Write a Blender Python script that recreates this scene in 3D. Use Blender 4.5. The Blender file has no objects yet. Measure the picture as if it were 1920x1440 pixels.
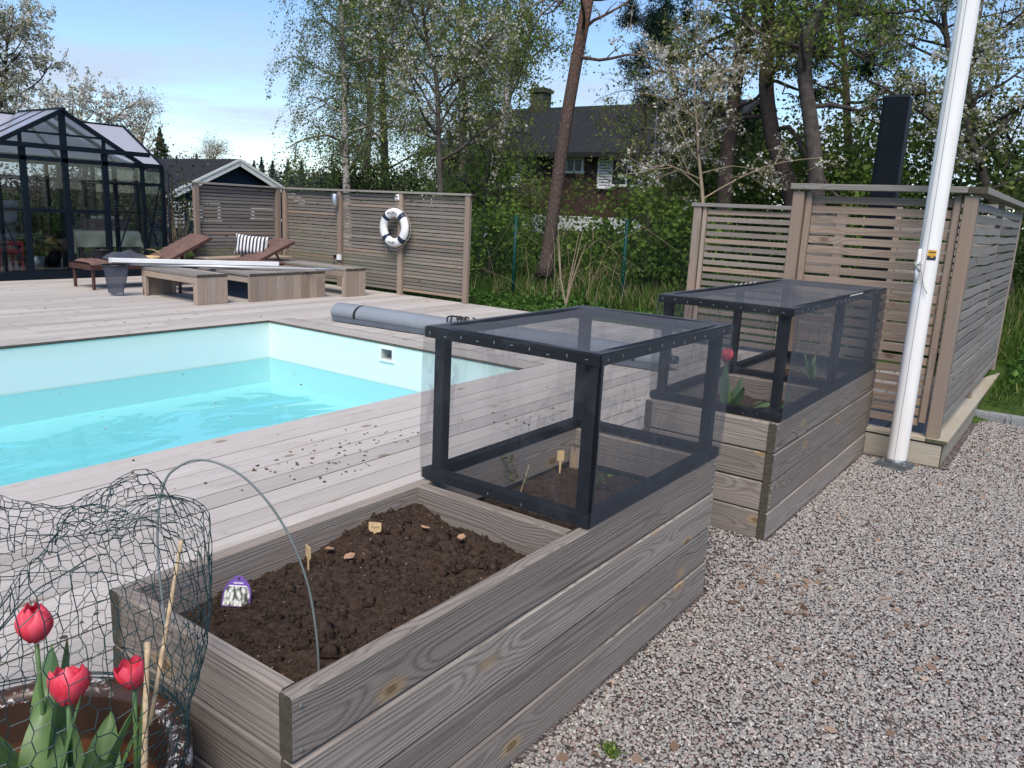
import bpy, math, random
import numpy as np
from mathutils import Vector, Matrix, Quaternion, noise as mnoise

random.seed(7); rng = np.random.default_rng(7)
sc = bpy.context.scene
col = sc.collection
rad = math.radians

# ------------------------------------------------------------------ camera
CAM = np.array([1.2477778, -0.97732656, 1.73256917])
FW = np.array([-0.57043759, 0.79287814, -0.21434834])
RT = np.array([0.8047104, 0.5917705, 0.04742202])
UP = np.array([-0.1644449, 0.14543704, 0.97560542])
FPX = 1483.29
cd = bpy.data.cameras.new('camera')
cd.sensor_width = 36.0
cd.lens = 36.0 * FPX / 1920.0
cd.clip_start = 0.05
cd.clip_end = 1500.0
cam = bpy.data.objects.new('camera', cd)
col.objects.link(cam)
cam.matrix_world = Matrix(((RT[0], UP[0], -FW[0], CAM[0]), (RT[1], UP[1], -FW[1], CAM[1]),
                           (RT[2], UP[2], -FW[2], CAM[2]), (0, 0, 0, 1)))
sc.camera = cam

def at(px, py, depth):
    """photo position and a chosen distance -> a point of the place"""
    return Vector(CAM + depth * (FW + RT * (px - 960) / FPX + UP * (720 - py) / FPX))

def onz(px, py, z):
    v = FW + RT * (px - 960) / FPX + UP * (720 - py) / FPX
    return Vector(CAM + v * ((z - CAM[2]) / v[2]))

# ------------------------------------------------------------------ sky, sun, exposure
SUN_EL, SUN_AZ = 54.0, 150.0          # azimuth clockwise from +Y
w = bpy.data.worlds.new('World'); sc.world = w; w.use_nodes = True
nt = w.node_tree; nt.nodes.clear()
wo = nt.nodes.new('ShaderNodeOutputWorld'); bg = nt.nodes.new('ShaderNodeBackground')
sky = nt.nodes.new('ShaderNodeTexSky'); sky.sky_type = 'NISHITA'; sky.sun_disc = False
sky.sun_elevation = rad(SUN_EL); sky.sun_rotation = rad(SUN_AZ)
sky.altitude = 20; sky.air_density = 1.0; sky.dust_density = 0.1; sky.ozone_density = 5.0
tcw = nt.nodes.new('ShaderNodeTexCoord')
sep = nt.nodes.new('ShaderNodeSeparateXYZ'); nt.links.new(tcw.outputs['Generated'], sep.inputs[0])
mpw = nt.nodes.new('ShaderNodeMapping'); mpw.inputs['Scale'].default_value = (2.2, 2.2, 15.0)
nt.links.new(tcw.outputs['Generated'], mpw.inputs[0])
nz = nt.nodes.new('ShaderNodeTexNoise'); nz.inputs['Scale'].default_value = 1.6
nz.inputs['Detail'].default_value = 6.0; nz.inputs['Roughness'].default_value = 0.52
nt.links.new(mpw.outputs[0], nz.inputs['Vector'])
cr = nt.nodes.new('ShaderNodeValToRGB'); cr.color_ramp.elements[0].position = 0.42; cr.color_ramp.elements[1].position = 0.62
nt.links.new(nz.outputs['Fac'], cr.inputs[0])
el = nt.nodes.new('ShaderNodeMapRange'); el.inputs[1].default_value = 0.09; el.inputs[2].default_value = 0.24
el.inputs[3].default_value = 0.85; el.inputs[4].default_value = 0.04
nt.links.new(sep.outputs['Z'], el.inputs[0])
mm = nt.nodes.new('ShaderNodeMath'); mm.operation = 'MULTIPLY'
nt.links.new(cr.outputs[0], mm.inputs[0]); nt.links.new(el.outputs[0], mm.inputs[1])
mx = nt.nodes.new('ShaderNodeMixRGB'); mx.inputs['Color2'].default_value = (3.3, 3.5, 4.2, 1)
nt.links.new(mm.outputs[0], mx.inputs['Fac']); nt.links.new(sky.outputs[0], mx.inputs['Color1'])
nt.links.new(mx.outputs[0], bg.inputs['Color'])
bg.inputs['Strength'].default_value = 0.078
nt.links.new(bg.outputs[0], wo.inputs['Surface'])

sd = bpy.data.lights.new('sun', 'SUN'); sd.energy = 2.0; sd.angle = rad(32); sd.color = (1.0, 0.90, 0.78)
sun = bpy.data.objects.new('sun', sd); col.objects.link(sun)
az, elv = rad(SUN_AZ), rad(SUN_EL)
to_sun = Vector((math.sin(az) * math.cos(elv), math.cos(az) * math.cos(elv), math.sin(elv)))
sun.rotation_euler = to_sun.to_track_quat('Z', 'Y').to_euler()
sun.location = to_sun * 60

vs = sc.view_settings
vs.view_transform = 'Standard'; vs.look = 'None'; vs.gamma = 1.0; vs.use_curve_mapping = False
vs.exposure = 1.26
sc.cycles.max_bounces = 8; sc.cycles.diffuse_bounces = 3; sc.cycles.glossy_bounces = 3
sc.cycles.transparent_max_bounces = 24; sc.cycles.caustics_reflective = False; sc.cycles.caustics_refractive = False
sc.cycles.use_denoising = True
sc.cycles.sample_clamp_indirect = 6.0

# ------------------------------------------------------------------ material helpers
class G:
    def __init__(s, name):
        s.m = bpy.data.materials.new(name); s.m.use_nodes = True
        s.t = s.m.node_tree; s.t.nodes.clear()
        s.out = s.t.nodes.new('ShaderNodeOutputMaterial')
    def n(s, typ, **kw):
        nd = s.t.nodes.new('ShaderNode' + typ)
        for k, v in kw.items(): setattr(nd, k, v)
        return nd
    def link(s, a, b): s.t.links.new(a, b)
    def setv(s, sock, v):
        if isinstance(v, (int, float)): sock.default_value = v
        elif isinstance(v, (tuple, list)):
            sock.default_value = tuple(v) + (1,) if (len(v) == 3 and sock.type == 'RGBA') else v
        else: s.link(v, sock)
    def math(s, op, a, b=0.0, c=None, clamp=False):
        nd = s.n('Math', operation=op); nd.use_clamp = clamp
        s.setv(nd.inputs[0], a); s.setv(nd.inputs[1], b)
        if c is not None: s.setv(nd.inputs[2], c)
        return nd.outputs[0]
    def vmath(s, op, a, b=(0, 0, 0), scale=None):
        nd = s.n('VectorMath', operation=op)
        s.setv(nd.inputs[0], a); s.setv(nd.inputs[1], b)
        if scale is not None: s.setv(nd.inputs['Scale'], scale)
        return nd.outputs['Value'] if op in ('LENGTH', 'DOT_PRODUCT', 'DISTANCE') else nd.outputs['Vector']
    def noise(s, vec, scale, detail=2, rough=0.5, dist=0.0):
        nd = s.n('TexNoise'); s.setv(nd.inputs['Vector'], vec); nd.inputs['Scale'].default_value = scale
        nd.inputs['Detail'].default_value = detail; nd.inputs['Roughness'].default_value = rough
        nd.inputs['Distortion'].default_value = dist
        return nd
    def mix(s, f, a, b, typ='MIX'):
        nd = s.n('MixRGB', blend_type=typ)
        s.setv(nd.inputs['Fac'], f); s.setv(nd.inputs['Color1'], a); s.setv(nd.inputs['Color2'], b)
        return nd.outputs[0]
    def rng(s, v, a, b, c=0.0, d=1.0, smooth=False):
        nd = s.n('MapRange'); nd.clamp = True
        if smooth: nd.interpolation_type = 'SMOOTHSTEP'
        s.setv(nd.inputs[0], v); nd.inputs[1].default_value = a; nd.inputs[2].default_value = b
        nd.inputs[3].default_value = c; nd.inputs[4].default_value = d
        return nd.outputs[0]
    def bump(s, h, strength=0.3, dist=0.01):
        nd = s.n('Bump'); nd.inputs['Strength'].default_value = strength; nd.inputs['Distance'].default_value = dist
        s.link(h, nd.inputs['Height']); return nd.outputs[0]
    def principled(s, colr, rough=0.6, metal=0.0, normal=None, spec=0.5):
        p = s.n('BsdfPrincipled'); s.setv(p.inputs['Base Color'], colr); s.setv(p.inputs['Roughness'], rough)
        p.inputs['Metallic'].default_value = metal; p.inputs['Specular IOR Level'].default_value = spec
        if normal is not None: s.link(normal, p.inputs['Normal'])
        s.link(p.outputs[0], s.out.inputs['Surface']); return p

M = {}
def simple(name, c, rough=0.6, metal=0.0, var=0.12, scale=6.0, spec=0.4, bump=0.0):
    g = G(name)
    tc = g.n('TexCoord')
    nz = g.noise(tc.outputs['Object'], scale, 5, 0.6)
    k = g.rng(nz.outputs['Fac'], 0.3, 0.7, 1 - var, 1 + var)
    c2 = g.mix(1.0, c, k, 'MULTIPLY')
    nrm = None
    if bump: nrm = g.bump(g.noise(tc.outputs['Object'], scale * 12, 3).outputs['Fac'], bump, 0.003)
    g.principled(c2, rough, metal, nrm, spec)
    M[name] = g.m; return g.m

def wood(name, light, dark, knot, freq=900.0, contrast=0.6, knots=1.0, streak=0.5, warm=(0.40, 0.30, 0.22), warmth=0.25, rough=0.82, bump=0.35, stain=0.0, ringwob=0.05, tonev=0.2):
    """weathered softwood; the grain runs along the piece's own X"""
    g = G(name)
    tc = g.n('TexCoord'); oi = g.n('ObjectInfo')
    r = oi.outputs['Random']
    off = g.n('CombineXYZ'); g.link(g.math('MULTIPLY', r, 37.0), off.inputs[0])
    g.link(g.math('MULTIPLY', r, 11.0), off.inputs[1]); g.link(g.math('MULTIPLY', r, 23.0), off.inputs[2])
    p = g.vmath('ADD', tc.outputs['Object'], off.outputs[0])
    # knots
    vo = g.n('TexVoronoi'); vo.feature = 'F1'; vo.inputs['Scale'].default_value = 1.0
    g.link(g.vmath('MULTIPLY', p, (2.6, 5.2, 5.2)), vo.inputs['Vector'])
    d = vo.outputs['Distance']
    km = g.math('MULTIPLY', g.rng(d, 0.075, 0.10, 1.0, 0.0, True), knots)
    kring = g.math('MULTIPLY', g.rng(d, 0.10, 0.5, 1.0, 0.0, True), 0.022 * knots)
    # growth rings
    n1 = g.noise(g.vmath('MULTIPLY', p, (0.9, 4.0, 4.0)), 1.0, 3, 0.5)
    nn = g.vmath('SCALE', g.vmath('SUBTRACT', n1.outputs['Color'], (0.5, 0.5, 0.5)), scale=ringwob)
    q = g.vmath('ADD', g.vmath('MULTIPLY', tc.outputs['Object'], (0.0, 1.0, 1.0)), nn)
    pith = g.n('CombineXYZ'); g.link(g.math('MULTIPLY_ADD', r, 0.10, -0.05), pith.inputs[1])
    pith.inputs[2].default_value = -0.045
    q = g.vmath('MULTIPLY', g.vmath('SUBTRACT', q, pith.outputs[0]), (0, 1, 1))
    rr = g.math('ADD', g.vmath('LENGTH', q), kring)
    ring = g.math('MULTIPLY_ADD', g.math('SINE', g.math('MULTIPLY', rr, freq)), 0.5, 0.5)
    ring = g.math('POWER', ring, 2.2)
    st = g.noise(g.vmath('MULTIPLY', p, (2.5, 130.0, 130.0)), 1.0, 4, 0.65)
    sfac = g.rng(st.outputs['Fac'], 0.3, 0.72)
    blot = g.noise(g.vmath('MULTIPLY', p, (1.2, 3.5, 3.5)), 1.0, 4, 0.6)
    bf = g.rng(blot.outputs['Fac'], 0.38, 0.68)
    fac = g.math('ADD', g.math('MULTIPLY', ring, contrast), g.math('MULTIPLY', sfac, streak * 0.6), clamp=True)
    c = g.mix(fac, light, dark)
    c = g.mix(g.math('MULTIPLY', bf, warmth), c, warm)
    if stain:
        s2 = g.noise(g.vmath('MULTIPLY', p, (0.7, 2.0, 2.0)), 1.3, 5, 0.7)
        c = g.mix(g.math('MULTIPLY', g.rng(s2.outputs['Fac'], 0.55, 0.75), stain), c, (0.10, 0.085, 0.06))
    tone = g.rng(g.math('FRACT', g.math('MULTIPLY', r, 17.3)), 0, 1, 0.98 - tonev, 1.0 + tonev * 0.9)
    c = g.mix(g.rng(g.math('FRACT', g.math('MULTIPLY', r, 31.7)), 0.35, 1.0, 0.0, 0.35), c, g.mix(0.5, c, warm, 'MIX'))
    c = g.mix(1.0, c, tone, 'MULTIPLY')
    halo = g.math('MULTIPLY', g.math('MULTIPLY', g.rng(d, 0.09, 0.20, 0.8, 0.0, True), g.rng(st.outputs['Fac'], 0.35, 0.6, 0.3, 1.0)), knots)
    c = g.mix(halo, c, tuple(min(1, x * 1.15) for x in knot))
    c = g.mix(km, c, g.mix(g.rng(g.math('SINE', g.math('MULTIPLY', d, 260.0)), -0.5, 0.8), tuple(x * 0.28 for x in knot), tuple(x * 0.55 for x in knot)))
    h = g.math('SUBTRACT', g.math('MULTIPLY', ring, -0.6), sfac)
    g.principled(c, rough, 0, g.bump(h, bump, 0.002), 0.25)
    M[name] = g.m; return g.m

def leafmat(name, c1, c2, c3=None, trans=0.35, rough=0.6):
    g = G(name)
    a = g.n('Attribute'); a.attribute_name = 'rnd'
    v = a.outputs['Fac']
    cr = g.n('ValToRGB'); g.link(v, cr.inputs[0])
    cr.color_ramp.elements[0].color = (*c1, 1); cr.color_ramp.elements[1].color = (*c2, 1)
    if c3:
        e = cr.color_ramp.elements.new(0.8); e.color = (*c2, 1)
        cr.color_ramp.elements[2].color = (*c3, 1)
    df = g.n('BsdfDiffuse'); tr = g.n('BsdfTranslucent'); mxs = g.n('MixShader'); mxs.inputs[0].default_value = trans
    g.link(cr.outputs[0], df.inputs[0]); g.link(cr.outputs[0], tr.inputs[0])
    g.link(df.outputs[0], mxs.inputs[1]); g.link(tr.outputs[0], mxs.inputs[2])
    g.link(mxs.outputs[0], g.out.inputs['Surface'])
    M[name] = g.m; return g.m

def schlick(g, f0, normal=None):
    lw = g.n('LayerWeight'); lw.inputs[0].default_value = 0.5
    if normal is not None: g.link(normal, lw.inputs['Normal'])
    return g.math('MULTIPLY_ADD', g.math('POWER', lw.outputs['Facing'], 5.0), 1 - f0, f0)

def glassmat(name, tint, gloss=0.9, ior=1.45, rough=0.02):
    g = G(name)
    t = g.n('BsdfTransparent'); t.inputs[0].default_value = (*tint, 1)
    gl = g.n('BsdfGlossy'); gl.inputs['Roughness'].default_value = rough; gl.inputs[0].default_value = (gloss, gloss, gloss, 1)
    ms = g.n('MixShader'); g.link(schlick(g, 0.045), ms.inputs[0]); g.link(t.outputs[0], ms.inputs[1]); g.link(gl.outputs[0], ms.inputs[2])
    g.link(ms.outputs[0], g.out.inputs['Surface']); M[name] = g.m; return g.m

# ------------------------------------------------------------------ mesh helpers
class MB:
    def __init__(s): s.v = []; s.f = []; s.m = []
    def add(s, vs, fs, mi=0):
        o = len(s.v); s.v += [tuple(map(float, p)) for p in vs]
        for f in fs: s.f.append(tuple(i + o for i in f)); s.m.append(mi)
    def box(s, c, d, mi=0, rot=None):
        hx, hy, hz = d[0] / 2, d[1] / 2, d[2] / 2
        pts = [Vector((x, y, z)) for x in (-hx, hx) for y in (-hy, hy) for z in (-hz, hz)]
        if rot is not None: pts = [rot @ p for p in pts]
        c = Vector(c)
        s.add([p + c for p in pts], [(0, 1, 3, 2), (4, 6, 7, 5), (0, 4, 5, 1), (2, 3, 7, 6), (0, 2, 6, 4), (1, 5, 7, 3)], mi)
    def beam(s, A, B, wd, th, up=(0, 0, 1), mi=0, ch=0.0):
        A = Vector(A); B = Vector(B); x = (B - A).normalized(); u = Vector(up)
        if abs(x.dot(u)) > 0.98: u = Vector((1, 0, 0))
        y = u.cross(x).normalized(); z = x.cross(y)
        if ch <= 0: prof = [(-wd / 2, -th / 2), (wd / 2, -th / 2), (wd / 2, th / 2), (-wd / 2, th / 2)]
        else:
            a, b = wd / 2, th / 2
            prof = [(-a + ch, -b), (a - ch, -b), (a, -b + ch), (a, b - ch), (a - ch, b), (-a + ch, b), (-a, b - ch), (-a, -b + ch)]
        n = len(prof)
        pts = [A + y * p + z * q for p, q in prof] + [B + y * p + z * q for p, q in prof]
        fs = [(i, (i + 1) % n, n + (i + 1) % n, n + i) for i in range(n)] + [tuple(range(n - 1, -1, -1)), tuple(range(n, 2 * n))]
        s.add(pts, fs, mi)
    def tube(s, pts, rs, n=6, mi=0, caps=True):
        pts = [Vector(p) for p in pts]; m = len(pts)
        if isinstance(rs, (int, float)): rs = [rs] * m
        vs = []; prev = None
        for i, p in enumerate(pts):
            t = (pts[min(i + 1, m - 1)] - pts[max(i - 1, 0)])
            if t.length < 1e-9: t = Vector((0, 0, 1))
            t.normalize()
            if prev is None:
                a = Vector((0, 0, 1)) if abs(t.z) < 0.9 else Vector((1, 0, 0))
                u = t.cross(a).normalized()
            else:
                u = prev - t * prev.dot(t)
                u = u.normalized() if u.length > 1e-6 else t.orthogonal().normalized()
            prev = u; vv = t.cross(u)
            for k in range(n):
                an = 2 * math.pi * k / n
                vs.append(p + (u * math.cos(an) + vv * math.sin(an)) * rs[i])
        fs = []
        for i in range(m - 1):
            for k in range(n):
                a = i * n + k; b = i * n + (k + 1) % n
                fs.append((a, b, b + n, a + n))
        if caps: fs.append(tuple(range(n - 1, -1, -1))); fs.append(tuple((m - 1) * n + k for k in range(n)))
        s.add(vs, fs, mi)
    def lathe(s, prof, n=32, c=(0, 0, 0), mis=None, axis='Z'):
        vs = []
        for r, z in prof:
            for k in range(n):
                a = 2 * math.pi * k / n
                p = (r * math.cos(a), r * math.sin(a), z)
                if axis == 'Y': p = (p[0], p[2], p[1])
                vs.append((p[0] + c[0], p[1] + c[1], p[2] + c[2]))
        for i in range(len(prof) - 1):
            fs = [(i * n + k, i * n + (k + 1) % n, (i + 1) * n + (k + 1) % n, (i + 1) * n + k) for k in range(n)]
            o = len(s.v)
            if i == 0: base = o; s.v += [tuple(map(float, p)) for p in vs]
            for f in fs: s.f.append(tuple(j + base for j in f)); s.m.append(0 if mis is None else mis[i])
    def grid(s, fn, nu, nv, mi=0):
        vs = [fn(i / nu, j / nv) for j in range(nv + 1) for i in range(nu + 1)]
        fs = [(j * (nu + 1) + i, j * (nu + 1) + i + 1, (j + 1) * (nu + 1) + i + 1, (j + 1) * (nu + 1) + i) for j in range(nv) for i in range(nu)]
        s.add(vs, fs, mi)
    def mesh(s, name, mats, smooth=False):
        me = bpy.data.meshes.new(name); me.from_pydata(s.v, [], s.f)
        for m in (mats if isinstance(mats, (list, tuple)) else [mats]): me.materials.append(M[m] if isinstance(m, str) else m)
        if any(s.m): me.polygons.foreach_set('material_index', s.m)
        if smooth: me.polygons.foreach_set('use_smooth', [True] * len(me.polygons))
        me.update(); return me

def ob(name, me, parent=None, loc=(0, 0, 0), rot=(0, 0, 0)):
    o = bpy.data.objects.new(name, me); col.objects.link(o)
    o.location = loc; o.rotation_euler = rot
    if parent is not None: o.parent = parent
    return o

def tag(o, label=None, cat=None, group=None, kind=None):
    if label: o['label'] = label
    if cat: o['category'] = cat
    if group: o['group'] = group
    if kind: o['kind'] = kind
    return o

def thing(name, label, cat, loc=(0, 0, 0), rz=0.0, group=None):
    o = bpy.data.objects.new(name, None); col.objects.link(o)
    o.empty_display_size = 0.1
    o.location = loc; o.rotation_euler = (0, 0, rz)
    return tag(o, label, cat, group)

def structure(name, me, loc=(0, 0, 0)):
    o = ob(name, me, None, loc); o['kind'] = 'structure'; return o

def copy_tree(root, loc, rz=None, label=None, group=None):
    r = root.copy(); col.objects.link(r); r.location = loc
    if rz is not None: r.rotation_euler = (0, 0, rz)
    if label: r['label'] = label
    if group: r['group'] = group
    for ch in list(root.children):
        c = ch.copy(); col.objects.link(c); c.parent = r
        for g2 in list(ch.children):
            d = g2.copy(); col.objects.link(d); d.parent = c
    return r

_pc = {}
def plank_mesh(L, W, T, mats, ch=0.003):
    key = (round(L, 3), round(W, 4), round(T, 4), mats if isinstance(mats, str) else tuple(mats), ch)
    if key not in _pc:
        b = MB(); a, c = W / 2, T / 2
        prof = [(-a + ch, -c), (a - ch, -c), (a, -c + ch), (a, c - ch), (a - ch, c), (-a + ch, c), (-a, c - ch), (-a, -c + ch)]
        n = 8
        pts = [(-L / 2, p, q) for p, q in prof] + [(L / 2, p, q) for p, q in prof]
        ms = [mats] if isinstance(mats, str) else list(mats)
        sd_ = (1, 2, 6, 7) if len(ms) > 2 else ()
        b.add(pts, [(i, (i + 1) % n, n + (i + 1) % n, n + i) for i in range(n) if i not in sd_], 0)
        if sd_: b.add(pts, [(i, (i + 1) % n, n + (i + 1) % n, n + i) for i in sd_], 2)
        b.add(pts, [tuple(range(n - 1, -1, -1)), tuple(range(n, 2 * n))], 1 if len(ms) > 1 else 0)
        _pc[key] = b.mesh('plank', ms)
    return _pc[key]

def plank(name, parent, A, B, W, T, normal, mats, ch=0.003):
    """a board from A to B (in the parent's frame); its broad face looks along normal"""
    A = Vector(A); B = Vector(B); x = (B - A).normalized(); z = Vector(normal)
    z = (z - x * z.dot(x)).normalized(); y = z.cross(x)
    me = plank_mesh((B - A).length, W, T, mats, ch)
    o = bpy.data.objects.new(name, me); col.objects.link(o)
    o.rotation_euler = Matrix((x, y, z)).transposed().to_euler()
    o.location = (A + B) / 2
    if parent is not None: o.parent = parent
    return o

def set_rnd(me, vals):
    a = me.attributes.new('rnd', 'FLOAT', 'FACE'); a.data.foreach_set('value', np.asarray(vals, dtype=np.float32))

def leaf_cloud(name, centres, size, mat, aspect=1.7, jitter=0.35, rnd=None, up_bias=0.0, hang=0.0, fold=False, shape='diamond'):
    """a mesh of small single leaves at the given points"""
    P = np.asarray(centres, dtype=float); n = len(P)
    if n == 0: P = np.zeros((1, 3)); n = 1
    d = rng.normal(size=(n, 3)); d[:, 2] = d[:, 2] * (1 - up_bias) - hang * 2.0
    d /= np.linalg.norm(d, axis=1)[:, None]
    e = rng.normal(size=(n, 3)); e[:, 2] *= (1 - up_bias); e -= (e * d).sum(1)[:, None] * d; e /= np.linalg.norm(e, axis=1)[:, None]
    s = size * (1 + jitter * rng.uniform(-1, 1, n))[:, None]
    a = d * s * aspect * 0.5; b = e * s * 0.5
    v = np.empty((n, 4, 3))
    v[:, 0] = P - a; v[:, 2] = P + a
    if shape == 'diamond': v[:, 1] = P + b - a * 0.2; v[:, 3] = P - b - a * 0.2
    else: v[:, 0] = P - a - b; v[:, 1] = P + a - b; v[:, 2] = P + a + b; v[:, 3] = P - a + b
    me = bpy.data.meshes.new(name)
    me.vertices.add(n * 4); me.vertices.foreach_set('co', v.reshape(-1))
    me.loops.add(n * 4); me.loops.foreach_set('vertex_index', np.arange(n * 4, dtype=np.int32))
    me.polygons.add(n); me.polygons.foreach_set('loop_start', np.arange(0, n * 4, 4, dtype=np.int32))
    me.polygons.foreach_set('loop_total', np.full(n, 4, dtype=np.int32))
    me.update(calc_edges=True)
    me.materials.append(M[mat])
    set_rnd(me, rng.uniform(0, 1, n) if rnd is None else rnd)
    return me

# ------------------------------------------------------------------ materials
wood('deck_wood', (0.475, 0.45, 0.425), (0.29, 0.262, 0.238), (0.24, 0.17, 0.12), freq=700, contrast=0.28, knots=0.55, streak=0.75, warm=(0.40, 0.35, 0.305), warmth=0.4, stain=0.35, tonev=0.13)
wood('planter_wood', (0.355, 0.318, 0.278), (0.10, 0.085, 0.072), (0.38, 0.255, 0.11), freq=760, contrast=0.46, knots=0.8, streak=0.95, warm=(0.22, 0.175, 0.15), warmth=0.55, bump=0.5, ringwob=0.035)
wood('fence_wood', (0.215, 0.198, 0.18), (0.10, 0.09, 0.08), (0.12, 0.085, 0.06), freq=760, contrast=0.4, knots=0.6, streak=0.6, warm=(0.30, 0.23, 0.18), warmth=0.45)
wood('screen_wood', (0.33, 0.26, 0.205), (0.15, 0.11, 0.085), (0.16, 0.10, 0.07), freq=640, contrast=0.5, knots=0.55, streak=0.5, warm=(0.36, 0.26, 0.19), warmth=0.45)
wood('grey_screen_wood', (0.32, 0.298, 0.27), (0.13, 0.118, 0.105), (0.12, 0.10, 0.08), freq=640, contrast=0.45, knots=0.6, streak=0.8, warm=(0.25, 0.22, 0.19), warmth=0.3)
wood('post_wood', (0.30, 0.245, 0.205), (0.175, 0.135, 0.108), (0.14, 0.09, 0.06), freq=620, contrast=0.4, knots=0.5, streak=0.5, warm=(0.33, 0.22, 0.15), warmth=0.5)
wood('bench_wood', (0.37, 0.31, 0.265), (0.19, 0.15, 0.125), (0.17, 0.11, 0.07), freq=600, contrast=0.5, knots=0.9, streak=0.5, warm=(0.36, 0.25, 0.16), warmth=0.5)
wood('platform_wood', (0.44, 0.40, 0.33), (0.27, 0.24, 0.19), (0.2, 0.14, 0.09), freq=640, contrast=0.3, knots=0.4, streak=0.6, warm=(0.33, 0.28, 0.17), warmth=0.5)
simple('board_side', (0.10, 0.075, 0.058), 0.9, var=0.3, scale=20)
simple('end_grain', (0.065, 0.056, 0.040), 0.85, var=0.35, scale=60)
simple('green_end_grain', (0.075, 0.075, 0.04), 0.85, var=0.35, scale=50)
simple('black_paint', (0.010, 0.0115, 0.015), 0.6, var=0.35, scale=30, bump=0.3, spec=0.18)
simple('green_paint', (0.002, 0.040, 0.032), 0.5, spec=0.2)
simple('steel', (0.55, 0.56, 0.58), 0.35, 0.9)
simple('galvanised', (0.30, 0.32, 0.33), 0.45, 0.7, var=0.25, scale=40)
simple('staple', (0.75, 0.76, 0.78), 0.3, 0.8)
simple('white_plastic', (0.78, 0.79, 0.78), 0.4)
simple('skimmer_grey', (0.55, 0.57, 0.54), 0.5)
simple('cover_grey', (0.22, 0.24, 0.27), 0.33, var=0.06)
simple('cover_dark', (0.10, 0.115, 0.14), 0.4)
simple('black_webbing', (0.012, 0.012, 0.014), 0.6)
simple('black_plastic', (0.012, 0.014, 0.017), 0.3)
simple('flue_black', (0.006, 0.008, 0.012), 0.55, var=0.2, spec=0.12)
simple('navy_band', (0.012, 0.025, 0.055), 0.5)
simple('buoy_white', (0.76, 0.75, 0.75), 0.5, var=0.05)
simple('rope_white', (0.66, 0.63, 0.56), 0.85, var=0.2, scale=90)
simple('rope_grey', (0.34, 0.335, 0.30), 0.85, var=0.3, scale=200)
simple('ink', (0.02, 0.02, 0.025), 0.6)
simple('terracotta', (0.26, 0.105, 0.045), 0.75, var=0.3, scale=14)
simple('bamboo', (0.50, 0.37, 0.23), 0.6, var=0.35, scale=40)
simple('hoop_green', (0.13, 0.155, 0.155), 0.45, var=0.2)
simple('wire_green', (0.008, 0.032, 0.036), 0.45)
simple('tag_wood', (0.58, 0.42, 0.22), 0.7, var=0.18, scale=50)
simple('dry_leaf', (0.33, 0.20, 0.125), 0.8, var=0.3, scale=30)
simple('stone_kerb', (0.22, 0.23, 0.24), 0.85, var=0.3, scale=12, bump=0.4)
simple('brown_cushion', (0.135, 0.08, 0.066), 0.85, var=0.15, scale=9)
simple('teak_dark', (0.065, 0.028, 0.022), 0.5, var=0.3, scale=12)
simple('aluminium', (0.66, 0.67, 0.68), 0.4, 0.25, var=0.06)
simple('white_alu', (0.70, 0.71, 0.71), 0.45, var=0.06)
g = G('grey_net'); tr = g.n('BsdfTransparent'); df = g.n('BsdfDiffuse'); df.inputs[0].default_value = (0.085, 0.095, 0.12, 1); ms = g.n('MixShader'); ms.inputs[0].default_value = 0.72
g.link(tr.outputs[0], ms.inputs[1]); g.link(df.outputs[0], ms.inputs[2]); g.link(ms.outputs[0], g.out.inputs['Surface']); M['grey_net'] = g.m
simple('cream_cloth', (0.78, 0.74, 0.52), 0.9, var=0.12, scale=5)
simple('greenhouse_frame', (0.004, 0.009, 0.016), 0.5, var=0.2, spec=0.2)
simple('red_paint', (0.25, 0.03, 0.035), 0.5)
simple('white_fabric', (0.48, 0.47, 0.47), 0.9, var=0.1)
simple('dark_pot', (0.02, 0.022, 0.025), 0.5)
simple('grey_wood', (0.22, 0.17, 0.15), 0.8, var=0.3, scale=10)
simple('straw', (0.60, 0.42, 0.22), 0.8, var=0.2, scale=40)
simple('garage_blue', (0.010, 0.026, 0.060), 0.7, var=0.15)
simple('white_paint', (0.72, 0.73, 0.74), 0.6, var=0.06)
simple('roof_felt', (0.011, 0.012, 0.014), 0.95, var=0.3, scale=3, bump=0.5)
simple('house_brown', (0.045, 0.022, 0.018), 0.8, var=0.3, scale=4)
simple('dark_glass', (0.02, 0.025, 0.03), 0.12, spec=0.6)
simple('chimney_moss', (0.045, 0.05, 0.032), 0.95, var=0.5, scale=3, bump=0.6)
simple('dish_grey', (0.38, 0.38, 0.38), 0.5)
simple('pole_base', (0.16, 0.18, 0.19), 0.5, 0.5, var=0.3, scale=30)
simple('sticker_yellow', (0.62, 0.37, 0.05), 0.4, var=0.2, scale=80)
simple('sticker_black', (0.03, 0.035, 0.045), 0.4)
simple('sticker_orange', (0.40, 0.14, 0.03), 0.4)
simple('purple_card', (0.13, 0.06, 0.30), 0.4, var=0.05)
simple('hut_inside', (0.05, 0.045, 0.04), 0.9)
simple('bark_brown', (0.052, 0.039, 0.033), 0.95, var=0.5, scale=14, bump=0.9)
simple('bark_grey', (0.055, 0.046, 0.040), 0.95, var=0.55, scale=10, bump=0.9)
simple('twig', (0.085, 0.065, 0.055), 0.9, var=0.3)
simple('dry_twig', (0.26, 0.20, 0.14), 0.9, var=0.3)

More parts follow.
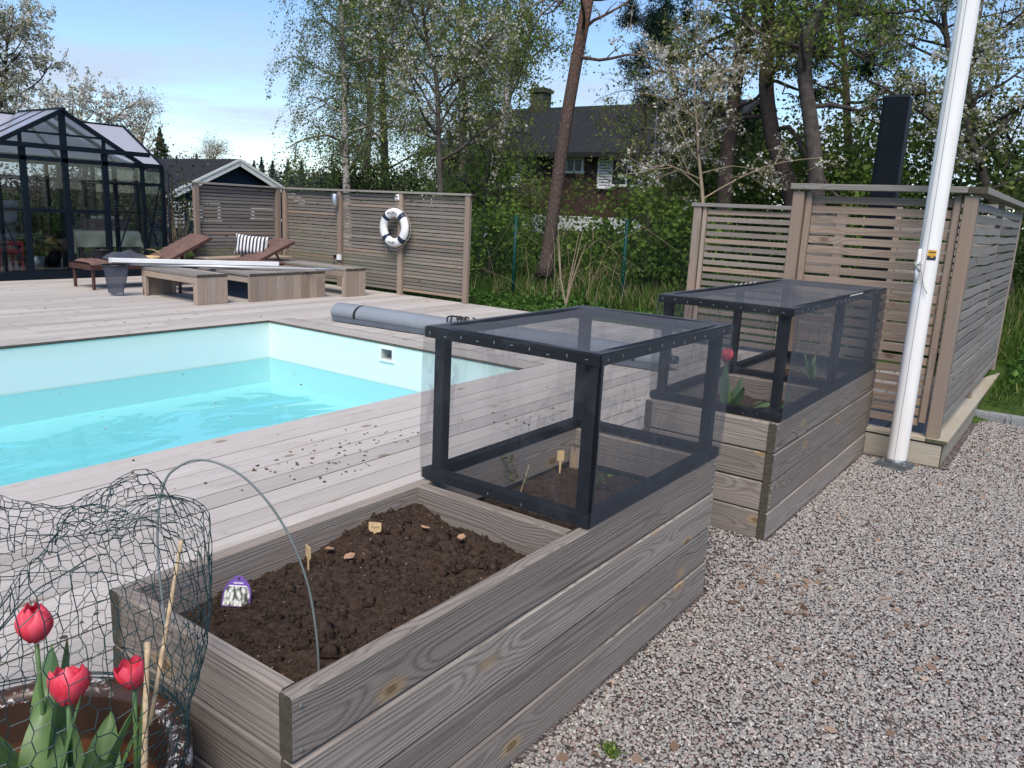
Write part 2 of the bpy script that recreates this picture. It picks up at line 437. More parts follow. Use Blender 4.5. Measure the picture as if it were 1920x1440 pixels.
# pine bark: grey-brown plates low down, orange higher up
g = G('bark_pine'); tc = g.n('TexCoord'); sp = g.n('SeparateXYZ'); g.link(tc.outputs['Object'], sp.inputs[0])
vo = g.n('TexVoronoi'); vo.feature = 'DISTANCE_TO_EDGE'; vo.inputs['Scale'].default_value = 1.0
g.link(g.vmath('MULTIPLY', tc.outputs['Object'], (30, 30, 8)), vo.inputs['Vector'])
edge = g.rng(vo.outputs['Distance'], 0.0, 0.30)
hfac = g.rng(g.math('ADD', sp.outputs['Z'], g.noise(tc.outputs['Object'], 2.0, 3).outputs['Fac']), 3.2, 5.4)
base = g.mix(hfac, (0.095, 0.072, 0.064), (0.20, 0.10, 0.062))
cc = g.mix(edge, (0.06, 0.042, 0.036), base)
g.principled(cc, 0.9, 0, g.bump(edge, 0.6, 0.02), 0.2); M['bark_pine'] = g.m

# birch bark: pale with dark bands, dark and rough near the base
g = G('bark_birch'); tc = g.n('TexCoord')
nb = g.noise(g.vmath('MULTIPLY', tc.outputs['Object'], (5, 5, 22)), 1.0, 4, 0.65)
nd2 = g.noise(g.vmath('MULTIPLY', tc.outputs['Object'], (4, 4, 1.6)), 1.0, 4, 0.6)
f1 = g.rng(nb.outputs['Fac'], 0.52, 0.60); f2 = g.rng(nd2.outputs['Fac'], 0.50, 0.62)
cc = g.mix(f1, (0.38, 0.35, 0.33), (0.06, 0.05, 0.045)); cc = g.mix(g.math('MULTIPLY', f2, 0.85), cc, (0.05, 0.042, 0.038))
g.principled(cc, 0.8, 0, g.bump(nb.outputs['Fac'], 0.4, 0.01), 0.2); M['bark_birch'] = g.m

leafmat('leaf_birch', (0.085, 0.125, 0.042), (0.20, 0.255, 0.08), (0.32, 0.36, 0.125), trans=0.5)
leafmat('leaf_fresh', (0.06, 0.11, 0.026), (0.16, 0.24, 0.055), (0.29, 0.37, 0.10), trans=0.42)
leafmat('leaf_mid', (0.055, 0.088, 0.03), (0.135, 0.185, 0.055), (0.23, 0.275, 0.09), trans=0.42)
leafmat('leaf_dark', (0.025, 0.045, 0.022), (0.06, 0.09, 0.038), (0.10, 0.135, 0.06), trans=0.3)
leafmat('leaf_oak', (0.10, 0.12, 0.04), (0.22, 0.25, 0.08), (0.36, 0.36, 0.15), trans=0.45)
leafmat('needle', (0.008, 0.022, 0.018), (0.022, 0.045, 0.032), (0.04, 0.07, 0.045), trans=0.1)
leafmat('blossom', (0.46, 0.44, 0.38), (0.68, 0.66, 0.60), (0.82, 0.80, 0.76), trans=0.4)
leafmat('far_green', (0.03, 0.045, 0.04), (0.055, 0.075, 0.06), (0.085, 0.105, 0.075), trans=0.15)
leafmat('grass_blade', (0.035, 0.075, 0.014), (0.095, 0.16, 0.036), (0.20, 0.23, 0.08))
leafmat('dry_grass', (0.16, 0.12, 0.07), (0.33, 0.26, 0.16), (0.42, 0.36, 0.25))
leafmat('weed_leaf', (0.03, 0.078, 0.018), (0.085, 0.17, 0.04), (0.16, 0.25, 0.065))
leafmat('litter', (0.13, 0.085, 0.06), (0.27, 0.19, 0.14), (0.42, 0.32, 0.24), trans=0.1)
leafmat('deck_debris', (0.07, 0.05, 0.04), (0.17, 0.12, 0.09), (0.26, 0.19, 0.14), trans=0.1)
leafmat('hedge_brown', (0.05, 0.042, 0.038), (0.10, 0.085, 0.075), (0.15, 0.13, 0.115), trans=0.1)

# striped pillow
g = G('striped_fabric'); tc = g.n('TexCoord'); sp = g.n('SeparateXYZ'); g.link(tc.outputs['Object'], sp.inputs[0])
s1 = g.math('SINE', g.math('MULTIPLY', sp.outputs['X'], 2 * math.pi / 0.052))
cc = g.mix(g.rng(s1, -0.1, 0.1), (0.03, 0.03, 0.04), (0.68, 0.68, 0.68)); g.principled(cc, 0.9); M['striped_fabric'] = g.m

# net: thin woven screen, partly see-through, denser when seen edge-on
g = G('net'); lw = g.n('LayerWeight'); lw.inputs[0].default_value = 0.5
tc = g.n('TexCoord'); nz2 = g.noise(tc.outputs['Object'], 2.2, 3)
stk_ = g.noise(g.vmath('ADD', g.vmath('MULTIPLY', tc.outputs['Object'], (1.5, 7.0, 1.3)), g.vmath('SCALE', nz2.outputs['Color'], scale=1.6)), 1.4, 3, 0.5, 0.6)
crease = g.rng(g.math('ABSOLUTE', g.math('SUBTRACT', stk_.outputs['Fac'], 0.5)), 0.0, 0.05, 0.17, 0.0, True)
crease = g.math('MULTIPLY', crease, g.rng(nz2.outputs['Fac'], 0.42, 0.62))
fac = g.math('ADD', g.math('ADD', g.rng(lw.outputs['Facing'], 0.15, 0.95, 0.06, 0.70), g.rng(nz2.outputs['Fac'], 0.35, 0.7, -0.03, 0.06)), crease, clamp=True)
tr = g.n('BsdfTransparent'); df = g.n('BsdfDiffuse'); df.inputs[0].default_value = (0.095, 0.103, 0.118, 1)
gl = g.n('BsdfGlossy'); gl.inputs[0].default_value = (0.35, 0.38, 0.44, 1); gl.inputs['Roughness'].default_value = 0.55
m1 = g.n('MixShader'); m1.inputs[0].default_value = 0.08; g.link(df.outputs[0], m1.inputs[1]); g.link(gl.outputs[0], m1.inputs[2])
ms = g.n('MixShader'); g.link(fac, ms.inputs[0]); g.link(tr.outputs[0], ms.inputs[1]); g.link(m1.outputs[0], ms.inputs[2])
g.link(ms.outputs[0], g.out.inputs['Surface']); M['net'] = g.m

glassmat('pane_glass', (0.86, 0.90, 0.91))
# frosted roof sheet
g = G('roof_sheet'); tr = g.n('BsdfTransparent'); tr.inputs[0].default_value = (0.8, 0.82, 0.9, 1)
tl = g.n('BsdfTranslucent'); tl.inputs[0].default_value = (0.86, 0.86, 0.92, 1)
df = g.n('BsdfDiffuse'); df.inputs[0].default_value = (0.70, 0.70, 0.78, 1)
gl = g.n('BsdfGlossy'); gl.inputs['Roughness'].default_value = 0.12
m1 = g.n('MixShader'); m1.inputs[0].default_value = 0.5; g.link(tl.outputs[0], m1.inputs[1]); g.link(df.outputs[0], m1.inputs[2])
m2 = g.n('MixShader'); m2.inputs[0].default_value = 0.22; g.link(m1.outputs[0], m2.inputs[1]); g.link(tr.outputs[0], m2.inputs[2])
fr = schlick(g, 0.04)
m3 = g.n('MixShader'); g.link(fr, m3.inputs[0]); g.link(m2.outputs[0], m3.inputs[1]); g.link(gl.outputs[0], m3.inputs[2])
g.link(m3.outputs[0], g.out.inputs['Surface']); M['roof_sheet'] = g.m

# water: tinted surface with soft ripples
g = G('water'); tc = g.n('TexCoord')
tr = g.n('BsdfTransparent'); tr.inputs[0].default_value = (0.52, 0.90, 0.94, 1)
gl = g.n('BsdfGlossy'); gl.inputs['Roughness'].default_value = 0.03
n1 = g.noise(g.vmath('MULTIPLY', tc.outputs['Object'], (1.0, 0.55, 1)), 2.3, 2, 0.4, 0.8)
bmp = g.bump(n1.outputs['Fac'], 0.26, 0.06); g.link(bmp, gl.inputs['Normal'])
fr = schlick(g, 0.022, bmp)
ms = g.n('MixShader'); g.link(fr, ms.inputs[0]); g.link(tr.outputs[0], ms.inputs[1]); g.link(gl.outputs[0], ms.inputs[2])
g.link(ms.outputs[0], g.out.inputs['Surface']); M['water'] = g.m

# pool liner: white vinyl with a faint scum line
g = G('liner'); tc = g.n('TexCoord'); sp = g.n('SeparateXYZ'); g.link(tc.outputs['Object'], sp.inputs[0])
n1 = g.noise(g.vmath('MULTIPLY', tc.outputs['Object'], (2, 2, 9)), 1.2, 4, 0.6)
zz = g.math('ADD', sp.outputs['Z'], g.math('MULTIPLY', n1.outputs['Fac'], 0.14))
cc = g.mix(g.rng(zz, 0.28, 0.46), (0.70, 0.78, 0.76), (0.62, 0.72, 0.62))
wl = g.math('ABSOLUTE', g.math('ADD', sp.outputs['Z'], g.math('MULTIPLY_ADD', n1.outputs['Fac'], 0.02, 0.035)))
cc = g.mix(g.rng(wl, 0.004, 0.014, 0.35, 0.0), cc, (0.42, 0.50, 0.40))
dirt = g.noise(tc.outputs['Object'], 7, 5, 0.7); cc = g.mix(g.rng(dirt.outputs['Fac'], 0.58, 0.78, 0.0, 0.25), cc, (0.52, 0.60, 0.52))
g.principled(cc, 0.35, 0, None, 0.3); M['liner'] = g.m

# soil
g = G('soil'); tc = g.n('TexCoord')
n1 = g.noise(tc.outputs['Object'], 45, 8, 0.7); n2 = g.noise(tc.outputs['Object'], 6, 4)
cc = g.mix(g.rng(n1.outputs['Fac'], 0.3, 0.7), (0.013, 0.009, 0.007), (0.092, 0.062, 0.046))
cc = g.mix(g.math('MULTIPLY', g.rng(n2.outputs['Fac'], 0.45, 0.7), 0.45), cc, (0.075, 0.042, 0.030))
vo = g.n('TexVoronoi'); vo.inputs['Scale'].default_value = 55; g.link(tc.outputs['Object'], vo.inputs['Vector'])
spk = g.math('MULTIPLY', g.rng(vo.outputs['Distance'], 0.10, 0.16, 1, 0), g.math('GREATER_THAN', g.noise(tc.outputs['Object'], 31, 1).outputs['Fac'], 0.60))
cc = g.mix(spk, cc, (0.34, 0.29, 0.23))
g.principled(cc, 0.95, 0, g.bump(n1.outputs['Fac'], 0.9, 0.02), 0.15); M['soil'] = g.m

# glazed pot rim with flaked white specks
g = G('pot_glaze'); tc = g.n('TexCoord')
n1 = g.noise(tc.outputs['Object'], 38, 6, 0.75, 0.6); n2 = g.noise(tc.outputs['Object'], 9, 4)
fl = g.math('MULTIPLY', g.rng(n1.outputs['Fac'], 0.55, 0.58), g.rng(n2.outputs['Fac'], 0.42, 0.52))
cc = g.mix(fl, (0.060, 0.028, 0.017), (0.72, 0.70, 0.68))
g.principled(cc, g.rng(fl, 0, 1, 0.32, 0.8), 0, g.bump(fl, 0.4, 0.004), 0.5); M['pot_glaze'] = g.m
g = G('pot_inside'); tc = g.n('TexCoord'); sp = g.n('SeparateXYZ'); g.link(tc.outputs['Object'], sp.inputs[0])
n1 = g.noise(g.vmath('MULTIPLY', tc.outputs['Object'], (9, 9, 60)), 1.0, 4, 0.7)
zz = g.math('ADD', sp.outputs['Z'], g.math('MULTIPLY', n1.outputs['Fac'], 0.05))
cc = g.mix(g.rng(zz, 0.375, 0.405), (0.20, 0.078, 0.028), (0.05, 0.026, 0.016))
cc = g.mix(g.math('MULTIPLY', g.rng(n1.outputs['Fac'], 0.5, 0.7), 0.4), cc, (0.08, 0.035, 0.015))
g.principled(cc, 0.55); M['pot_inside'] = g.m

# tulip petals and leaves
g = G('petal'); lw = g.n('LayerWeight'); tc = g.n('TexCoord')
n1 = g.noise(g.vmath('MULTIPLY', tc.outputs['Object'], (60, 60, 8)), 1.0, 3)
cc = g.mix(g.rng(n1.outputs['Fac'], 0.3, 0.7), (0.74, 0.02, 0.05), (0.90, 0.12, 0.18))
df = g.n('BsdfPrincipled'); g.link(cc, df.inputs['Base Color']); df.inputs['Roughness'].default_value = 0.45
tl = g.n('BsdfTranslucent'); g.link(cc, tl.inputs[0]); ms = g.n('MixShader'); ms.inputs[0].default_value = 0.3
g.link(df.outputs[0], ms.inputs[1]); g.link(tl.outputs[0], ms.inputs[2]); g.link(ms.outputs[0], g.out.inputs['Surface']); M['petal'] = g.m
g = G('tulip_leaf'); tc = g.n('TexCoord')
n1 = g.noise(g.vmath('MULTIPLY', tc.outputs['Object'], (40, 40, 4)), 1.0, 3); n2 = g.noise(tc.outputs['Object'], 8, 2)
cc = g.mix(g.rng(n1.outputs['Fac'], 0.3, 0.7), (0.085, 0.17, 0.07), (0.15, 0.26, 0.10)); cc = g.mix(g.rng(n2.outputs['Fac'], 0.4, 0.7, 0, 0.6), cc, (0.21, 0.33, 0.09))
df = g.n('BsdfPrincipled'); g.link(cc, df.inputs['Base Color']); df.inputs['Roughness'].default_value = 0.42
tl = g.n('BsdfTranslucent'); g.link(cc, tl.inputs[0]); ms = g.n('MixShader'); ms.inputs[0].default_value = 0.25
g.link(df.outputs[0], ms.inputs[1]); g.link(tl.outputs[0], ms.inputs[2]); g.link(ms.outputs[0], g.out.inputs['Surface']); M['tulip_leaf'] = g.m

# flagpole: white gelcoat, slightly soiled
g = G('pole_white'); tc = g.n('TexCoord')
n1 = g.noise(g.vmath('MULTIPLY', tc.outputs['Object'], (10, 10, 1.2)), 1.0, 5, 0.6)
cc = g.mix(g.rng(n1.outputs['Fac'], 0.45, 0.75), (0.80, 0.79, 0.77), (0.68, 0.66, 0.62)); g.principled(cc, 0.3, 0, None, 0.5); M['pole_white'] = g.m
simple('pole_groove', (0.30, 0.31, 0.33), 0.6)

# ground
g = G('lawn'); tc = g.n('TexCoord')
n1 = g.noise(tc.outputs['Object'], 1.2, 6, 0.65); n2 = g.noise(tc.outputs['Object'], 26, 5, 0.7)
cc = g.mix(g.rng(n2.outputs['Fac'], 0.3, 0.7), (0.022, 0.040, 0.010), (0.075, 0.13, 0.028))
cc = g.mix(g.math('MULTIPLY', g.rng(n1.outputs['Fac'], 0.48, 0.68), 0.55), cc, (0.095, 0.075, 0.035))
g.principled(cc, 0.95, 0, g.bump(n2.outputs['Fac'], 0.9, 0.03), 0.1); M['lawn'] = g.m
g = G('gravel_bed'); tc = g.n('TexCoord')
vo = g.n('TexVoronoi'); vo.inputs['Scale'].default_value = 85; g.link(tc.outputs['Object'], vo.inputs['Vector'])
sc2 = g.n('SeparateColor'); g.link(vo.outputs['Color'], sc2.inputs[0])
rp = g.n('ValToRGB'); g.link(sc2.outputs[0], rp.inputs[0])
e = rp.color_ramp.elements; e[0].color = (0.07, 0.065, 0.068, 1); e[1].color = (0.42, 0.39, 0.37, 1)
for pos, c in ((0.3, (0.14, 0.13, 0.135)), (0.5, (0.20, 0.13, 0.115)), (0.7, (0.24, 0.225, 0.22)), (0.88, (0.30, 0.22, 0.19))):
    k = e.new(pos); k.color = (*c, 1)
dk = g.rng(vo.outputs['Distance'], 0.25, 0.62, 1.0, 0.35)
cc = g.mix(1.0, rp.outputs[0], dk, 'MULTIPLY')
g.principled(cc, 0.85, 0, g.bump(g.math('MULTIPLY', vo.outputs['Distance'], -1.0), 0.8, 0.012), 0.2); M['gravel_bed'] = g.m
g = G('pebble'); at_ = g.n('Attribute'); at_.attribute_name = 'prnd'; at_.attribute_type = 'INSTANCER'
rp = g.n('ValToRGB'); g.link(at_.outputs['Fac'], rp.inputs[0]); rp.color_ramp.interpolation = 'CONSTANT'
e = rp.color_ramp.elements; e[0].color = (0.17, 0.163, 0.165, 1); e[1].position = 0.94; e[1].color = (0.56, 0.53, 0.50, 1)
for pos, c in ((0.10, (0.30, 0.285, 0.28)), (0.22, (0.22, 0.21, 0.215)), (0.33, (0.28, 0.19, 0.17)), (0.42, (0.35, 0.33, 0.315)), (0.55, (0.20, 0.20, 0.205)),
               (0.64, (0.36, 0.27, 0.24)), (0.72, (0.26, 0.245, 0.235)), (0.82, (0.23, 0.16, 0.15)), (0.88, (0.42, 0.40, 0.38))):
    k = e.new(pos); k.color = (*c, 1)
tc = g.n('TexCoord'); n1 = g.noise(tc.outputs['Object'], 400, 3)
cc = g.mix(1.0, rp.outputs[0], g.rng(n1.outputs['Fac'], 0.3, 0.7, 0.82, 1.15), 'MULTIPLY')
cc = g.mix(1.0, g.mix(0.3, cc, (0.30, 0.295, 0.285)), (1.0, 1.0, 0.965), 'MULTIPLY')
g.principled(cc, 0.75, 0, None, 0.3); M['pebble'] = g.m

# ------------------------------------------------------------------ ground, bank, gravel
DK = 0.386           # deck level
def ground_z(x, y):
    z = 0.0
    t = min(max((y - 7.0) / 1.2, 0), 1); z += 0.26 * t * t * (3 - 2 * t) if x < 0.9 else 0.0
    if x >= 0.9: z += 0.26 * min(max((y - 8.0) / 3, 0), 1)
    t = min(max((y - 10.0) / 7.0, 0), 1); side = min(max((x + 9.5) / 3.0, 0), 1)
    z += 0.75 * t * side
    if x > 0.9: z += 0.55 * min(max((x - 0.9) / 4, 0), 1) * min(max((y - 6.0) / 4, 0), 1)
    z += 0.05 * mnoise.noise(Vector((x * 0.5, y * 0.5, 0.3)))
    return z

b = MB()
xs = np.concatenate([[-900, -400, -150, -70, -45], np.arange(-32, 22.1, 0.9), [35, 60, 150, 400, 900]])
ys = np.concatenate([[-900, -300, -80, -25, -8, -3, 0, 2, 4, 5.5], np.arange(6.5, 32, 0.7), [36, 45, 70, 150, 400, 1200]])
vsx = []
for y in ys:
    for x in xs:
        near = (-0.8 < 1) and y < 7.0 and x > -16 and x < 0.9
        z = -0.02 if (y < 6.6 and x < 0.95) else ground_z(x, y) - 0.02
        if x < -5.5 and y < 8.0 and x > -16: z = -0.9 if (x > -7.5 and y < 5.6) else -0.02
        if -7.6 < x < -1.6 and y < 5.8 and y > -8.5: z = -1.6
        vsx.append((x, y, z))
nx = len(xs)
b.add(vsx, [(j * nx + i, j * nx + i + 1, (j + 1) * nx + i + 1, (j + 1) * nx + i) for j in range(len(ys) - 1) for i in range(nx - 1)])
ground = structure('ground', b.mesh('ground', 'lawn', True))

# gravel yard: sheet, then loose stones on it
def yard_edge(y):     # right-hand limit of the gravel beside the platform, wobbling
    return 6.0
b = MB()
gy = np.arange(-3.0, 9.01, 0.5)
def gfn(u, v):
    x = -0.82 + u * 7.0; y = -3 + v * 10.9
    return (x, y - 0.25 * math.sin(x * 1.7) * (v > 0.95), 0.004 + 0.012 * mnoise.noise(Vector((x * 1.3, y * 1.3, 0))))
b.grid(gfn, 28, 44)
yard = structure('gravel_yard', b.mesh('gravel_yard', 'gravel_bed', True))

def pebble_mesh(seed):
    r = random.Random(seed); b = MB()
    import bmesh
    bm = bmesh.new(); bmesh.ops.create_icosphere(bm, subdivisions=1, radius=0.5)
    sx, sy, sz = r.uniform(0.75, 1.25), r.uniform(0.65, 1.0), r.uniform(0.42, 0.75)
    o = Vector((r.random() * 9, r.random() * 9, r.random() * 9))
    for v in bm.verts:
        k = 1 + 0.35 * mnoise.noise(v.co * 2.2 + o)
        v.co = Vector((v.co.x * sx * k, v.co.y * sy * k, v.co.z * sz * k))
    me = bpy.data.meshes.new('pebble'); bm.to_mesh(me); bm.free()
    me.materials.append(M['pebble']); return me

def scatter_nodes(name, mesh_objs, density, smin, smax, seed, mat, tilt=6.28):
    t = bpy.data.node_groups.new(name, 'GeometryNodeTree')
    t.interface.new_socket('Geometry', in_out='INPUT', socket_type='NodeSocketGeometry')
    t.interface.new_socket('Geometry', in_out='OUTPUT', socket_type='NodeSocketGeometry')
    N = t.nodes.new; L = t.links.new
    gi = N('NodeGroupInput'); go = N('NodeGroupOutput')
    ds = N('GeometryNodeDistributePointsOnFaces'); ds.inputs['Density'].default_value = density; ds.inputs['Seed'].default_value = seed
    L(gi.outputs[0], ds.inputs['Mesh'])
    gm = N('GeometryNodeGeometryToInstance')
    for o in mesh_objs:
        oi = N('GeometryNodeObjectInfo'); oi.inputs['Object'].default_value = o; L(oi.outputs['Geometry'], gm.inputs[0])
    ip = N('GeometryNodeInstanceOnPoints'); ip.inputs['Pick Instance'].default_value = True
    L(ds.outputs['Points'], ip.inputs['Points']); L(gm.outputs[0], ip.inputs['Instance'])
    rv = N('FunctionNodeRandomValue'); rv.data_type = 'FLOAT_VECTOR'; rv.inputs[0].default_value = (-tilt * 0.08, -tilt * 0.08, 0); rv.inputs[1].default_value = (tilt * 0.08, tilt * 0.08, 6.283)
    L(rv.outputs[0], ip.inputs['Rotation'])
    rs = N('FunctionNodeRandomValue'); rs.data_type = 'FLOAT'; rs.inputs[2].default_value = smin; rs.inputs[3].default_value = smax; rs.inputs['Seed'].default_value = 3
    L(rs.outputs[1], ip.inputs['Scale'])
    st = N('GeometryNodeStoreNamedAttribute'); st.data_type = 'FLOAT'; st.domain = 'INSTANCE'; st.inputs['Name'].default_value = 'prnd'
    rc = N('FunctionNodeRandomValue'); rc.data_type = 'FLOAT'; rc.inputs['Seed'].default_value = 11
    L(ip.outputs[0], st.inputs['Geometry']); L(rc.outputs[1], st.inputs['Value'])
    L(st.outputs[0], go.inputs[0])
    return t
# hidden library of source stones lives inside one collection that is never linked to the scene
src = bpy.data.collections.new('stone_source')
peb = []
for i in range(7):
    o = bpy.data.objects.new('pebble_source', pebble_mesh(i + 1)); src.objects.link(o); peb.append(o)

def gravel_patch(quad, density, smin, smax, seed, label, nu=8, nv=8):
    b = MB(); A, B_, C_, D_ = [Vector((*q, 0.013)) for q in quad]
    b.grid(lambda u, v: (A.lerp(B_, u)).lerp(D_.lerp(C_, u), v), nu, nv)
    o = ob('gravel', b.mesh('gravel', 'gravel_bed')); o['kind'] = 'stuff'; o['label'] = label; o['category'] = 'gravel'
    md = o.modifiers.new('scatter', 'NODES'); md.node_group = scatter_nodes('gravel_scatter_%d' % seed, peb, density, smin, smax, seed, None)
    return o
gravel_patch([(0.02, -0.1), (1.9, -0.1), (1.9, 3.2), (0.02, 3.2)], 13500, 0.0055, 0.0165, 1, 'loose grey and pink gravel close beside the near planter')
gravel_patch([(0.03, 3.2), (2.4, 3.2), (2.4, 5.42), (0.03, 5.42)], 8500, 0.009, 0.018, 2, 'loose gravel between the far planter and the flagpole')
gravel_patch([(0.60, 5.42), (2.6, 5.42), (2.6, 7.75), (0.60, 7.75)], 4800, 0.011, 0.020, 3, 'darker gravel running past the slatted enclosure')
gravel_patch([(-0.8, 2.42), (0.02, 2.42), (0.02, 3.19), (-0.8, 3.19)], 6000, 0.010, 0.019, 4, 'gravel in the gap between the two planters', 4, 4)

# ------------------------------------------------------------------ deck of separate boards
deck = bpy.data.objects.new('deck', None); col.objects.link(deck); deck['kind'] = 'structure'
def deckboard(A, B_, W=0.1445):
    dz = random.uniform(-0.0015, 0.0015)
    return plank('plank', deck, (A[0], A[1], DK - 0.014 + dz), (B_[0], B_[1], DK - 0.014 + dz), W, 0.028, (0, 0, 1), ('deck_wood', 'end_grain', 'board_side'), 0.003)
PXR, PXL, PYR = -2.64, -6.21, 4.61           # pool edges
DY0, DY1 = -3.2, 7.90
X0 = -0.80; nb = 12; pit = (X0 - PXR) / nb
def run(xc, y0, y1, pit, cuts=None):
    j = random.uniform(0.35, 0.65) if cuts is None else cuts
    ym = round((y0 + (y1 - y0) * j) / 0.6) * 0.6
    if xc > PXR: ym = random.choice((-1.2, -0.6))
    if y1 - y0 > 5.5:
        deckboard((xc, y0, 0), (xc, ym - 0.002, 0), pit - 0.0085); deckboard((xc, ym + 0.002, 0), (xc, y1, 0), pit - 0.0085)
    else: deckboard((xc, y0, 0), (xc, y1, 0), pit - 0.0085)
for i in range(nb): run(X0 - pit * (i + 0.5), DY0, DY1, pit)
# coping and boards beyond the pool's end
for k in range(2): deckboard((PXR - 0.003, PYR + pit * (k + 0.5), 0), (PXL, PYR + pit * (k + 0.5), 0), pit - 0.0085)
n2 = 24; p2 = (PXR - PXL) / n2
for i in range(n2): deckboard((PXR - p2 * (i + 0.5), PYR + 2 * pit + 0.003, 0), (PXR - p2 * (i + 0.5), DY1, 0), p2 - 0.0085)
n3 = 40
for i in range(n3): run(PXL - p2 * (i + 0.5), DY0, DY1, p2)
bb = MB(); bb.box((-0.815, 2.35, DK - 0.22), (0.022, 11.0, 0.30))
ob('fascia', bb.mesh('fascia', 'deck_wood'), deck)
bb = MB(); bb.box((-6.5, DY1 + 0.014, DK - 0.17), (11.4, 0.024, 0.26))
ob('fascia', bb.mesh('fascia', 'deck_wood'), deck)
bb = MB(); bb.box((-9.4, 2.4, DK - 0.11), (6.1, 10.5, 0.12)); bb.box((-1.72, 2.4, DK - 0.11), (1.7, 10.5, 0.12)); bb.box((-4.4, 6.4, DK - 0.11), (3.4, 2.8, 0.12))
ob('underframe', bb.mesh('underframe', 'hut_inside'), deck)

# ------------------------------------------------------------------ pool
FLZ = -0.33; WZ = -0.05
pool = bpy.data.objects.new('pool', None); col.objects.link(pool); pool['kind'] = 'structure'
b = MB(); PY0 = -7.5; e = 0.012
def wallq(a, c, z0, z1): b.add([(a[0], a[1], z0), (c[0], c[1], z0), (c[0], c[1], z1), (a[0], a[1], z1)], [(0, 1, 2, 3)])
TOP = DK - 0.03
wallq((PXL - e, PY0), (PXL - e, PYR + e), FLZ, TOP); 
# end wall with an opening for the skimmer
SX0, SX1, SZ0, SZ1 = -4.415, -4.265, 0.208, 0.312
yw = PYR + e
for (xa, xb, za, zb) in ((PXL - e, SX0, FLZ, TOP), (SX1, PXR + e, FLZ, TOP), (SX0, SX1, FLZ, SZ0), (SX0, SX1, SZ1, TOP)):
    wallq((xa, yw), (xb, yw), za, zb)
wallq((PXR + e, PYR + e), (PXR + e, PY0), FLZ, TOP); wallq((PXR + e, PY0), (PXL - e, PY0), FLZ, TOP)
b.add([(PXL - e, PY0, FLZ), (PXR + e, PY0, FLZ), (PXR + e, PYR + e, FLZ), (PXL - e, PYR + e, FLZ)], [(0, 1, 2, 3)])
ob('liner', b.mesh('liner', 'liner'), pool)
sk = MB()
cx, cz = (SX0 + SX1) / 2, (SZ0 + SZ1) / 2; sw, sh = SX1 - SX0, SZ1 - SZ0
for (dx, dz, wx, wz) in ((0, sh / 2 + 0.013, sw + 0.052, 0.026), (0, -sh / 2 - 0.013, sw + 0.052, 0.026), (-sw / 2 - 0.013, 0, 0.026, sh), (sw / 2 + 0.013, 0, 0.026, sh)):
    sk.box((cx + dx, yw - 0.006, cz + dz), (wx, 0.012, wz))
so = ob('skimmer', sk.mesh('skimmer', 'white_plastic'), pool)
sk = MB(); yb = yw + 0.22
sk.add([(SX0, yw, SZ0), (SX1, yw, SZ0), (SX1, yw, SZ1), (SX0, yw, SZ1), (SX0, yb, SZ0), (SX1, yb, SZ0), (SX1, yb, SZ1), (SX0, yb, SZ1)],
       [(0, 1, 5, 4), (1, 2, 6, 5), (3, 7, 6, 2), (0, 4, 7, 3), (4, 5, 6, 7)])
ob('throat', sk.mesh('throat', 'skimmer_grey'), so)
b = MB(); b.add([(PXL - e, PY0, WZ), (PXR + e, PY0, WZ), (PXR + e, PYR + e, WZ), (PXL - e, PYR + e, WZ)], [(0, 1, 2, 3)])
structure('water', b.mesh('water', 'water'))

# ------------------------------------------------------------------ planters
PW = ('planter_wood', 'end_grain')
BH = 0.17; TK = 0.045
def soil_mesh(w_, l_, amp, nu, nv, seed, clods=0, hollow=None):
    b = MB()
    def fn(u, v):
        x = (u - 0.5) * w_; y = (v - 0.5) * l_
        h = mnoise.fractal(Vector((x * 5, y * 5, seed)), 0.8, 2.0, 5) * amp + mnoise.noise(Vector((x * 2.2, y * 2.2, seed + 4))) * amp * 1.4
        h += abs(mnoise.noise(Vector((x * 38, y * 38, seed)))) * 0.006 + abs(mnoise.noise(Vector((x * 90, y * 90, seed)))) * 0.009
        if hollow: h += hollow(u, v)
        return (x, y, h)
    b.grid(fn, nu, nv)
    r = random.Random(seed)
    for i in range(clods):
        u, v = r.random(), r.random(); x, y, h = fn(u, v); s = 0.0022 * math.exp(r.gauss(0.5, 0.7))
        pts = []
        for d in ((1, 0, 0), (-1, 0, 0), (0, 1, 0), (0, -1, 0), (0, 0, 1), (0, 0, -0.4)):
            k = s * r.uniform(0.6, 1.3); pts.append((x + d[0] * k + r.uniform(-1, 1) * s * 0.3, y + d[1] * k + r.uniform(-1, 1) * s * 0.3, h + d[2] * k))
        b.add(pts, [(0, 2, 4), (2, 1, 4), (1, 3, 4), (3, 0, 4), (2, 0, 5), (1, 2, 5), (3, 1, 5), (0, 3, 5)])
    return b.mesh('soil', 'soil', True)

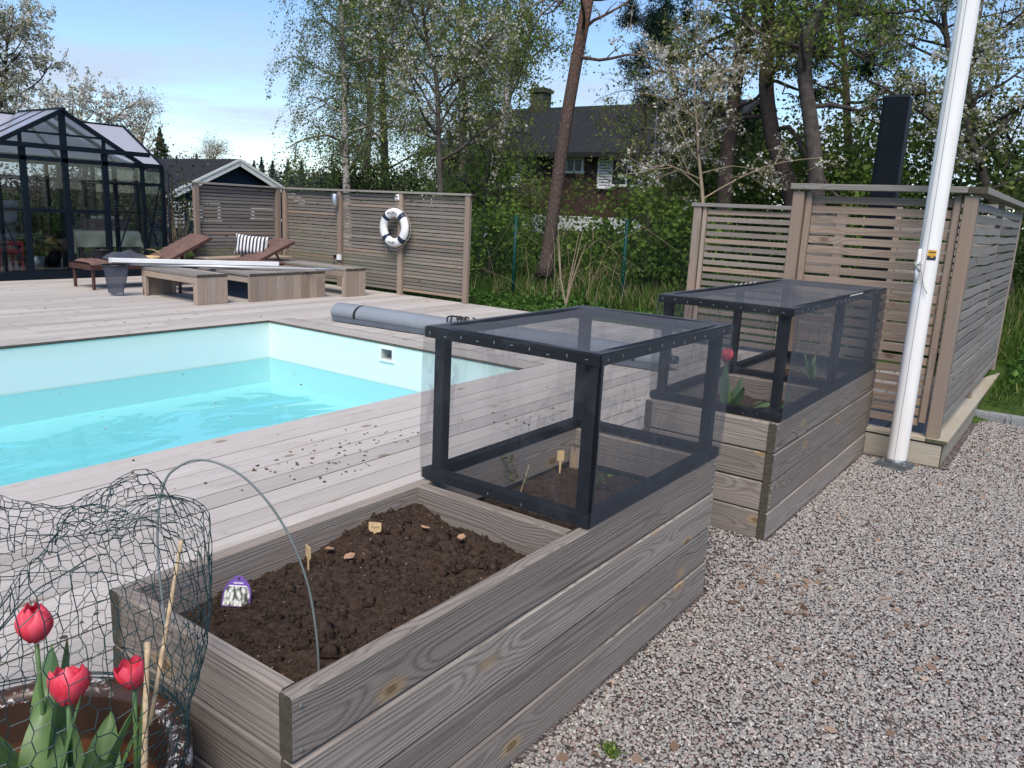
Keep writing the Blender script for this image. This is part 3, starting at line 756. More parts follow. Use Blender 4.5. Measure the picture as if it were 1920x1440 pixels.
def planter(x1, y0, W, L, label, div):
    t = thing('raised_planter', label, 'planter', (x1, y0, 0))
    for k in range(4):
        z = BH * (k + 0.5); j = 0.0015 * (-1) ** k
        plank('board', t, (-TK / 2 + j, 0, z), (-TK / 2 + j, L, z), BH - 0.006, TK, (1, 0, 0), PW, 0.006)
        plank('board', t, (-W + TK / 2 - j, 0, z), (-W + TK / 2 - j, L, z), BH - 0.006, TK, (-1, 0, 0), PW, 0.006)
        plank('board', t, (-W + TK + 0.002, TK / 2 + 0.004, z), (-TK - 0.002, TK / 2 + 0.004, z), BH - 0.006, TK, (0, -1, 0), PW, 0.006)
        plank('board', t, (-W + TK + 0.002, L - TK / 2 - 0.004, z), (-TK - 0.002, L - TK / 2 - 0.004, z), BH - 0.006, TK, (0, 1, 0), PW, 0.006)
    s = MB()
    for k in range(4):
        for yy in (0.022, L - 0.022):
            for dz in (-0.055, 0.055): s.box((0.002, yy, BH * (k + 0.5) + dz), (0.004, 0.008, 0.008), 0, Matrix.Rotation(0.785, 3, 'X'))
    ob('screw_heads', s.mesh('screw_heads', 'galvanised'), t)['kind'] = 'stuff'
    for k in (2, 3):
        z = BH * (k + 0.5)
        plank('divider', t, (-W + TK + 0.002, div + TK / 2, z), (-TK - 0.002, div + TK / 2, z), BH - 0.006, TK, (0, -1, 0), PW, 0.006)
    b = MB(); e_ = TK + 0.003
    for (cx_, cy_, dx_, dy_) in ((-W / 2, e_ + 0.004, W - 2 * e_, 0.004), (-W / 2, L - e_ - 0.004, W - 2 * e_, 0.004), (-e_, L / 2, 0.004, L - 2 * e_ - 0.014), (-W + e_, L / 2, 0.004, L - 2 * e_ - 0.014)): b.box((cx_, cy_, 0.26), (dx_, dy_, 0.50))
    ob('light_block_lining', b.mesh('light_block_lining', 'black_plastic'), t)  # black backing added behind the boards to block light leaking through the joints
    for xx in (-W + TK + 0.035, -TK - 0.035):
        for yy in (TK + 0.035, L - TK - 0.035):
            plank('corner_post', t, (xx, yy, 0.03), (xx, yy, 0.60), 0.055, 0.05, (0, 1, 0), PW, 0.003)
    return t
PW1, PL1, DIV1 = 0.771, 2.382, 1.174
PW2, PL2, DIV2 = 0.786, 2.356, 1.15
pl1 = planter(0.0, 0.0, PW1, PL1, 'near raised planter of knotty grey boards with open soil bed, beside the gravel', DIV1)
pl2 = planter(0.0105, 3.197, PW2, PL2, 'far raised planter of grey boards holding a red tulip, next to the flagpole', DIV2)
def soil_in(pl, W, ya, yb, z, seed, nu, nv, clods, amp=0.02, hollow=None, label=None):
    m = soil_mesh(W - 2 * TK, yb - ya, amp, nu, nv, seed, clods, hollow)
    return ob('soil', m, pl, (-W / 2, (ya + yb) / 2, z))
def hol(u, v):
    return -0.05 * math.exp(-((u - 0.62) ** 2 / 0.03 + (v - 0.72) ** 2 / 0.02)) + 0.05 * math.exp(-((u - 0.02) ** 2 / 0.02 + (v - 0.9) ** 2 / 0.05)) - 0.04 * math.exp(-((u - 1) ** 2 / 0.01)) - 0.035 * math.exp(-((v) ** 2 / 0.02)) 
soil_in(pl1, PW1, TK, DIV1, 0.567, 3.0, 150, 230, 4200, 0.02, hol)
soil_in(pl1, PW1, DIV1 + TK, PL1 - TK, 0.50, 8.0, 60, 90, 700, 0.02)
soil_in(pl2, PW2, TK, DIV2, 0.55, 13.0, 50, 70, 300)
soil_in(pl2, PW2, DIV2 + TK, PL2 - TK, 0.55, 17.0, 40, 50, 150)

# ------------------------------------------------------------------ net cages
def cage(name, label, x0, x1, ysplit, z0, z1, sag, lacing=False):
    """rails, posts and stapled net; ysplit lists the stations along the planter"""
    ya, yb = ysplit[0], ysplit[-1]
    t = thing(name, label, 'net cage', ((x0 + x1) / 2, (ya + yb) / 2, z0))
    O = Vector(t.location); s = 0.048; rh = 0.041
    def P(x, y, z): return Vector((x, y, z)) - O
    BP = 'black_paint'
    def rail(A, B_, wd, th): plank('rail', t, A, B_, wd, th, (0, 0, 1), BP, 0.003)
    zb = z0 + rh / 2 + 0.002; zt = z1 - rh / 2
    for z in (zb, zt):
        rail(P(x0, ya + s / 2, z), P(x1, ya + s / 2, z), s, rh); rail(P(x0, yb - s / 2, z), P(x1, yb - s / 2, z), s, rh)
        rail(P(x0 + s / 2, ya + s, z), P(x0 + s / 2, yb - s, z), s, rh); rail(P(x1 - s / 2, ya + s, z), P(x1 - s / 2, yb - s, z), s, rh)
        for ym in ysplit[1:-1]:
            if z == zb: rail(P(x0 + s, ym, z), P(x1 - s, ym, z), s, rh)
    ins = s * 1.0
    for i, y in enumerate(ysplit):
        yy = y + ins + s * 0.1 if i == 0 else (y - ins - s * 0.1 if i == len(ysplit) - 1 else y)
        for x in (x0 + ins, x1 - ins):
            plank('post', t, P(x, yy, z0 + rh + 0.003), P(x, yy, z1 - rh - 0.001), s, s, (0, 1, 0), BP, 0.003)
    # nets
    def net(fn, nu, nv):
        b = MB(); b.grid(fn, nu, nv); ob('net', b.mesh('net', 'net', True), t)
    nz_ = lambda a, b_: mnoise.noise(Vector((a, b_, x0 * 3 + ya)))
    net(lambda u, v: P(x0 - 0.004 + (x1 - x0 + 0.008) * u, ya + (yb - ya) * v,
        z1 + 0.003 - sag * (math.sin(math.pi * u) * math.sin(math.pi * v)) ** 0.8 - 0.016 * math.sin(math.pi * u) * math.sin(math.pi * v) * (nz_(u * 2.2 + v * 5, v * 2.5 - u * 2) + 0.6 * math.sin(9 * v + 5 * u)) + 0.006 * (math.sin(math.pi * u) * math.sin(math.pi * v)) ** 0.5 * math.sin(26 * (v + 0.35 * u * u) + 6 * nz_(u * 3, v * 3)) * max(0, nz_(u * 2 + 7, v * 2))), 60, 70)
    h = z1 - z0
    def side(fx, fy, out):
        def fn(u, v):
            bulge = 0.012 * math.sin(math.pi * v) * (0.6 + nz_(u * 4, v * 2 + out)) + 0.003 + 0.005 * math.sin(math.pi * v) * max(0, nz_(u * 9 + 3, v * 2.0 + out)) * math.sin(u * 40 + 5 * v)
            x, y = fx(u), fy(u)
            dx, dy = (0, out) if fx(0) != fx(1) else (out, 0)
            return P(x + dx * bulge, y + dy * bulge, z0 + 0.002 + (h - 0.002) * v)
        net(fn, 44, 16)
    side(lambda u: x0 - 0.002 + (x1 - x0 + 0.004) * u, lambda u: ya - 0.002, -1)
    side(lambda u: x0 + (x1 - x0) * u, lambda u: yb + 0.002, 1)
    side(lambda u: x0 - 0.004, lambda u: ya + (yb - ya) * u, -1)
    side(lambda u: x1 + 0.004, lambda u: ya + (yb - ya) * u, 1)
    # staples on the front and right rails
    b = MB(); n = 10
    for k in range(n):
        x = x0 + (x1 - x0) * (k + 0.4) / n
        for z, pr in ((zt, 1), (zb, 0.45)):
            if random.random() > pr: continue
            if k % 2 == 0: b.box(P(x, ya - 0.0075, z + random.uniform(-0.006, 0.006)), (0.0016, 0.002, 0.011))
            else: b.box(P(x, ya - 0.0075, z + random.uniform(-0.006, 0.006)), (0.011, 0.002, 0.0016))
    for k in range(int(n * (yb - ya))):
        y = ya + (yb - ya) * (k + 0.4) / (n * (yb - ya))
        if random.random() < 0.6: b.box(P(x1 + 0.0085, y, zt + random.uniform(-0.006, 0.006)), (0.002, 0.0016, 0.010))
    ob('staples', b.mesh('staples', 'staple'), t)['kind'] = 'stuff'
    if lacing:
        ym = ysplit[1]
        for (xx, lo, hi) in ((x0 + 0.01, ym - 0.05, ym + 0.42), (x1 - 0.005, ym - 0.02, ym + 0.33)):
            pts = []
            for k in range(11):
                pts.append(P(xx + (0.012 if k % 2 else -0.012), lo + (hi - lo) * k / 10, z1 + 0.008 + (0.0 if k % 2 else -0.026)))
            b = MB(); b.tube(pts, 0.0022, 5); ob('lacing_cord', b.mesh('lacing_cord', 'rope_white'), t)
    return t
cage('net_cage', 'square black net cage standing on the back half of the near planter', -0.768, -0.002, [1.243, 2.400], 0.681, 1.287, 0.035)
cage('net_cage', 'long black net cage with laced cord standing on the far planter', -0.768, 0.006, [3.235, 4.42, 5.49], 0.681, 1.297, 0.05, True)

# ------------------------------------------------------------------ slatted enclosure on its platform
PZ = 0.211
t = thing('slatted_enclosure', 'tall square slatted wooden enclosure on a low platform behind the flagpole', 'enclosure', (0.0, 5.5, 0.0))
def E_(x, y, z): return Vector((x, y - 5.5, z))
SW = ('screen_wood', 'end_grain'); GW = ('grey_screen_wood', 'end_grain'); PO = ('post_wood', 'end_grain'); PF = ('platform_wood', 'green_end_grain')
# platform boards
plank('platform_board', t, E_(-0.95, 5.555, PZ - 0.014), E_(0.425, 5.555, PZ - 0.014), 0.11, 0.028, (0, 0, 1), PF)
plank('platform_board', t, E_(0.50, 5.50, PZ - 0.013), E_(0.50, 9.52, PZ - 0.013), 0.145, 0.028, (0, 0, 1), PF)
for k in range(9): plank('platform_board', t, E_(0.345 - 0.15 * k, 5.615, PZ - 0.015), E_(0.345 - 0.15 * k, 9.5, PZ - 0.015), 0.143, 0.028, (0, 0, 1), ('deck_wood', 'end_grain'))
plank('skirt_board', t, E_(-0.95, 5.53, 0.085), E_(0.54, 5.53, 0.085), 0.17, 0.04, (0, -1, 0), PF)
plank('skirt_board', t, E_(0.525, 5.552, 0.083), E_(0.525, 9.5, 0.083), 0.17, 0.04, (1, 0, 0), PF)
PT = 1.985
def epost(x, y, wx=0.09, wy=0.09): plank('post', t, E_(x, y, PZ + 0.002), E_(x, y, PT), wx, wy, (0, 1, 0), PO, 0.006)
epost(0.462, 5.575); epost(-0.74, 5.575); epost(0.475, 7.47, 0.045, 0.09); epost(0.475, 9.42, 0.06, 0.09); epost(-0.74, 9.42)
for x in (0.375, -0.665): plank('batten', t, E_(x, 5.585, PZ + 0.10), E_(x, 5.585, PT - 0.003), 0.05, 0.05, (0, -1, 0), PO, 0.006)
n = 22; pitch = 0.0775
for k in range(n):
    z = 1.93 - k * pitch
    plank('slat', t, E_(-0.638, 5.60, z), E_(0.348, 5.60, z), 0.0555, 0.022, (0, -1, 0), SW, 0.002)
def wavy(name, x, y0, y1, z, amp, mats):
    b = MB(); h = 0.058; ph = random.uniform(0, 6); n_ = 6; s = Vector((x, (y0 + y1) / 2, z)); L = y1 - y0
    pts = []
    for i in range(n_ + 1):
        u = -L / 2 + L * i / n_; dz = amp * math.sin(u * 4.2 + ph) + random.uniform(-1, 1) * amp * 0.4
        for (a, c) in ((-0.011, -h / 2), (0.011, -h / 2), (0.011, h / 2), (-0.011, h / 2)): pts.append((u, a, c + dz))
    fs = [(i * 4 + k, i * 4 + (k + 1) % 4, i * 4 + 4 + (k + 1) % 4, i * 4 + 4 + k) for i in range(n_) for k in range(4)]
    fs += [(3, 2, 1, 0), tuple(n_ * 4 + k for k in range(4))]
    b.add(pts, fs)
    o = ob(name, b.mesh(name, mats), t, E_(*s), (0, 0, math.pi / 2)); return o
for k in range(21):
    z = 1.91 - k * 0.079
    wavy('slat', 0.488, 5.63, 7.44, z + random.uniform(-0.004, 0.004), 0.005, 'grey_screen_wood'); wavy('slat', 0.488, 7.50, 9.38, z + random.uniform(-0.004, 0.004), 0.004, 'grey_screen_wood')
for k in range(20):
    z = 1.90 - k * 0.081
    plank('slat', t, E_(-0.69, 9.42, z), E_(0.44, 9.42, z), 0.056, 0.022, (0, -1, 0), GW, 0.002)
plank('inner_post', t, E_(-0.30, 9.36, PZ), E_(-0.30, 9.36, PT), 0.07, 0.045, (0, -1, 0), PO)
# cap
plank('cap_rail', t, E_(-0.80, 5.565, 2.023), E_(0.435, 5.565, 2.023), 0.12, 0.045, (0, 0, 1), ('grey_screen_wood', 'end_grain'), 0.003)
plank('cap_rail', t, E_(0.497, 5.505, 2.0235), E_(0.497, 9.50, 2.0235), 0.12, 0.045, (0, 0, 1), ('grey_screen_wood', 'end_grain'), 0.003)
plank('cap_rail', t, E_(-0.80, 9.44, 2.022), E_(0.435, 9.44, 2.022), 0.12, 0.045, (0, 0, 1), ('grey_screen_wood', 'end_grain'), 0.003)

# black stove flue inside it
t = thing('flue', 'tall black flue pipe rising above the slatted enclosure', 'flue', (-0.335, 6.6, PZ))
b = MB(); prof = []
wv, ch = 0.104, 0.035
pr = [(-wv + ch, -wv), (wv - ch, -wv), (wv, -wv + ch), (wv, wv - ch), (wv - ch, wv), (-wv + ch, wv), (-wv, wv - ch), (-wv, -wv + ch)]
H = 2.81 - PZ
b.add([(x, y, 0) for x, y in pr] + [(x, y, H) for x, y in pr], [(i, (i + 1) % 8, 8 + (i + 1) % 8, 8 + i) for i in range(8)] + [tuple(range(8, 16))])
ob('pipe', b.mesh('pipe', 'flue_black'), t)
b = MB(); b.add([(x * 1.04, y * 1.04, H - 0.006) for x, y in pr] + [(x * 1.04, y * 1.04, H + 0.012) for x, y in pr], [(i, (i + 1) % 8, 8 + (i + 1) % 8, 8 + i) for i in range(8)] + [tuple(range(8, 16)), tuple(range(7, -1, -1))])
ob('rim', b.mesh('rim', 'black_plastic'), t)

# lower screen to the left of it
t = thing('slatted_screen', 'lower slatted wooden screen left of the tall enclosure', 'screen', (-1.6, 7.25, DK))
def S_(x, z): return Vector((x + 1.6, 0, z - DK))
plank('post', t, S_(-2.305, DK), S_(-2.305, 1.865), 0.09, 0.07, (0, -1, 0), PO, 0.005)
plank('batten', t, S_(-2.225, DK + 0.05), S_(-2.225, 1.86), 0.045, 0.045, (0, -1, 0), PO, 0.004)
plank('post', t, S_(-0.82, DK), S_(-0.82, 1.865), 0.09, 0.07, (0, -1, 0), PO, 0.005)
for k in range(19):
    z = 1.815 - 0.0755 * k
    o = plank('slat', t, S_(-2.195, z), S_(-0.87, z), 0.048, 0.022, (0, -1, 0), ('fence_wood' if k % 4 else 'screen_wood', 'end_grain'), 0.002)
plank('cap_rail', t, S_(-2.37, 1.886), S_(-0.77, 1.886), 0.10, 0.038, (0, 0, 1), ('grey_screen_wood', 'end_grain'))

# ------------------------------------------------------------------ flagpole
t = thing('flagpole', 'white flagpole leaning into view in front of the enclosure', 'flagpole', (0.288, 5.27, 0.0))
b = MB(); Hp = 8.0; N = 40; r0, r1 = 0.0685, 0.064
vs_ = []; zs = [0.07, 1.0, 2.0, 3.2, 4.5, 6.0, Hp]
for z in zs:
    r = r0 + (r1 - r0) * z / Hp
    for k in range(N): a = 2 * math.pi * k / N; vs_.append((r * math.cos(a), r * math.sin(a), z))
b.add(vs_, [(i * N + k, i * N + (k + 1) % N, (i + 1) * N + (k + 1) % N, (i + 1) * N + k) for i in range(len(zs) - 1) for k in range(N)] + [tuple((len(zs) - 1) * N + k for k in range(N))])
ob('shaft', b.mesh('shaft', 'pole_white', True), t)
b = MB()
for an in (-1.62,):
    pts = [((r0 + (r1 - r0) * z / Hp + 0.0006) * math.cos(an), (r0 + (r1 - r0) * z / Hp + 0.0006) * math.sin(an), z) for z in np.linspace(0.08, Hp, 14)]
    b.tube(pts, 0.0022, 5)
ob('seam', b.mesh('seam', 'pole_groove'), t)
b = MB(); b.box((0.0, 0.0, 0.035), (0.20, 0.16, 0.03)); bo = b.mesh('base_plate', 'pole_base'); R = (0, 0, rad(-12))
bp = ob('base_plate', bo, t, (0, 0, 0), R)
b = MB(); b.box((-0.02, -0.012, 0.010), (0.235, 0.18, 0.02)); ob('foot_plate', b.mesh('foot_plate', 'pole_base'), t, (0, 0, 0), R)
b = MB(); b.lathe([(0.07, 0.03), (0.080, 0.052), (0.076, 0.075), (0.069, 0.078)], 28); ob('collar', b.mesh('collar', 'pole_base', True), t)
for sx in (-1, 1):
    b = MB(); b.tube([(sx * 0.075, -0.045, 0.05), (sx * 0.075, -0.045, 0.068)], 0.012, 6); ob('bolt', b.mesh('bolt', 'galvanised'), bp)
# cleat with rope, and a small sticker
ang = -2.05; zc = 1.505
rc_ = 0.067
cb = Vector((rc_ * math.cos(ang), rc_ * math.sin(ang), zc)); nrm = Vector((math.cos(ang), math.sin(ang), 0))
b = MB()
b.tube([cb + nrm * 0.03 + Vector((0, 0, d)) for d in (-0.135, -0.06, 0, 0.06, 0.10)], [0.010, 0.0155, 0.016, 0.013, 0.010], 6)
b.tube([cb - nrm * 0.004, cb + nrm * 0.03], 0.012, 6)
cl = ob('cleat', b.mesh('cleat', 'white_plastic', True), t)
b = MB(); tv = nrm.cross(Vector((0, 0, 1)))
pts = []
for k in range(46):
    a = k * 0.75; s_ = 0.05 * math.sin(a * 0.5)
    pts.append(cb + nrm * (0.034 + 0.013 * math.cos(a)) + tv * (0.022 * math.sin(a)) + Vector((0, 0, -0.018 + s_ * 0.75 + 0.006 * math.sin(k * 1.7))))
b.tube(pts, 0.0042, 5)
tail = [cb + nrm * 0.03 - tv * -0.018 + Vector((0, 0, 0.02)), cb + nrm * 0.022 - tv * 0.02 + Vector((0, 0, -0.03)), cb + nrm * 0.010 - tv * 0.036 + Vector((0, 0, -0.10)), cb - nrm * 0.001 - tv * 0.055 + Vector((0, 0, -0.17)), cb - nrm * 0.010 - tv * 0.075 + Vector((0, 0, -0.20))]
b.tube(tail, 0.0035, 5)
b.tube([cb + nrm * 0.03 + Vector((0, 0, 0.05)), cb + nrm * 0.012 + Vector((0, 0, 0.3)), Vector((0.0, 0, 0)) + nrm * 0.068 + Vector((0, 0, 3.0)), nrm * 0.066 + Vector((0, 0, Hp - 0.1))], 0.0022, 5)
ob('halyard', b.mesh('halyard', 'rope_grey', True), cl)
def on_pole(a, z, lift=0.0008):
    r = r0 + (r1 - r0) * z / Hp + lift; return Vector((r * math.cos(a), r * math.sin(a), z))
def pole_patch(name, a0, a1, z0, z1, mat, lift, par, n=6):
    b = MB(); b.grid(lambda u, v: on_pole(a0 + (a1 - a0) * u, z0 + (z1 - z0) * v, lift), n, 2); return ob(name, b.mesh(name, mat), par)
A0, A1, Z0, Z1 = -1.60, -0.85, 1.532, 1.602
A0, A1 = -1.55, -0.68
stk = pole_patch('sticker', A0, A1, Z0, Z1, 'sticker_yellow', 0.0010, t)
pole_patch('print_block', A0, A1, Z0, Z0 + 0.028, 'sticker_black', 0.0016, stk)
pole_patch('print_bar', A0 + 0.12, A1 - 0.10, Z1 - 0.020, Z1 - 0.012, 'sticker_black', 0.0016, stk)
b = MB()
am, zm = (A0 + A1) / 2, Z0 + 0.031
for (ri, ro, mi) in ((0.0, 0.006, 1), (0.006, 0.010, 0), (0.010, 0.014, 1)):
    N2 = 16
    for k in range(N2):
        q = []
        for (rr_, kk) in ((ri, k), (ro, k), (ro, k + 1), (ri, k + 1)):
            th = 2 * math.pi * kk / N2; q.append(on_pole(am + rr_ * math.cos(th) / r0, zm + rr_ * math.sin(th), 0.0022))
        b.add(q, [(0, 1, 2, 3)], mi)
ob('print_emblem', b.mesh('print_emblem', ['sticker_orange', 'sticker_yellow']), stk)

# ------------------------------------------------------------------ pool-side slat fence
FW_ = ('fence_wood', 'end_grain')
def slat_fence(label, posts, post_out, nslat, first, pitch_, ztop, cap_out=0.0, slat_back=0.03):
    base = Vector((*posts[0], DK)); t = thing('slat_fence', label, 'fence', base)
    d = (Vector((*posts[-1], 0)) - Vector((*posts[0], 0))).normalized(); out = Vector((*post_out, 0))
    for i, p in enumerate(posts):
        q = Vector((*p, 0)) - Vector((base.x, base.y, 0))
        plank('post', t, q + Vector((0, 0, 0.002 if i < 99 else 0)), q + Vector((0, 0, ztop - DK - 0.02)), 0.085, 0.06, out, PO, 0.005)
    for i in range(len(posts) - 1):
        a = Vector((*posts[i], 0)) - Vector((base.x, base.y, 0)); c = Vector((*posts[i + 1], 0)) - Vector((base.x, base.y, 0))
        a2 = a + d * 0.003 - out * slat_back; c2 = c - d * 0.003 - out * slat_back
        for k in range(nslat):
            z = first - DK - k * pitch_ + random.uniform(-0.002, 0.002)
            plank('slat', t, a2 + Vector((0, 0, z)), c2 + Vector((0, 0, z)), 0.041, 0.02, out, FW_ if (k * 7 + i * 5) % 13 else ('post_wood', 'end_grain'), 0.002)
    A = Vector((0, 0, ztop - DK - 0.005)) - d * 0.08; B_ = Vector((*posts[-1], 0)) - Vector((base.x, base.y, 0)) + d * (0.08) + Vector((0, 0, ztop - DK - 0.005))
    plank('cap_rail', t, A - out * 0.02, B_ - out * 0.02, 0.12, 0.03, (0, 0, 1), ('grey_screen_wood', 'end_grain'))
    return t
slat_fence('long slat fence beside the deck edge, carrying the lifebuoy', [(-6.0, 7.84), (-7.30, 7.84), (-8.65, 7.84), (-10.03, 7.84)], (0, -1), 27, 1.855, 0.0535, 1.918, slat_back=0.042)
slat_fence('short slat fence bay turned at the corner, behind the lounger with striped pillow', [(-10.06, 7.72), (-10.06, 6.20)], (1, 0), 26, 1.86, 0.0545, 1.921, slat_back=0.042)

# lifebuoy
t = thing('lifebuoy', 'white lifebuoy with navy bands hanging on the long slat fence', 'lifebuoy', (-7.335, 7.735, 1.393))
def torus(Rm, rm, a0, a1, nu, nv, extra=0.0, flat=0.8):
    b = MB(); 
    def fn(u, v):
        a = a0 + (a1 - a0) * u; c = 2 * math.pi * v; r = rm + extra
        return ((Rm + r * math.cos(c)) * math.cos(a), r * flat * math.sin(c), (Rm + r * math.cos(c)) * math.sin(a))
    b.grid(fn, nu, nv); return b
ob('ring', torus(0.222, 0.066, 0, 2 * math.pi, 48, 16).mesh('ring', 'buoy_white', True), t)
for k in range(4):
    a = math.pi / 4 + k * math.pi / 2
    ob('band', torus(0.222, 0.066, a - 0.15, a + 0.15, 6, 16, 0.002).mesh('band', 'navy_band', True), t)
b = MB(); pts = []
for k in range(61):
    a = 2 * math.pi * k / 60; sag = 0.030 * abs(math.sin(2 * (a - math.pi / 4)))
    pts.append(((0.292 + sag) * math.cos(a), 0.015, (0.292 + sag) * math.sin(a) - 0.01 * abs(math.cos(a))))
b.tube(pts, 0.0045, 5); b.tube([(-0.05, 0.02, 0.285), (0.0, 0.028, 0.42), (0.05, 0.02, 0.285)], 0.0035, 5)
b.tube([(-0.20, 0.03, -0.26), (-0.205, 0.03, -0.33), (-0.185, 0.03, -0.36), (-0.195, 0.03, -0.42)], 0.004, 5)
ob('rope', b.mesh('rope', 'rope_grey', True), t)
def text_mesh(txt, size):
    cu = bpy.data.curves.new('lettering', 'FONT'); cu.body = txt; cu.size = size; cu.align_x = 'CENTER'; cu.extrude = 0.0008
    o = bpy.data.objects.new('tmp', cu); me = bpy.data.meshes.new_from_object(o); bpy.data.objects.remove(o); bpy.data.curves.remove(cu); return me
def arc_text(txt, am, step, Rr, size, flip=False):
    n = len(txt)
    for i, chh in enumerate(txt):
        a = am + (i - (n - 1) / 2) * step
        me = text_mesh(chh, size); me.materials.append(M['ink'])
        o = ob('letter', me, t)
        ph = a - math.pi / 2 if not flip else a + math.pi / 2
        X = Vector((math.cos(ph), 0, math.sin(ph))); Y = Vector((-math.sin(ph), 0, math.cos(ph))); Z = X.cross(Y)
        o.rotation_euler = Matrix((X, Y, Z)).transposed().to_euler()
        o.location = Vector((Rr * math.cos(a), -0.0545, Rr * math.sin(a))) - Y * size * 0.35
arc_text('MÅLORCA', math.pi / 2, -0.135, 0.222, 0.052)
arc_text('FARBÖ', -math.pi / 2 - 0.05, 0.13, 0.222, 0.050, True)
# hook it hangs on
t = thing('fence_hook', 'white plastic hook above the lifebuoy on the fence post', 'hook', (-7.33, 7.805, 1.84))
b = MB(); b.box((0, -0.004, 0), (0.04, 0.012, 0.085)); ob('plate', b.mesh('plate', 'white_plastic'), t)
b = MB(); b.tube([(0, -0.01, -0.02), (0, -0.055, -0.03), (0, -0.065, -0.005)], 0.009, 8); b.tube([(0, -0.01, 0.03), (-0.025, -0.03, 0.025)], 0.010, 8)
ob('prong', b.mesh('prong', 'white_plastic', True), t)
# wall light and outlet
t = thing('wall_light', 'brushed steel cylinder light under the fence cap', 'light', (-8.67, 7.75, 1.76))
b = MB(); b.lathe([(0.0, -0.09), (0.045, -0.09), (0.048, -0.086), (0.048, 0.086), (0.045, 0.09), (0, 0.09)], 24); ob('housing', b.mesh('housing', 'steel', True), t)
b = MB(); b.box((0, 0.045, 0), (0.04, 0.03, 0.10)); ob('bracket', b.mesh('bracket', 'steel'), t)
t = thing('power_outlet', 'white outdoor power outlet with a black plug on the fence post', 'outlet', (-8.62, 7.795, 0.86))
b = MB(); b.box((0, 0, 0), (0.075, 0.04, 0.085)); ob('box', b.mesh('box', 'white_plastic'), t)
b = MB(); b.box((-0.07, -0.01, 0.005), (0.065, 0.04, 0.05)); pg = ob('plug', b.mesh('plug', 'black_plastic'), t)
b = MB(); b.tube([(-0.10, -0.01, 0), (-0.115, -0.01, -0.06), (-0.11, -0.01, -0.14)], 0.006, 6); ob('cord', b.mesh('cord', 'black_plastic'), pg)

# ------------------------------------------------------------------ green wire fence
t = thing('wire_fence', 'thin wire mesh fence on two dark green metal posts behind the deck', 'fence', (-5.7, 9.85, 0.25))
fp = []
for (px, py, ptop) in ((961, 558, 406), (1164, 573, 408)):
    g0 = onz(px, py, 0.30); fp.append(g0)
dirf = (fp[1] - fp[0]).normalized(); O = Vector(t.location)
ends = [fp[0] - dirf * 2.2 * 2, fp[0] - dirf * 2.2, fp[0], fp[1], fp[1] + dirf * 2.0, fp[1] + dirf * 4.0, fp[1] + dirf * 6.0]
for i, p in enumerate(ends):
    if i in (1, 4, 6): continue
    q = p - O; b = MB(); zt = 1.66 - O.z
    b.tube([(q.x, q.y, -0.2), (q.x, q.y, zt)], 0.030, 10); po_ = ob('post', b.mesh('post', 'green_paint', True), t)
    b = MB(); b.lathe([(0.0, zt + 0.012), (0.027, zt + 0.006), (0.027, zt - 0.01)], 10, (q.x, q.y, 0)); ob('cap', b.mesh('cap', 'green_paint', True), po_)
    b = MB()
    for z in (0.55, 1.33): b.box((q.x + 0.012, q.y - 0.024, z), (0.008, 0.012, 0.012))
    ob('clip', b.mesh('clip', 'staple'), po_)['kind'] = 'stuff'
b = MB(); A = ends[0] - O; L = (ends[-1] - ends[0]).length; zb, zt = 0.03, 1.36; hh = zt - zb; stp = 0.075
for k in range(int((L + hh) / stp)):
    s0 = k * stp - hh
    for sgn in (1, -1):
        a0 = s0 if sgn > 0 else s0 + hh; a1 = s0 + hh if sgn > 0 else s0
        lo, hi = 0.0, 1.0
        if min(a0, a1) < 0 or max(a0, a1) > L: continue
        b.tube([A + dirf * a0 + Vector((0, 0, zb)), A + dirf * a1 + Vector((0, 0, zt))], 0.0011, 3, caps=False)
for z in (zb, (zb + zt) / 2, zt): b.tube([A + Vector((0, 0, z)), A + dirf * L + Vector((0, 0, z))], 0.0016, 3)
ob('wire_mesh', b.mesh('wire_mesh', 'green_paint'), t)['kind'] = 'stuff'
# green rail at the right
t = thing('handrail', 'dark green tube rail sloping over the grass at the right edge', 'rail', (1.4, 9.6, 0.55))
b = MB(); P0, P1_ = at(1871, 652, 11.4), at(2120, 570, 11.8); O = Vector(t.location)
b.tube([P0 - O, P1_ - O], 0.032, 10); ob('tube', b.mesh('tube', 'green_paint', True), t)
for k, s_ in enumerate((0.04, 0.9)):
    p = P0.lerp(P1_, s_) - O; b = MB(); b.tube([p, (p.x, p.y, -0.6)], 0.022, 8); ob('leg', b.mesh('leg', 'green_paint', True), t)

# ------------------------------------------------------------------ rolled pool cover
t = thing('pool_cover_roll', 'long grey rolled pool cover with black straps lying on the deck', 'pool cover', (-3.75, 5.40, DK))
b = MB(); Lr = 4.1; N = 26
vs_ = []; secs = np.linspace(-2.02, 2.02, 9)
prof_r = lambda a: 0.118 * (1.12 if abs(math.cos(a)) > 0.9 else 1.0)
for x in secs:
    for k in range(N):
        a = 2 * math.pi * k / N; rr_ = 0.115 + 0.012 * math.cos(2 * a)
        vs_.append((x, 1.10 * rr_ * math.cos(a), 0.105 + 0.96 * rr_ * math.sin(a) + 0.004 * math.sin(x * 3)))
fs = [(i * N + k, i * N + (k + 1) % N, (i + 1) * N + (k + 1) % N, (i + 1) * N + k) for i in range(8) for k in range(N)]
b.add(vs_, fs); b.add(vs_[:N], [tuple(range(N))]); b.add(vs_[-N:], [tuple(range(N - 1, -1, -1))])
t.rotation_euler = (0, 0, rad(4.0))
ob('sheet', b.mesh('sheet', 'cover_grey', True), t)
b = MB(); pts = []
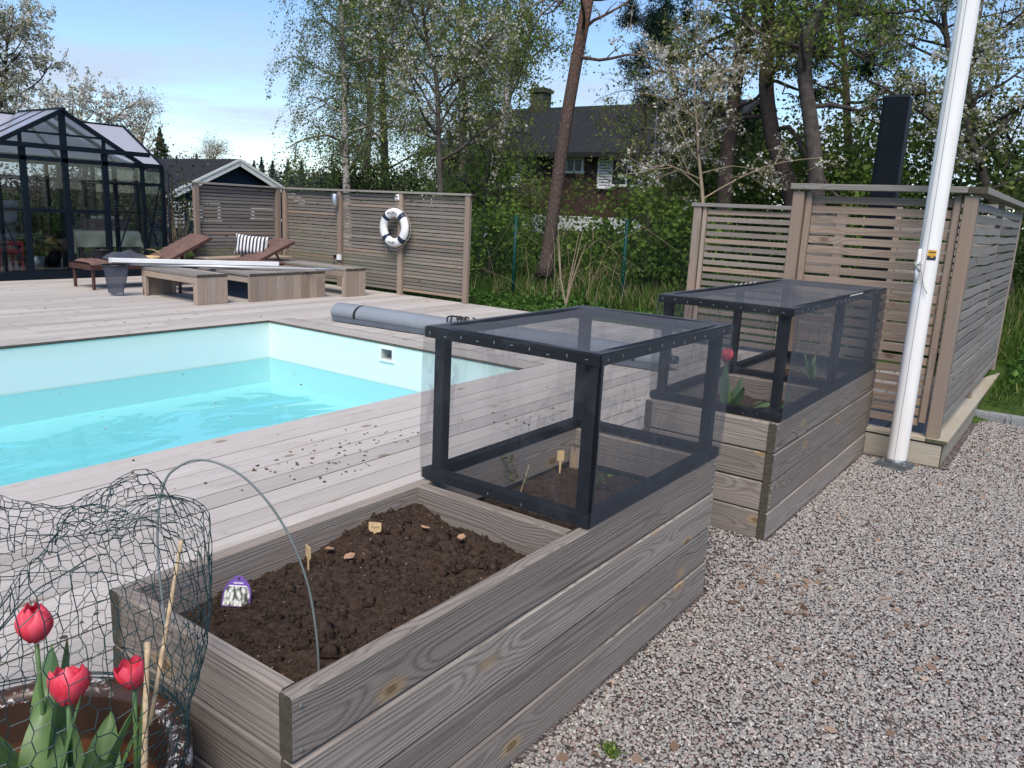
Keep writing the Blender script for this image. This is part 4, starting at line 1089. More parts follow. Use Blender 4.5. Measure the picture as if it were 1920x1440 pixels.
for end in (-2.021, 2.021):
    sp_ = [(end, (0.10 - 0.0048 * k) * math.cos(0.6 * k), 0.105 + (0.10 - 0.0048 * k) * math.sin(0.6 * k)) for k in range(19)]
    b.tube(sp_, 0.004, 4)
ob('rolled_edge', b.mesh('rolled_edge', 'cover_dark'), t)
b = MB(); b.box((0, -0.125, 0.035), (4.0, 0.02, 0.05)); ob('edge_flap', b.mesh('edge_flap', 'cover_dark'), t)
def strap(x, wd=0.035):
    b = MB(); 
    def fn(u, v):
        a = 2 * math.pi * v; rr_ = 0.1185 + 0.012 * math.cos(2 * a)
        return (x + wd * (u - 0.5) + 0.012 * math.sin(a), 1.10 * rr_ * math.cos(a), 0.105 + 0.96 * rr_ * math.sin(a))
    b.grid(fn, 1, 26); return ob('strap', b.mesh('strap', 'black_webbing', True), t)
strap(-1.66); strap(-0.05); strap(1.75)
b = MB()
for k in range(6):
    x = -0.28 + 0.08 * k; pts = []
    for j in range(16):
        a = j / 15 * math.pi * 1.5 - 0.6
        pts.append((x + 0.16 * math.cos(a + k) * 0.7 + random.uniform(-.01, .01), -0.09 - 0.04 * math.sin(a) + random.uniform(-.01, .01), 0.15 + 0.10 * math.sin(a + 0.5 * k)))
    b.tube([(p[0], p[1], max(p[2], 0.03)) for p in pts], 0.009, 5)
ob('webbing_tangle', b.mesh('webbing_tangle', 'black_webbing', True), t)
b = MB(); b.lathe([(0.0, -0.03), (0.05, -0.03), (0.055, 0.0), (0.05, 0.03), (0.0, 0.03)], 14, (2.07, 0.02, 0.10)); ob('end_handle', b.mesh('end_handle', 'black_plastic', True), t)

def onx(px, py, x):
    v = FW + RT * (px - 960) / FPX + UP * (720 - py) / FPX
    return Vector(CAM + v * ((x - CAM[0]) / v[0]))
def ony(px, py, y):
    v = FW + RT * (px - 960) / FPX + UP * (720 - py) / FPX
    return Vector(CAM + v * ((y - CAM[1]) / v[1]))

# ------------------------------------------------------------------ low benches and table
BW = ('bench_wood', 'end_grain')
def bench(label, x0, x1, y0, y1, h, along='X'):
    t = thing('wooden_bench', label, 'bench', ((x0 + x1) / 2, (y0 + y1) / 2, DK))
    O = Vector(t.location)
    P = lambda x, y, z: Vector((x, y, z)) - Vector((O.x, O.y, 0))
    if along == 'X':
        nb_ = 3; w_ = (y1 - y0) / nb_
        for k in range(nb_):
            yc = y0 + w_ * (k + 0.5)
            plank('top_board', t, P(x0, yc, h - 0.0175), P(x1, yc, h - 0.0175), w_ - 0.005, 0.035, (0, 0, 1), ('grey_screen_wood', 'end_grain'))
            for xe, nn in ((x1 - 0.024, 1), (x0 + 0.024, -1)):
                plank('leg_board', t, P(xe, yc, 0.001), P(xe, yc, h - 0.037), w_ - 0.004, 0.04, (nn, 0, 0), BW)
        for yy in (y0 + 0.025, y1 - 0.025):
            plank('apron', t, P(x0 + 0.046, yy, h - 0.08), P(x1 - 0.046, yy, h - 0.08), 0.08, 0.035, (0, 1, 0), BW)
            for xe in (x0 + 0.068, x1 - 0.068): plank('leg_frame', t, P(xe, yy, 0.001), P(xe, yy, h - 0.122), 0.045, 0.045, (0, 1, 0), BW)
    else:
        nb_ = 3; w_ = (x1 - x0) / nb_
        for k in range(nb_):
            xc = x0 + w_ * (k + 0.5)
            plank('top_board', t, P(xc, y0, h - 0.0175), P(xc, y1, h - 0.0175), w_ - 0.005, 0.035, (0, 0, 1), BW)
            for ye, nn in ((y0 + 0.024, -1), (y1 - 0.024, 1)):
                plank('leg_board', t, P(xc, ye, 0.001), P(xc, ye, h - 0.037), w_ - 0.004, 0.04, (0, nn, 0), BW)
        for xx in (x0 + 0.025, x1 - 0.025): plank('apron', t, P(xx, y0 + 0.046, h - 0.08), P(xx, y1 - 0.046, h - 0.08), 0.08, 0.035, (1, 0, 0), BW)
    return t
bench('low wooden bench nearest the greenhouse, with the pole net hung over its end', -8.98, -7.70, 4.67, 5.11, 0.38)
bench('low wooden bench at the right of the table, close to the long slat fence', -9.45, -7.44, 6.87, 7.265, 0.41)
bench('low wooden bench against the short slat fence, behind the striped pillow', -9.97, -9.58, 6.0, 7.62, 0.42, 'Y')
# table: open box of upright boards with plank top
t = thing('low_table', 'low square table of upright boards with a dark open side', 'table', (-8.28, 6.02, DK)); O = Vector(t.location)
P = lambda x, y, z: Vector((x - O.x, y - O.y, z))
ny = 9; wy = (6.66 - 5.385) / ny
for k in range(ny):
    yc = 5.385 + wy * (k + 0.5)
    plank('front_board', t, P(-7.655, yc, 0.001), P(-7.655, yc, 0.335), wy - 0.004, 0.04, (1, 0, 0), BW)
    plank('back_board', t, P(-8.90, yc, 0.001), P(-8.90, yc, 0.335), wy - 0.004, 0.04, (-1, 0, 0), BW)
    plank('top_board', t, P(-8.92, yc, 0.3555), P(-7.632, yc, 0.3555), wy - 0.005, 0.035, (0, 0, 1), ('grey_screen_wood', 'end_grain'))
for yy in (5.42, 6.62): plank('apron', t, P(-8.87, yy, 0.29), P(-7.69, yy, 0.29), 0.08, 0.035, (0, 1, 0), BW)
b = MB(); b.box((0, 0.02, 0.13), (1.10, 0.9, 0.25)); ob('storage_box', b.mesh('storage_box', 'garage_blue'), t)

# ------------------------------------------------------------------ sun loungers
def lounger(label, loc, rz):
    t = thing('sun_lounger', label, 'lounger', loc, rz, None)
    w2 = 0.29; h = 0.34
    TD = 'teak_dark'
    for s in (-1, 1):
        plank('side_rail', t, (s * w2, 0.0, h - 0.035), (s * w2, 1.95, h - 0.035), 0.07, 0.028, (1, 0, 0), TD)
        for y in (0.05, 1.25): plank('leg', t, (s * (w2 - 0.03), y, 0.001), (s * (w2 - 0.03), y, h - 0.004), 0.05, 0.03, (0, 1, 0), TD)
    plank('end_rail', t, (-w2 + 0.016, 0.02, h - 0.036), (w2 - 0.016, 0.02, h - 0.036), 0.065, 0.028, (0, 1, 0), TD)
    for k in range(9): plank('slat', t, (-w2 + 0.016, 0.10 + 0.12 * k, h - 0.012), (w2 - 0.016, 0.10 + 0.12 * k, h - 0.012), 0.06, 0.014, (0, 0, 1), TD)
    hy, ang, bl = 1.12, rad(25), 0.80
    d = Vector((0, math.cos(ang), math.sin(ang))); nrm = Vector((0, -math.sin(ang), math.cos(ang)))
    for s in (-1, 1): plank('back_rail', t, Vector((s * 0.25, hy, h)) , Vector((s * 0.25, hy, h)) + d * (bl + 0.05), 0.045, 0.025, nrm, TD)
    plank('prop', t, Vector((-0.22, hy, h)) + d * 0.5 - nrm * 0.02, Vector((-0.22, hy + 0.62, h - 0.06)), 0.03, 0.02, (1, 0, 0), TD)
    plank('prop', t, Vector((0.22, hy, h)) + d * 0.5 - nrm * 0.02, Vector((0.22, hy + 0.62, h - 0.06)), 0.03, 0.02, (1, 0, 0), TD)
    def cush(name, fn, n_):
        b = MB()
        def g1(u, v):
            c = fn(v); rib = 0.045 * abs(math.sin(math.pi * v * n_)) ** 0.5
            e_ = 1 - (2 * abs(u - 0.5)) ** 6
            return c[0] + Vector((0.265 * 2 * (u - 0.5), 0, 0)) + c[1] * (0.028 + rib * 0.9) * e_
        def g2(u, v):
            c = fn(v); return c[0] + Vector((0.265 * 2 * (0.5 - u), 0, 0)) + c[1] * 0.004
        b.grid(g1, 10, n_ * 6); b.grid(g2, 4, n_ * 2); return ob(name, b.mesh(name, 'brown_cushion', True), t)
    cush('seat_cushion', lambda v: (Vector((0, 0.03 + v * (hy - 0.03), h)), Vector((0, 0, 1))), 8)
    cush('back_cushion', lambda v: (Vector((0, hy, h + 0.012)) + d * (bl * v + 0.02) + nrm * 0.012, nrm), 7)
    b = MB()
    for s in (-0.2, 0.2): b.tube([Vector((s, hy, h)) + d * (bl + 0.02) + nrm * 0.03, Vector((s * 1.1, hy, h)) + d * (bl + 0.08), Vector((s * 1.2, hy, h)) + d * (bl - 0.10) - nrm * 0.03], 0.006, 5)
    ob('cushion_ties', b.mesh('cushion_ties', 'brown_cushion'), t)
    return t
l1 = lounger('brown cushioned sun lounger with raised back in front of the greenhouse', (-10.08, 4.40, DK), 0.0)
l2 = copy_tree(l1, (-9.25, 5.20, DK), rad(-6), 'brown cushioned sun lounger propped behind the table, with the striped pillow')
# striped pillow leaning on the second lounger
b = MB(); pw, ph, pt = 0.25, 0.155, 0.075
def pil(u, v, s):
    x = 2 * u - 1; z = 2 * v - 1; pin = 1 - 0.10 * (1 - abs(z)) ** 0 * 0
    k = max(0.0, (1 - x ** 4) * (1 - z ** 4)) ** 0.5
    ex = x * pw * (1 - 0.07 * (1 - z * z)); ez = z * ph * (1 - 0.09 * (1 - x * x))
    return (ex, s * pt * k, ez)
b.grid(lambda u, v: pil(u, v, -1), 16, 12); b.grid(lambda u, v: pil(1 - u, v, 1), 16, 12)
pc = at(472, 460, 12.05)
p_ = ob('striped_pillow', b.mesh('striped_pillow', 'striped_fabric', True), None, pc, (rad(-12), rad(4), rad(38)))
tag(p_, 'black and white striped pillow propped up on the brown lounger', 'pillow')

# ------------------------------------------------------------------ poles, net and oddments on the benches
def pole_between(name, label, A, B_, parts):
    t = thing(name, label, 'pole', A); return t
A = onz(205, 487.5, 0.85); B_ = onz(523, 495, 0.85)
t = thing('aluminium_beam', 'long white aluminium beam lying across the bench and low table', 'beam', A)
plank('profile', t, (0, 0, 0), B_ - A, 0.06, 0.055, (0, 0, 1), 'white_alu', 0.003)
b = MB(); d = (B_ - A).normalized(); b.beam(-d * 0.004, d * 0.03, 0.066, 0.061); ob('end_cap', b.mesh('end_cap', 'aluminium'), t)
A = onz(237, 495, 0.80); B_ = onz(592, 504.5, 0.80); d = (B_ - A).normalized()
t = thing('telescopic_pole', 'thin silver telescopic pole with grey grip laid over the table', 'pole', A)
b = MB(); b.tube([Vector((0, 0, 0)), B_ - A], 0.016, 12); ob('tube', b.mesh('tube', 'aluminium', True), t)
b = MB(); b.tube([B_ - A, B_ - A + d * 0.06, B_ - A + d * 0.10, B_ - A + d * 0.24], [0.021, 0.021, 0.019, 0.017], 12); ob('grip', b.mesh('grip', 'cover_grey', True), t)
A2 = onz(325, 492, 0.80); B2 = onz(470, 500, 0.80)
t = thing('grey_board', 'flat grey plastic board lying under the poles', 'board', A2)
plank('panel', t, (0, 0, 0), B2 - A2, 0.10, 0.03, (0, 0, 1), 'cover_grey', 0.003)
# landing net hanging from the pole's end
hp = onz(216, 497, 0.79)
t = thing('pool_net', 'grey mesh pool net bag hanging beside the lounger', 'net', hp)
b = MB(); fr_ = [(0.17 * math.cos(a) - 0.0, 0.17 * math.sin(a) * 0.8, 0) for a in np.linspace(0, 2 * math.pi, 21)]
rz_ = Matrix.Rotation(rad(35), 3, 'Z')
b.tube([rz_ @ Vector(p) for p in fr_], 0.010, 6); b.tube([rz_ @ Vector((0.17, 0, 0)), A - hp], 0.013, 6); ob('frame', b.mesh('frame', 'black_plastic', True), t)
b = MB()
def bag(u, v):
    a = 2 * math.pi * u; r = 0.168 * (1 - 0.42 * v) * (1 + 0.16 * math.sin(3 * a + 5 * v) * v); sq = 1 - 0.80 * v
    return rz_ @ Vector((r * math.cos(a), 0.8 * r * math.sin(a) * sq, -0.375 * v - 0.018 * math.sin(3 * a + 1) * v))
b.grid(bag, 28, 10); ob('bag', b.mesh('bag', 'grey_net', True), t)
b = MB()
def heap(u, v):
    x = (u - 0.5) * 0.34; y = (v - 0.5) * 0.6; e_ = max(0, 1 - (2 * abs(u - .5)) ** 2) * max(0, 1 - (2 * abs(v - .5)) ** 2)
    return (x, y, 0.015 + 0.13 * e_ ** 0.6 * (0.7 + 0.5 * mnoise.noise(Vector((x * 9, y * 7, 3)))))
b.grid(heap, 14, 18)
t = ob('folded_net', b.mesh('folded_net', 'grey_net', True), None, (-9.95, 4.98, DK + 0.40)); tag(t, 'dark grey folded net heaped on the lounger seat', 'net')
# wooden hoop basket handle
t = thing('wooden_basket', 'pale bent-wood basket with round handle on the lounger', 'basket', (-9.93, 5.34, DK + 0.385))
b = MB()
def strip(u, v):
    a = math.pi * u; return (0.16 * math.cos(a) * (1 + 0.0), -0.035 + 0.07 * v, 0.135 * math.sin(a) + 0.02)
b.grid(strip, 18, 1); b.grid(lambda u, v: (0.152 * math.cos(math.pi * u), 0.035 - 0.07 * v, 0.127 * math.sin(math.pi * u) + 0.02), 18, 1)
ob('handle', b.mesh('handle', 'straw', True), t)
b = MB(); b.lathe([(0.0, 0.0), (0.14, 0.0), (0.155, 0.05), (0.15, 0.055), (0.135, 0.01), (0, 0.01)], 20); ob('tray', b.mesh('tray', 'straw', True), t)
t.rotation_euler = (0, 0, rad(50))
b = MB(); b.grid(lambda u, v: ((u - .5) * 0.42, (v - .5) * 0.62, 0.03 + 0.035 * max(0, (1 - (2 * u - 1) ** 4) * (1 - (2 * v - 1) ** 4)) ** .5), 12, 12); b.grid(lambda u, v: ((.5 - u) * 0.42, (v - .5) * 0.62, 0.006), 2, 2)
c = onz(500, 497, DK + 0.38)
o = ob('seat_cushion', b.mesh('seat_cushion', 'brown_cushion', True), None, (c.x - 0.1, c.y + 0.0, DK + 0.373), (0, 0, rad(20))); tag(o, 'flat brown seat cushion lying on the low table', 'cushion')
b = MB(); b.grid(lambda u, v: ((u - .5) * 0.36, (v - .5) * 0.5, 0.02 + 0.03 * max(0, (1 - (2 * u - 1) ** 4) * (1 - (2 * v - 1) ** 4)) ** .5), 10, 10); b.grid(lambda u, v: ((.5 - u) * 0.36, (v - .5) * 0.5, 0.0), 2, 2)

# ------------------------------------------------------------------ greenhouse
t = thing('greenhouse', 'black framed glass greenhouse with gabled porch at the left edge', 'greenhouse', (-11.45, 4.935, DK))
GF = 'greenhouse_frame'
def bar(A, B_, w_=0.05, th=0.05, name='frame_bar', par=None):
    b = MB(); b.beam(Vector(A), Vector(B_), w_, th); return ob(name, b.mesh(name, GF), par or t)
def pane(pts, mat='pane_glass', name='pane'):
    b = MB(); p = [Vector(q) for q in pts]
    nn = (p[1] - p[0]).cross(p[2] - p[0]).normalized() * 0.004; k = len(p)
    b.add([q - nn / 2 for q in p] + [q + nn / 2 for q in p], [tuple(range(k - 1, -1, -1)), tuple(range(k, 2 * k))] + [(i, (i + 1) % k, k + (i + 1) % k, k + i) for i in range(k)])
    return ob(name, b.mesh(name, mat), t)
EV, AP, BM, MR, PLN = 1.775, 2.465, 1.935, 1.015, 0.12
ysf = [-1.2, -0.585, 0.0, 0.60, 1.2]
WXF, WR, WXB = -0.20, -1.36, -2.52; WY = 1.66
b = MB(); b.box((-0.02, 0, PLN / 2), (0.10, 2.5, PLN)); b.box((WXF, 0, PLN / 2 - 0.001), (0.08, 2 * WY, PLN)); ob('plinth', b.mesh('plinth', GF), t)
b = MB(); b.box((WXB / 2 - 0.1, 0, 0.03), (2.3, 2 * WY - 0.1, 0.06)); ob('floor', b.mesh('floor', 'grey_wood'), t)
roofz = lambda y: AP - (AP - EV) * abs(y) / 1.2
for i, y in enumerate(ysf):
    wd = 0.085 if i in (1, 2, 3) else 0.055
    bar((0, y, PLN), (0, y, min(roofz(y), BM if i in (1, 3) else 9) if i != 2 else AP), wd, 0.05)
bar((0.03, -1.35, BM), (0.03, 1.32, BM), 0.05, 0.07, 'door_track')
bar((0.005, -1.2, EV - 0.02), (0.005, 1.2, EV - 0.02), 0.04, 0.06)
for i in range(4):
    ya, yb = ysf[i] + 0.045, ysf[i + 1] - 0.045
    if i in (1, 2):
        bar((0.01, ya - 0.02, MR), (0.01, yb + 0.02, MR), 0.04, 0.055, 'door_rail')
        pane([(0, ya, PLN + 0.02), (0, yb, PLN + 0.02), (0, yb, MR - 0.03), (0, ya, MR - 0.03)]); pane([(0, ya, MR + 0.03), (0, yb, MR + 0.03), (0, yb, EV - 0.05), (0, ya, EV - 0.05)])
    else:
        bar((-0.01, ya - 0.02, 1.02), (-0.01, yb + 0.02, 1.02), 0.015, 0.02)
        pane([(0, ya, PLN), (0, yb, PLN), (0, yb, EV - 0.05), (0, ya, EV - 0.05)])
        bar((0.01, ya if i == 3 else yb, 0.15), (0.01, yb if i == 3 else ya, 1.5), 0.018, 0.018, 'brace')
pane([(0, -1.15, EV + 0.01), (0, -0.03, EV + 0.01), (0, -0.03, AP - 0.04)]); pane([(0, 0.03, EV + 0.01), (0, 1.15, EV + 0.01), (0, 0.03, AP - 0.04)])
for s in (-1, 1): bar((0.0, 0.60 * s, EV), (0.0, 0.60 * s, roofz(0.6)), 0.04, 0.04)
bar((0.055, -0.36, 0.95), (0.055, -0.36, 1.08), 0.02, 0.02, 'handle'); bar((0.045, 0.05, 0.80), (0.045, 0.05, 0.98), 0.02, 0.03, 'handle')
# porch roof
for s in (-1, 1):
    for x in (0.02, -0.45, -0.90): bar((x, s * 1.27, EV - 0.04), (x, 0, AP), 0.05, 0.06, 'rafter')
    bar((0.06, s * 1.25, EV - 0.03), (WXF, s * 1.25, EV - 0.03), 0.05, 0.05)
    for (xa, xb) in ((-0.02, -0.43), (-0.47, -0.88), (-0.92, -1.30)):
        za = 1.22 if xb > -0.3 else None
        pane([(xa, s * 1.22, roofz(1.22) + 0.02), (xb, s * 1.22 if xb > -0.30 else s * 0.88, (roofz(1.22) if xb > -0.30 else roofz(0.88)) + 0.02), (xb, s * 0.03, AP + 0.01), (xa, s * 0.03, AP + 0.01)], 'roof_sheet', 'roof_pane')
bar((0.08, 0, AP + 0.02), (WR, 0, AP + 0.02), 0.06, 0.05, 'ridge')
bar((0.0, -0.56, roofz(0.56) - 0.02), (0.0, 0.56, roofz(0.56) - 0.02), 0.03, 0.03)
# wings: main body with ridge along the deck
bar((WR, -WY, AP - 0.03), (WR, WY, AP - 0.03), 0.06, 0.05, 'ridge')
for xe in (WXF, WXB):
    bar((xe, -WY, EV), (xe, WY, EV), 0.05, 0.07, 'eave_bar')
    for y in (-WY, -0.85, 0.0, 0.85, WY):
        bar((xe, y, 0.02), (xe, y, EV), 0.055, 0.055)
        bar((xe, y, EV + 0.01), (WR, y, AP - 0.03), 0.04, 0.05, 'rafter')
    ysb = (-WY, -0.85, 0.0, 0.85, WY)
    for i in range(4):
        if xe == WXB: pane([(xe, ysb[i] + .03, 0.05), (xe, ysb[i + 1] - .03, 0.05), (xe, ysb[i + 1] - .03, EV - .04), (xe, ysb[i] + .03, EV - .04)])
        pane([(xe, ysb[i] + .03, EV + 0.03), (xe, ysb[i + 1] - .03, EV + 0.03), (WR, ysb[i + 1] - .03, AP - .02), (WR, ysb[i] + .03, AP - .02)], 'roof_sheet', 'roof_pane')
    bar((xe, -WY, 1.48), (xe, WY, 1.48), 0.03, 0.04)
for s in (-1, 1):
    pane([(WXF, s * 1.24, 0.05), (WXF, s * (WY - 0.03), 0.05), (WXF, s * (WY - 0.03), EV - .04), (WXF, s * 1.24, EV - .04)])
    pane([(WXF - .03, s * WY, 0.05), (WXB + .03, s * WY, 0.05), (WXB + .03, s * WY, EV - .03), (WR, s * WY, AP - 0.05), (WXF - .03, s * WY, EV - .03)])
    bar((WXF, s * WY, 0.04), (WXB, s * WY, 0.04), 0.06, 0.08); bar((WXF, s * WY, EV), (WXB, s * WY, EV), 0.04, 0.05); bar((-1.0, s * WY, 0.04), (-1.0, s * WY, EV + 0.3), 0.045, 0.045)
    bar((WXF - 0.05, s * (WY - 0.012), 0.1), (-0.95, s * (WY - 0.012), 1.5), 0.018, 0.018, 'brace')
    bar((WXB + 0.05, s * 0.3, 1.45), (WXB + 0.05, s * 0.85, 0.2), 0.018, 0.018, 'brace'); bar((WXF + 0.01, s * 1.28, 0.15), (WXF + 0.01, s * 1.60, 1.45), 0.018, 0.018, 'brace')
b = MB(); b.tube([(WXF + 0.04, WY + 0.07, EV - 0.05), (WXF + 0.05, WY + 0.08, 0.35), (WXF + 0.05, WY + 0.08, 0.05)], 0.022, 8); ob('downpipe', b.mesh('downpipe', GF, True), t)

# things inside the greenhouse
GO = Vector((-11.45, 4.935, DK))
t = thing('covered_table', 'table under a cream cloth inside the greenhouse', 'table', GO + Vector((-1.05, 0.98, 0.06)))
b = MB(); tw, tl, th_ = 0.32, 0.52, 0.62
def cloth(u, v):
    x = (u - .5) * 1.15; y = (v - .5) * 1.75
    ox = max(0, abs(x) - tw); oy = max(0, abs(y) - tl); drop = ox + oy
    fold = 0.03 * math.sin(14 * y + 9 * x) * min(1, drop * 5)
    return (math.copysign(min(abs(x), tw) + (0.03 + fold) * (ox > 0), x), math.copysign(min(abs(y), tl) + (0.03 + fold) * (oy > 0), y), th_ - drop)
b.grid(cloth, 30, 44); ob('cloth', b.mesh('cloth', 'cream_cloth', True), t)
for sx in (-1, 1):
    for sy in (-1, 1): bb = MB(); bb.box((sx * 0.27, sy * 0.46, 0.30), (0.05, 0.05, 0.60)); ob('leg', bb.mesh('leg', 'grey_wood'), t)
t = thing('wooden_crate', 'grey wooden crates stacked on the cloth covered table', 'crate', GO + Vector((-1.05, 1.05, 0.685)))
for k in range(3):
    plank('side_board', t, (0.16, -0.40, 0.03 + k * 0.062), (0.16, 0.36, 0.03 + k * 0.062), 0.055, 0.014, (1, 0, 0), 'grey_wood'); plank('side_board', t, (-0.16, -0.40, 0.03 + k * 0.062), (-0.16, 0.36, 0.03 + k * 0.062), 0.055, 0.014, (1, 0, 0), 'grey_wood')
for y in (-0.40, 0.36): plank('end_board', t, (-0.15, y, 0.08), (0.15, y, 0.08), 0.14, 0.016, (0, 1, 0), 'grey_wood')
b = MB()
for k in range(5): b.box((0.12, -0.2 + 0.10 * k, 0.20), (0.05, 0.07, 0.04))
for k in range(5):
    bb = MB(); bb.box((0, 0, 0), (0.05, 0.07, 0.045)); ob('seed_pack', bb.mesh('seed_pack', 'cream_cloth'), t, (0.10, -0.2 + 0.11 * k, 0.215))
def chair(name, label, loc, rz, mat, seat_h, back_h, w_, cover=None):
    t = thing(name, label, 'chair', loc, rz)
    for sx in (-1, 1):
        plank('leg', t, (sx * w_ / 2, -w_ / 2, 0.0), (sx * w_ / 2, -w_ / 2, seat_h), 0.03, 0.03, (0, 1, 0), mat); plank('leg', t, (sx * w_ / 2, w_ / 2, 0.0), (sx * w_ / 2, w_ / 2 + 0.04, back_h), 0.03, 0.03, (0, 1, 0), mat)
        plank('side_rail', t, (sx * w_ / 2, -w_ / 2, seat_h * 0.55), (sx * w_ / 2, w_ / 2, seat_h * 0.55), 0.025, 0.02, (1, 0, 0), mat)
    plank('seat', t, (-w_ / 2 - 0.015, 0, seat_h), (w_ / 2 + 0.015, 0, seat_h), w_ + 0.03, 0.025, (0, 0, 1), mat)
    for f in (0.72, 0.95): plank('back_rail', t, (-w_ / 2, w_ / 2 + 0.035, back_h * f), (w_ / 2, w_ / 2 + 0.035, back_h * f), 0.06, 0.018, (0, 1, 0), mat)
    if cover:
        b = MB(); b.grid(lambda u, v: ((u - .5) * (w_ + 0.02), w_ / 2 + 0.0 - 0.10 * (1 - v) + 0.012 * math.sin(u * 8), seat_h + 0.03 + (back_h - seat_h + 0.04) * v), 8, 8); b.grid(lambda u, v: ((u - .5) * (w_ + 0.02), -w_ / 2 + v * (w_ - 0.10), seat_h + 0.03 + 0.01 * math.sin(u * 7)), 8, 6)
        ob('cover', b.mesh('cover', cover, True), t)
    return t
chair('red_chair', 'small red wooden chair inside the greenhouse', GO + Vector((-0.50, -0.72, 0.06)), rad(-90), 'red_paint', 0.30, 0.48, 0.32)
chair('covered_chair', 'chair with pale fabric cover behind the red chair', GO + Vector((-0.95, -0.62, 0.06)), rad(-70), 'grey_wood', 0.45, 1.0, 0.42, 'white_fabric')
def planted_pot(label, loc, r, h, mat, leafm, n, spread, top, seed=0):
    t = thing('potted_plant', label, 'potted plant', loc)
    b = MB(); b.lathe([(0, 0), (r * 0.75, 0), (r, h), (r * 0.9, h), (r * 0.85, h - 0.03), (0, h - 0.03)], 18); ob('pot', b.mesh('pot', mat, True), t)
    q = rng.normal(size=(n, 3)) * np.array([spread, spread, top * 0.35]) + np.array([0, 0, h + top * 0.5]); q[:, 2] = np.maximum(q[:, 2], h)
    ob('foliage', leaf_cloud('foliage', q, 0.05, leafm), t)
    b = MB()
    for k in range(6): b.tube([(0, 0, h - 0.03), (random.uniform(-1, 1) * spread, random.uniform(-1, 1) * spread, h + top * random.uniform(0.6, 1.1))], 0.006, 4)
    ob('stem', b.mesh('stem', 'twig'), t); return t
planted_pot('bushy green plant in a large dark pot inside the greenhouse', GO + Vector((-1.1, -0.10, 0.06)), 0.26, 0.42, 'dark_pot', 'leaf_mid', 900, 0.20, 0.5)
planted_pot('small green plant in a grey metal pot by the greenhouse door', GO + Vector((-0.55, -0.28, 0.06)), 0.13, 0.26, 'galvanised', 'leaf_mid', 260, 0.09, 0.26)
planted_pot('leafy plant in a black pot beside the cloth covered table', GO + Vector((-1.3, 0.28, 0.06)), 0.17, 0.30, 'dark_pot', 'leaf_mid', 400, 0.14, 0.45)
t = thing('cooking_pot', 'black round pot standing on the lounger end', 'pot', (-10.12, 4.72, DK + 0.40))
b = MB(); b.lathe([(0, 0), (0.10, 0), (0.11, 0.02), (0.11, 0.12), (0.116, 0.125), (0.105, 0.125), (0.10, 0.02), (0, 0.015)], 22); ob('body', b.mesh('body', 'dark_pot', True), t)

# ------------------------------------------------------------------ garage
GX = -19.0
ap = onx(448, 298, GX); le = onx(312, 364, GX); re_ = onx(545, 352, GX)
t = thing('garage', 'dark blue garage with white bargeboards behind the short fence', 'garage', (GX, ap.y, 0.0))
hw = (ap.y - le.y); sl = (ap.z - le.z) / hw; lenx = 5.2; ez = le.z
def Gp(x, y, z): return Vector((x, y, z))
b = MB(); W2 = hw - 0.30
wz = ap.z - sl * W2 - 0.18
b.add([Gp(-0.25, -W2, 0), Gp(-0.25, W2, 0), Gp(-0.25, W2, wz), Gp(-0.25, 0, ap.z - 0.18), Gp(-0.25, -W2, wz)], [(0, 1, 2, 3, 4)])
b.add([Gp(-0.25, -W2, 0), Gp(-0.25, -W2, wz), Gp(-lenx, -W2, wz), Gp(-lenx, -W2, 0), Gp(-0.25, W2, 0), Gp(-0.25, W2, wz), Gp(-lenx, W2, wz), Gp(-lenx, W2, 0)], [(0, 1, 2, 3), (4, 7, 6, 5), (2, 6, 7, 3)])
ob('wall', b.mesh('wall', 'garage_blue'), t)
for s in (-1, 1):
    b = MB(); n_ = 0.10
    pts = [Gp(0.02, 0, ap.z), Gp(0.02, s * hw, ez), Gp(-lenx - 0.2, s * hw, ez), Gp(-lenx - 0.2, 0, ap.z)]
    lowp = [p - Vector((0, 0, 0.06)) for p in pts]
    b.add(pts + lowp, [(0, 1, 2, 3), (7, 6, 5, 4), (0, 4, 5, 1), (1, 5, 6, 2), (2, 6, 7, 3)])
    ob('roof', b.mesh('roof', 'roof_felt'), t)
    plank('bargeboard', t, Gp(0.035, s * 0.0, ap.z - 0.105), Gp(0.035, s * (hw + 0.02), ez - 0.105), 0.17, 0.03, (1, 0, 0), 'white_paint')
    plank('barge_trim', t, Gp(0.06, s * 0.0, ap.z - 0.02), Gp(0.06, s * (hw + 0.03), ez - 0.02), 0.07, 0.02, (1, 0, 0), 'white_paint')
def win(par, c, wy_, wz_, mullion=True, mat='white_paint', axis='X'):
    """small framed window; faces +X or -Y"""
    b = MB(); fr_ = 0.08
    def bx(u, z, du, dz, dep=0.05):
        if axis == 'X': b.box((c[0], c[1] + u, c[2] + z), (dep, du, dz))
        else: b.box((c[0] + u, c[1], c[2] + z), (du, dep, dz))
    bx(0, wz_ / 2, wy_ + fr_, fr_); bx(0, -wz_ / 2, wy_ + fr_ + 0.1, fr_); bx(-wy_ / 2, 0, fr_, wz_ - fr_); bx(wy_ / 2, 0, fr_, wz_ - fr_)
    if mullion: bx(0, 0, 0.05, wz_ - fr_, 0.045)
    o = ob('window', b.mesh('window', mat), par)
    b = MB()
    if axis == 'X': b.box((c[0] - 0.01, c[1], c[2]), (0.012, wy_ - fr_, wz_ - fr_))
    else: b.box((c[0], c[1] + 0.01, c[2]), (wy_ - fr_, 0.012, wz_ - fr_))
    ob('pane', b.mesh('pane', 'dark_glass'), o); return o
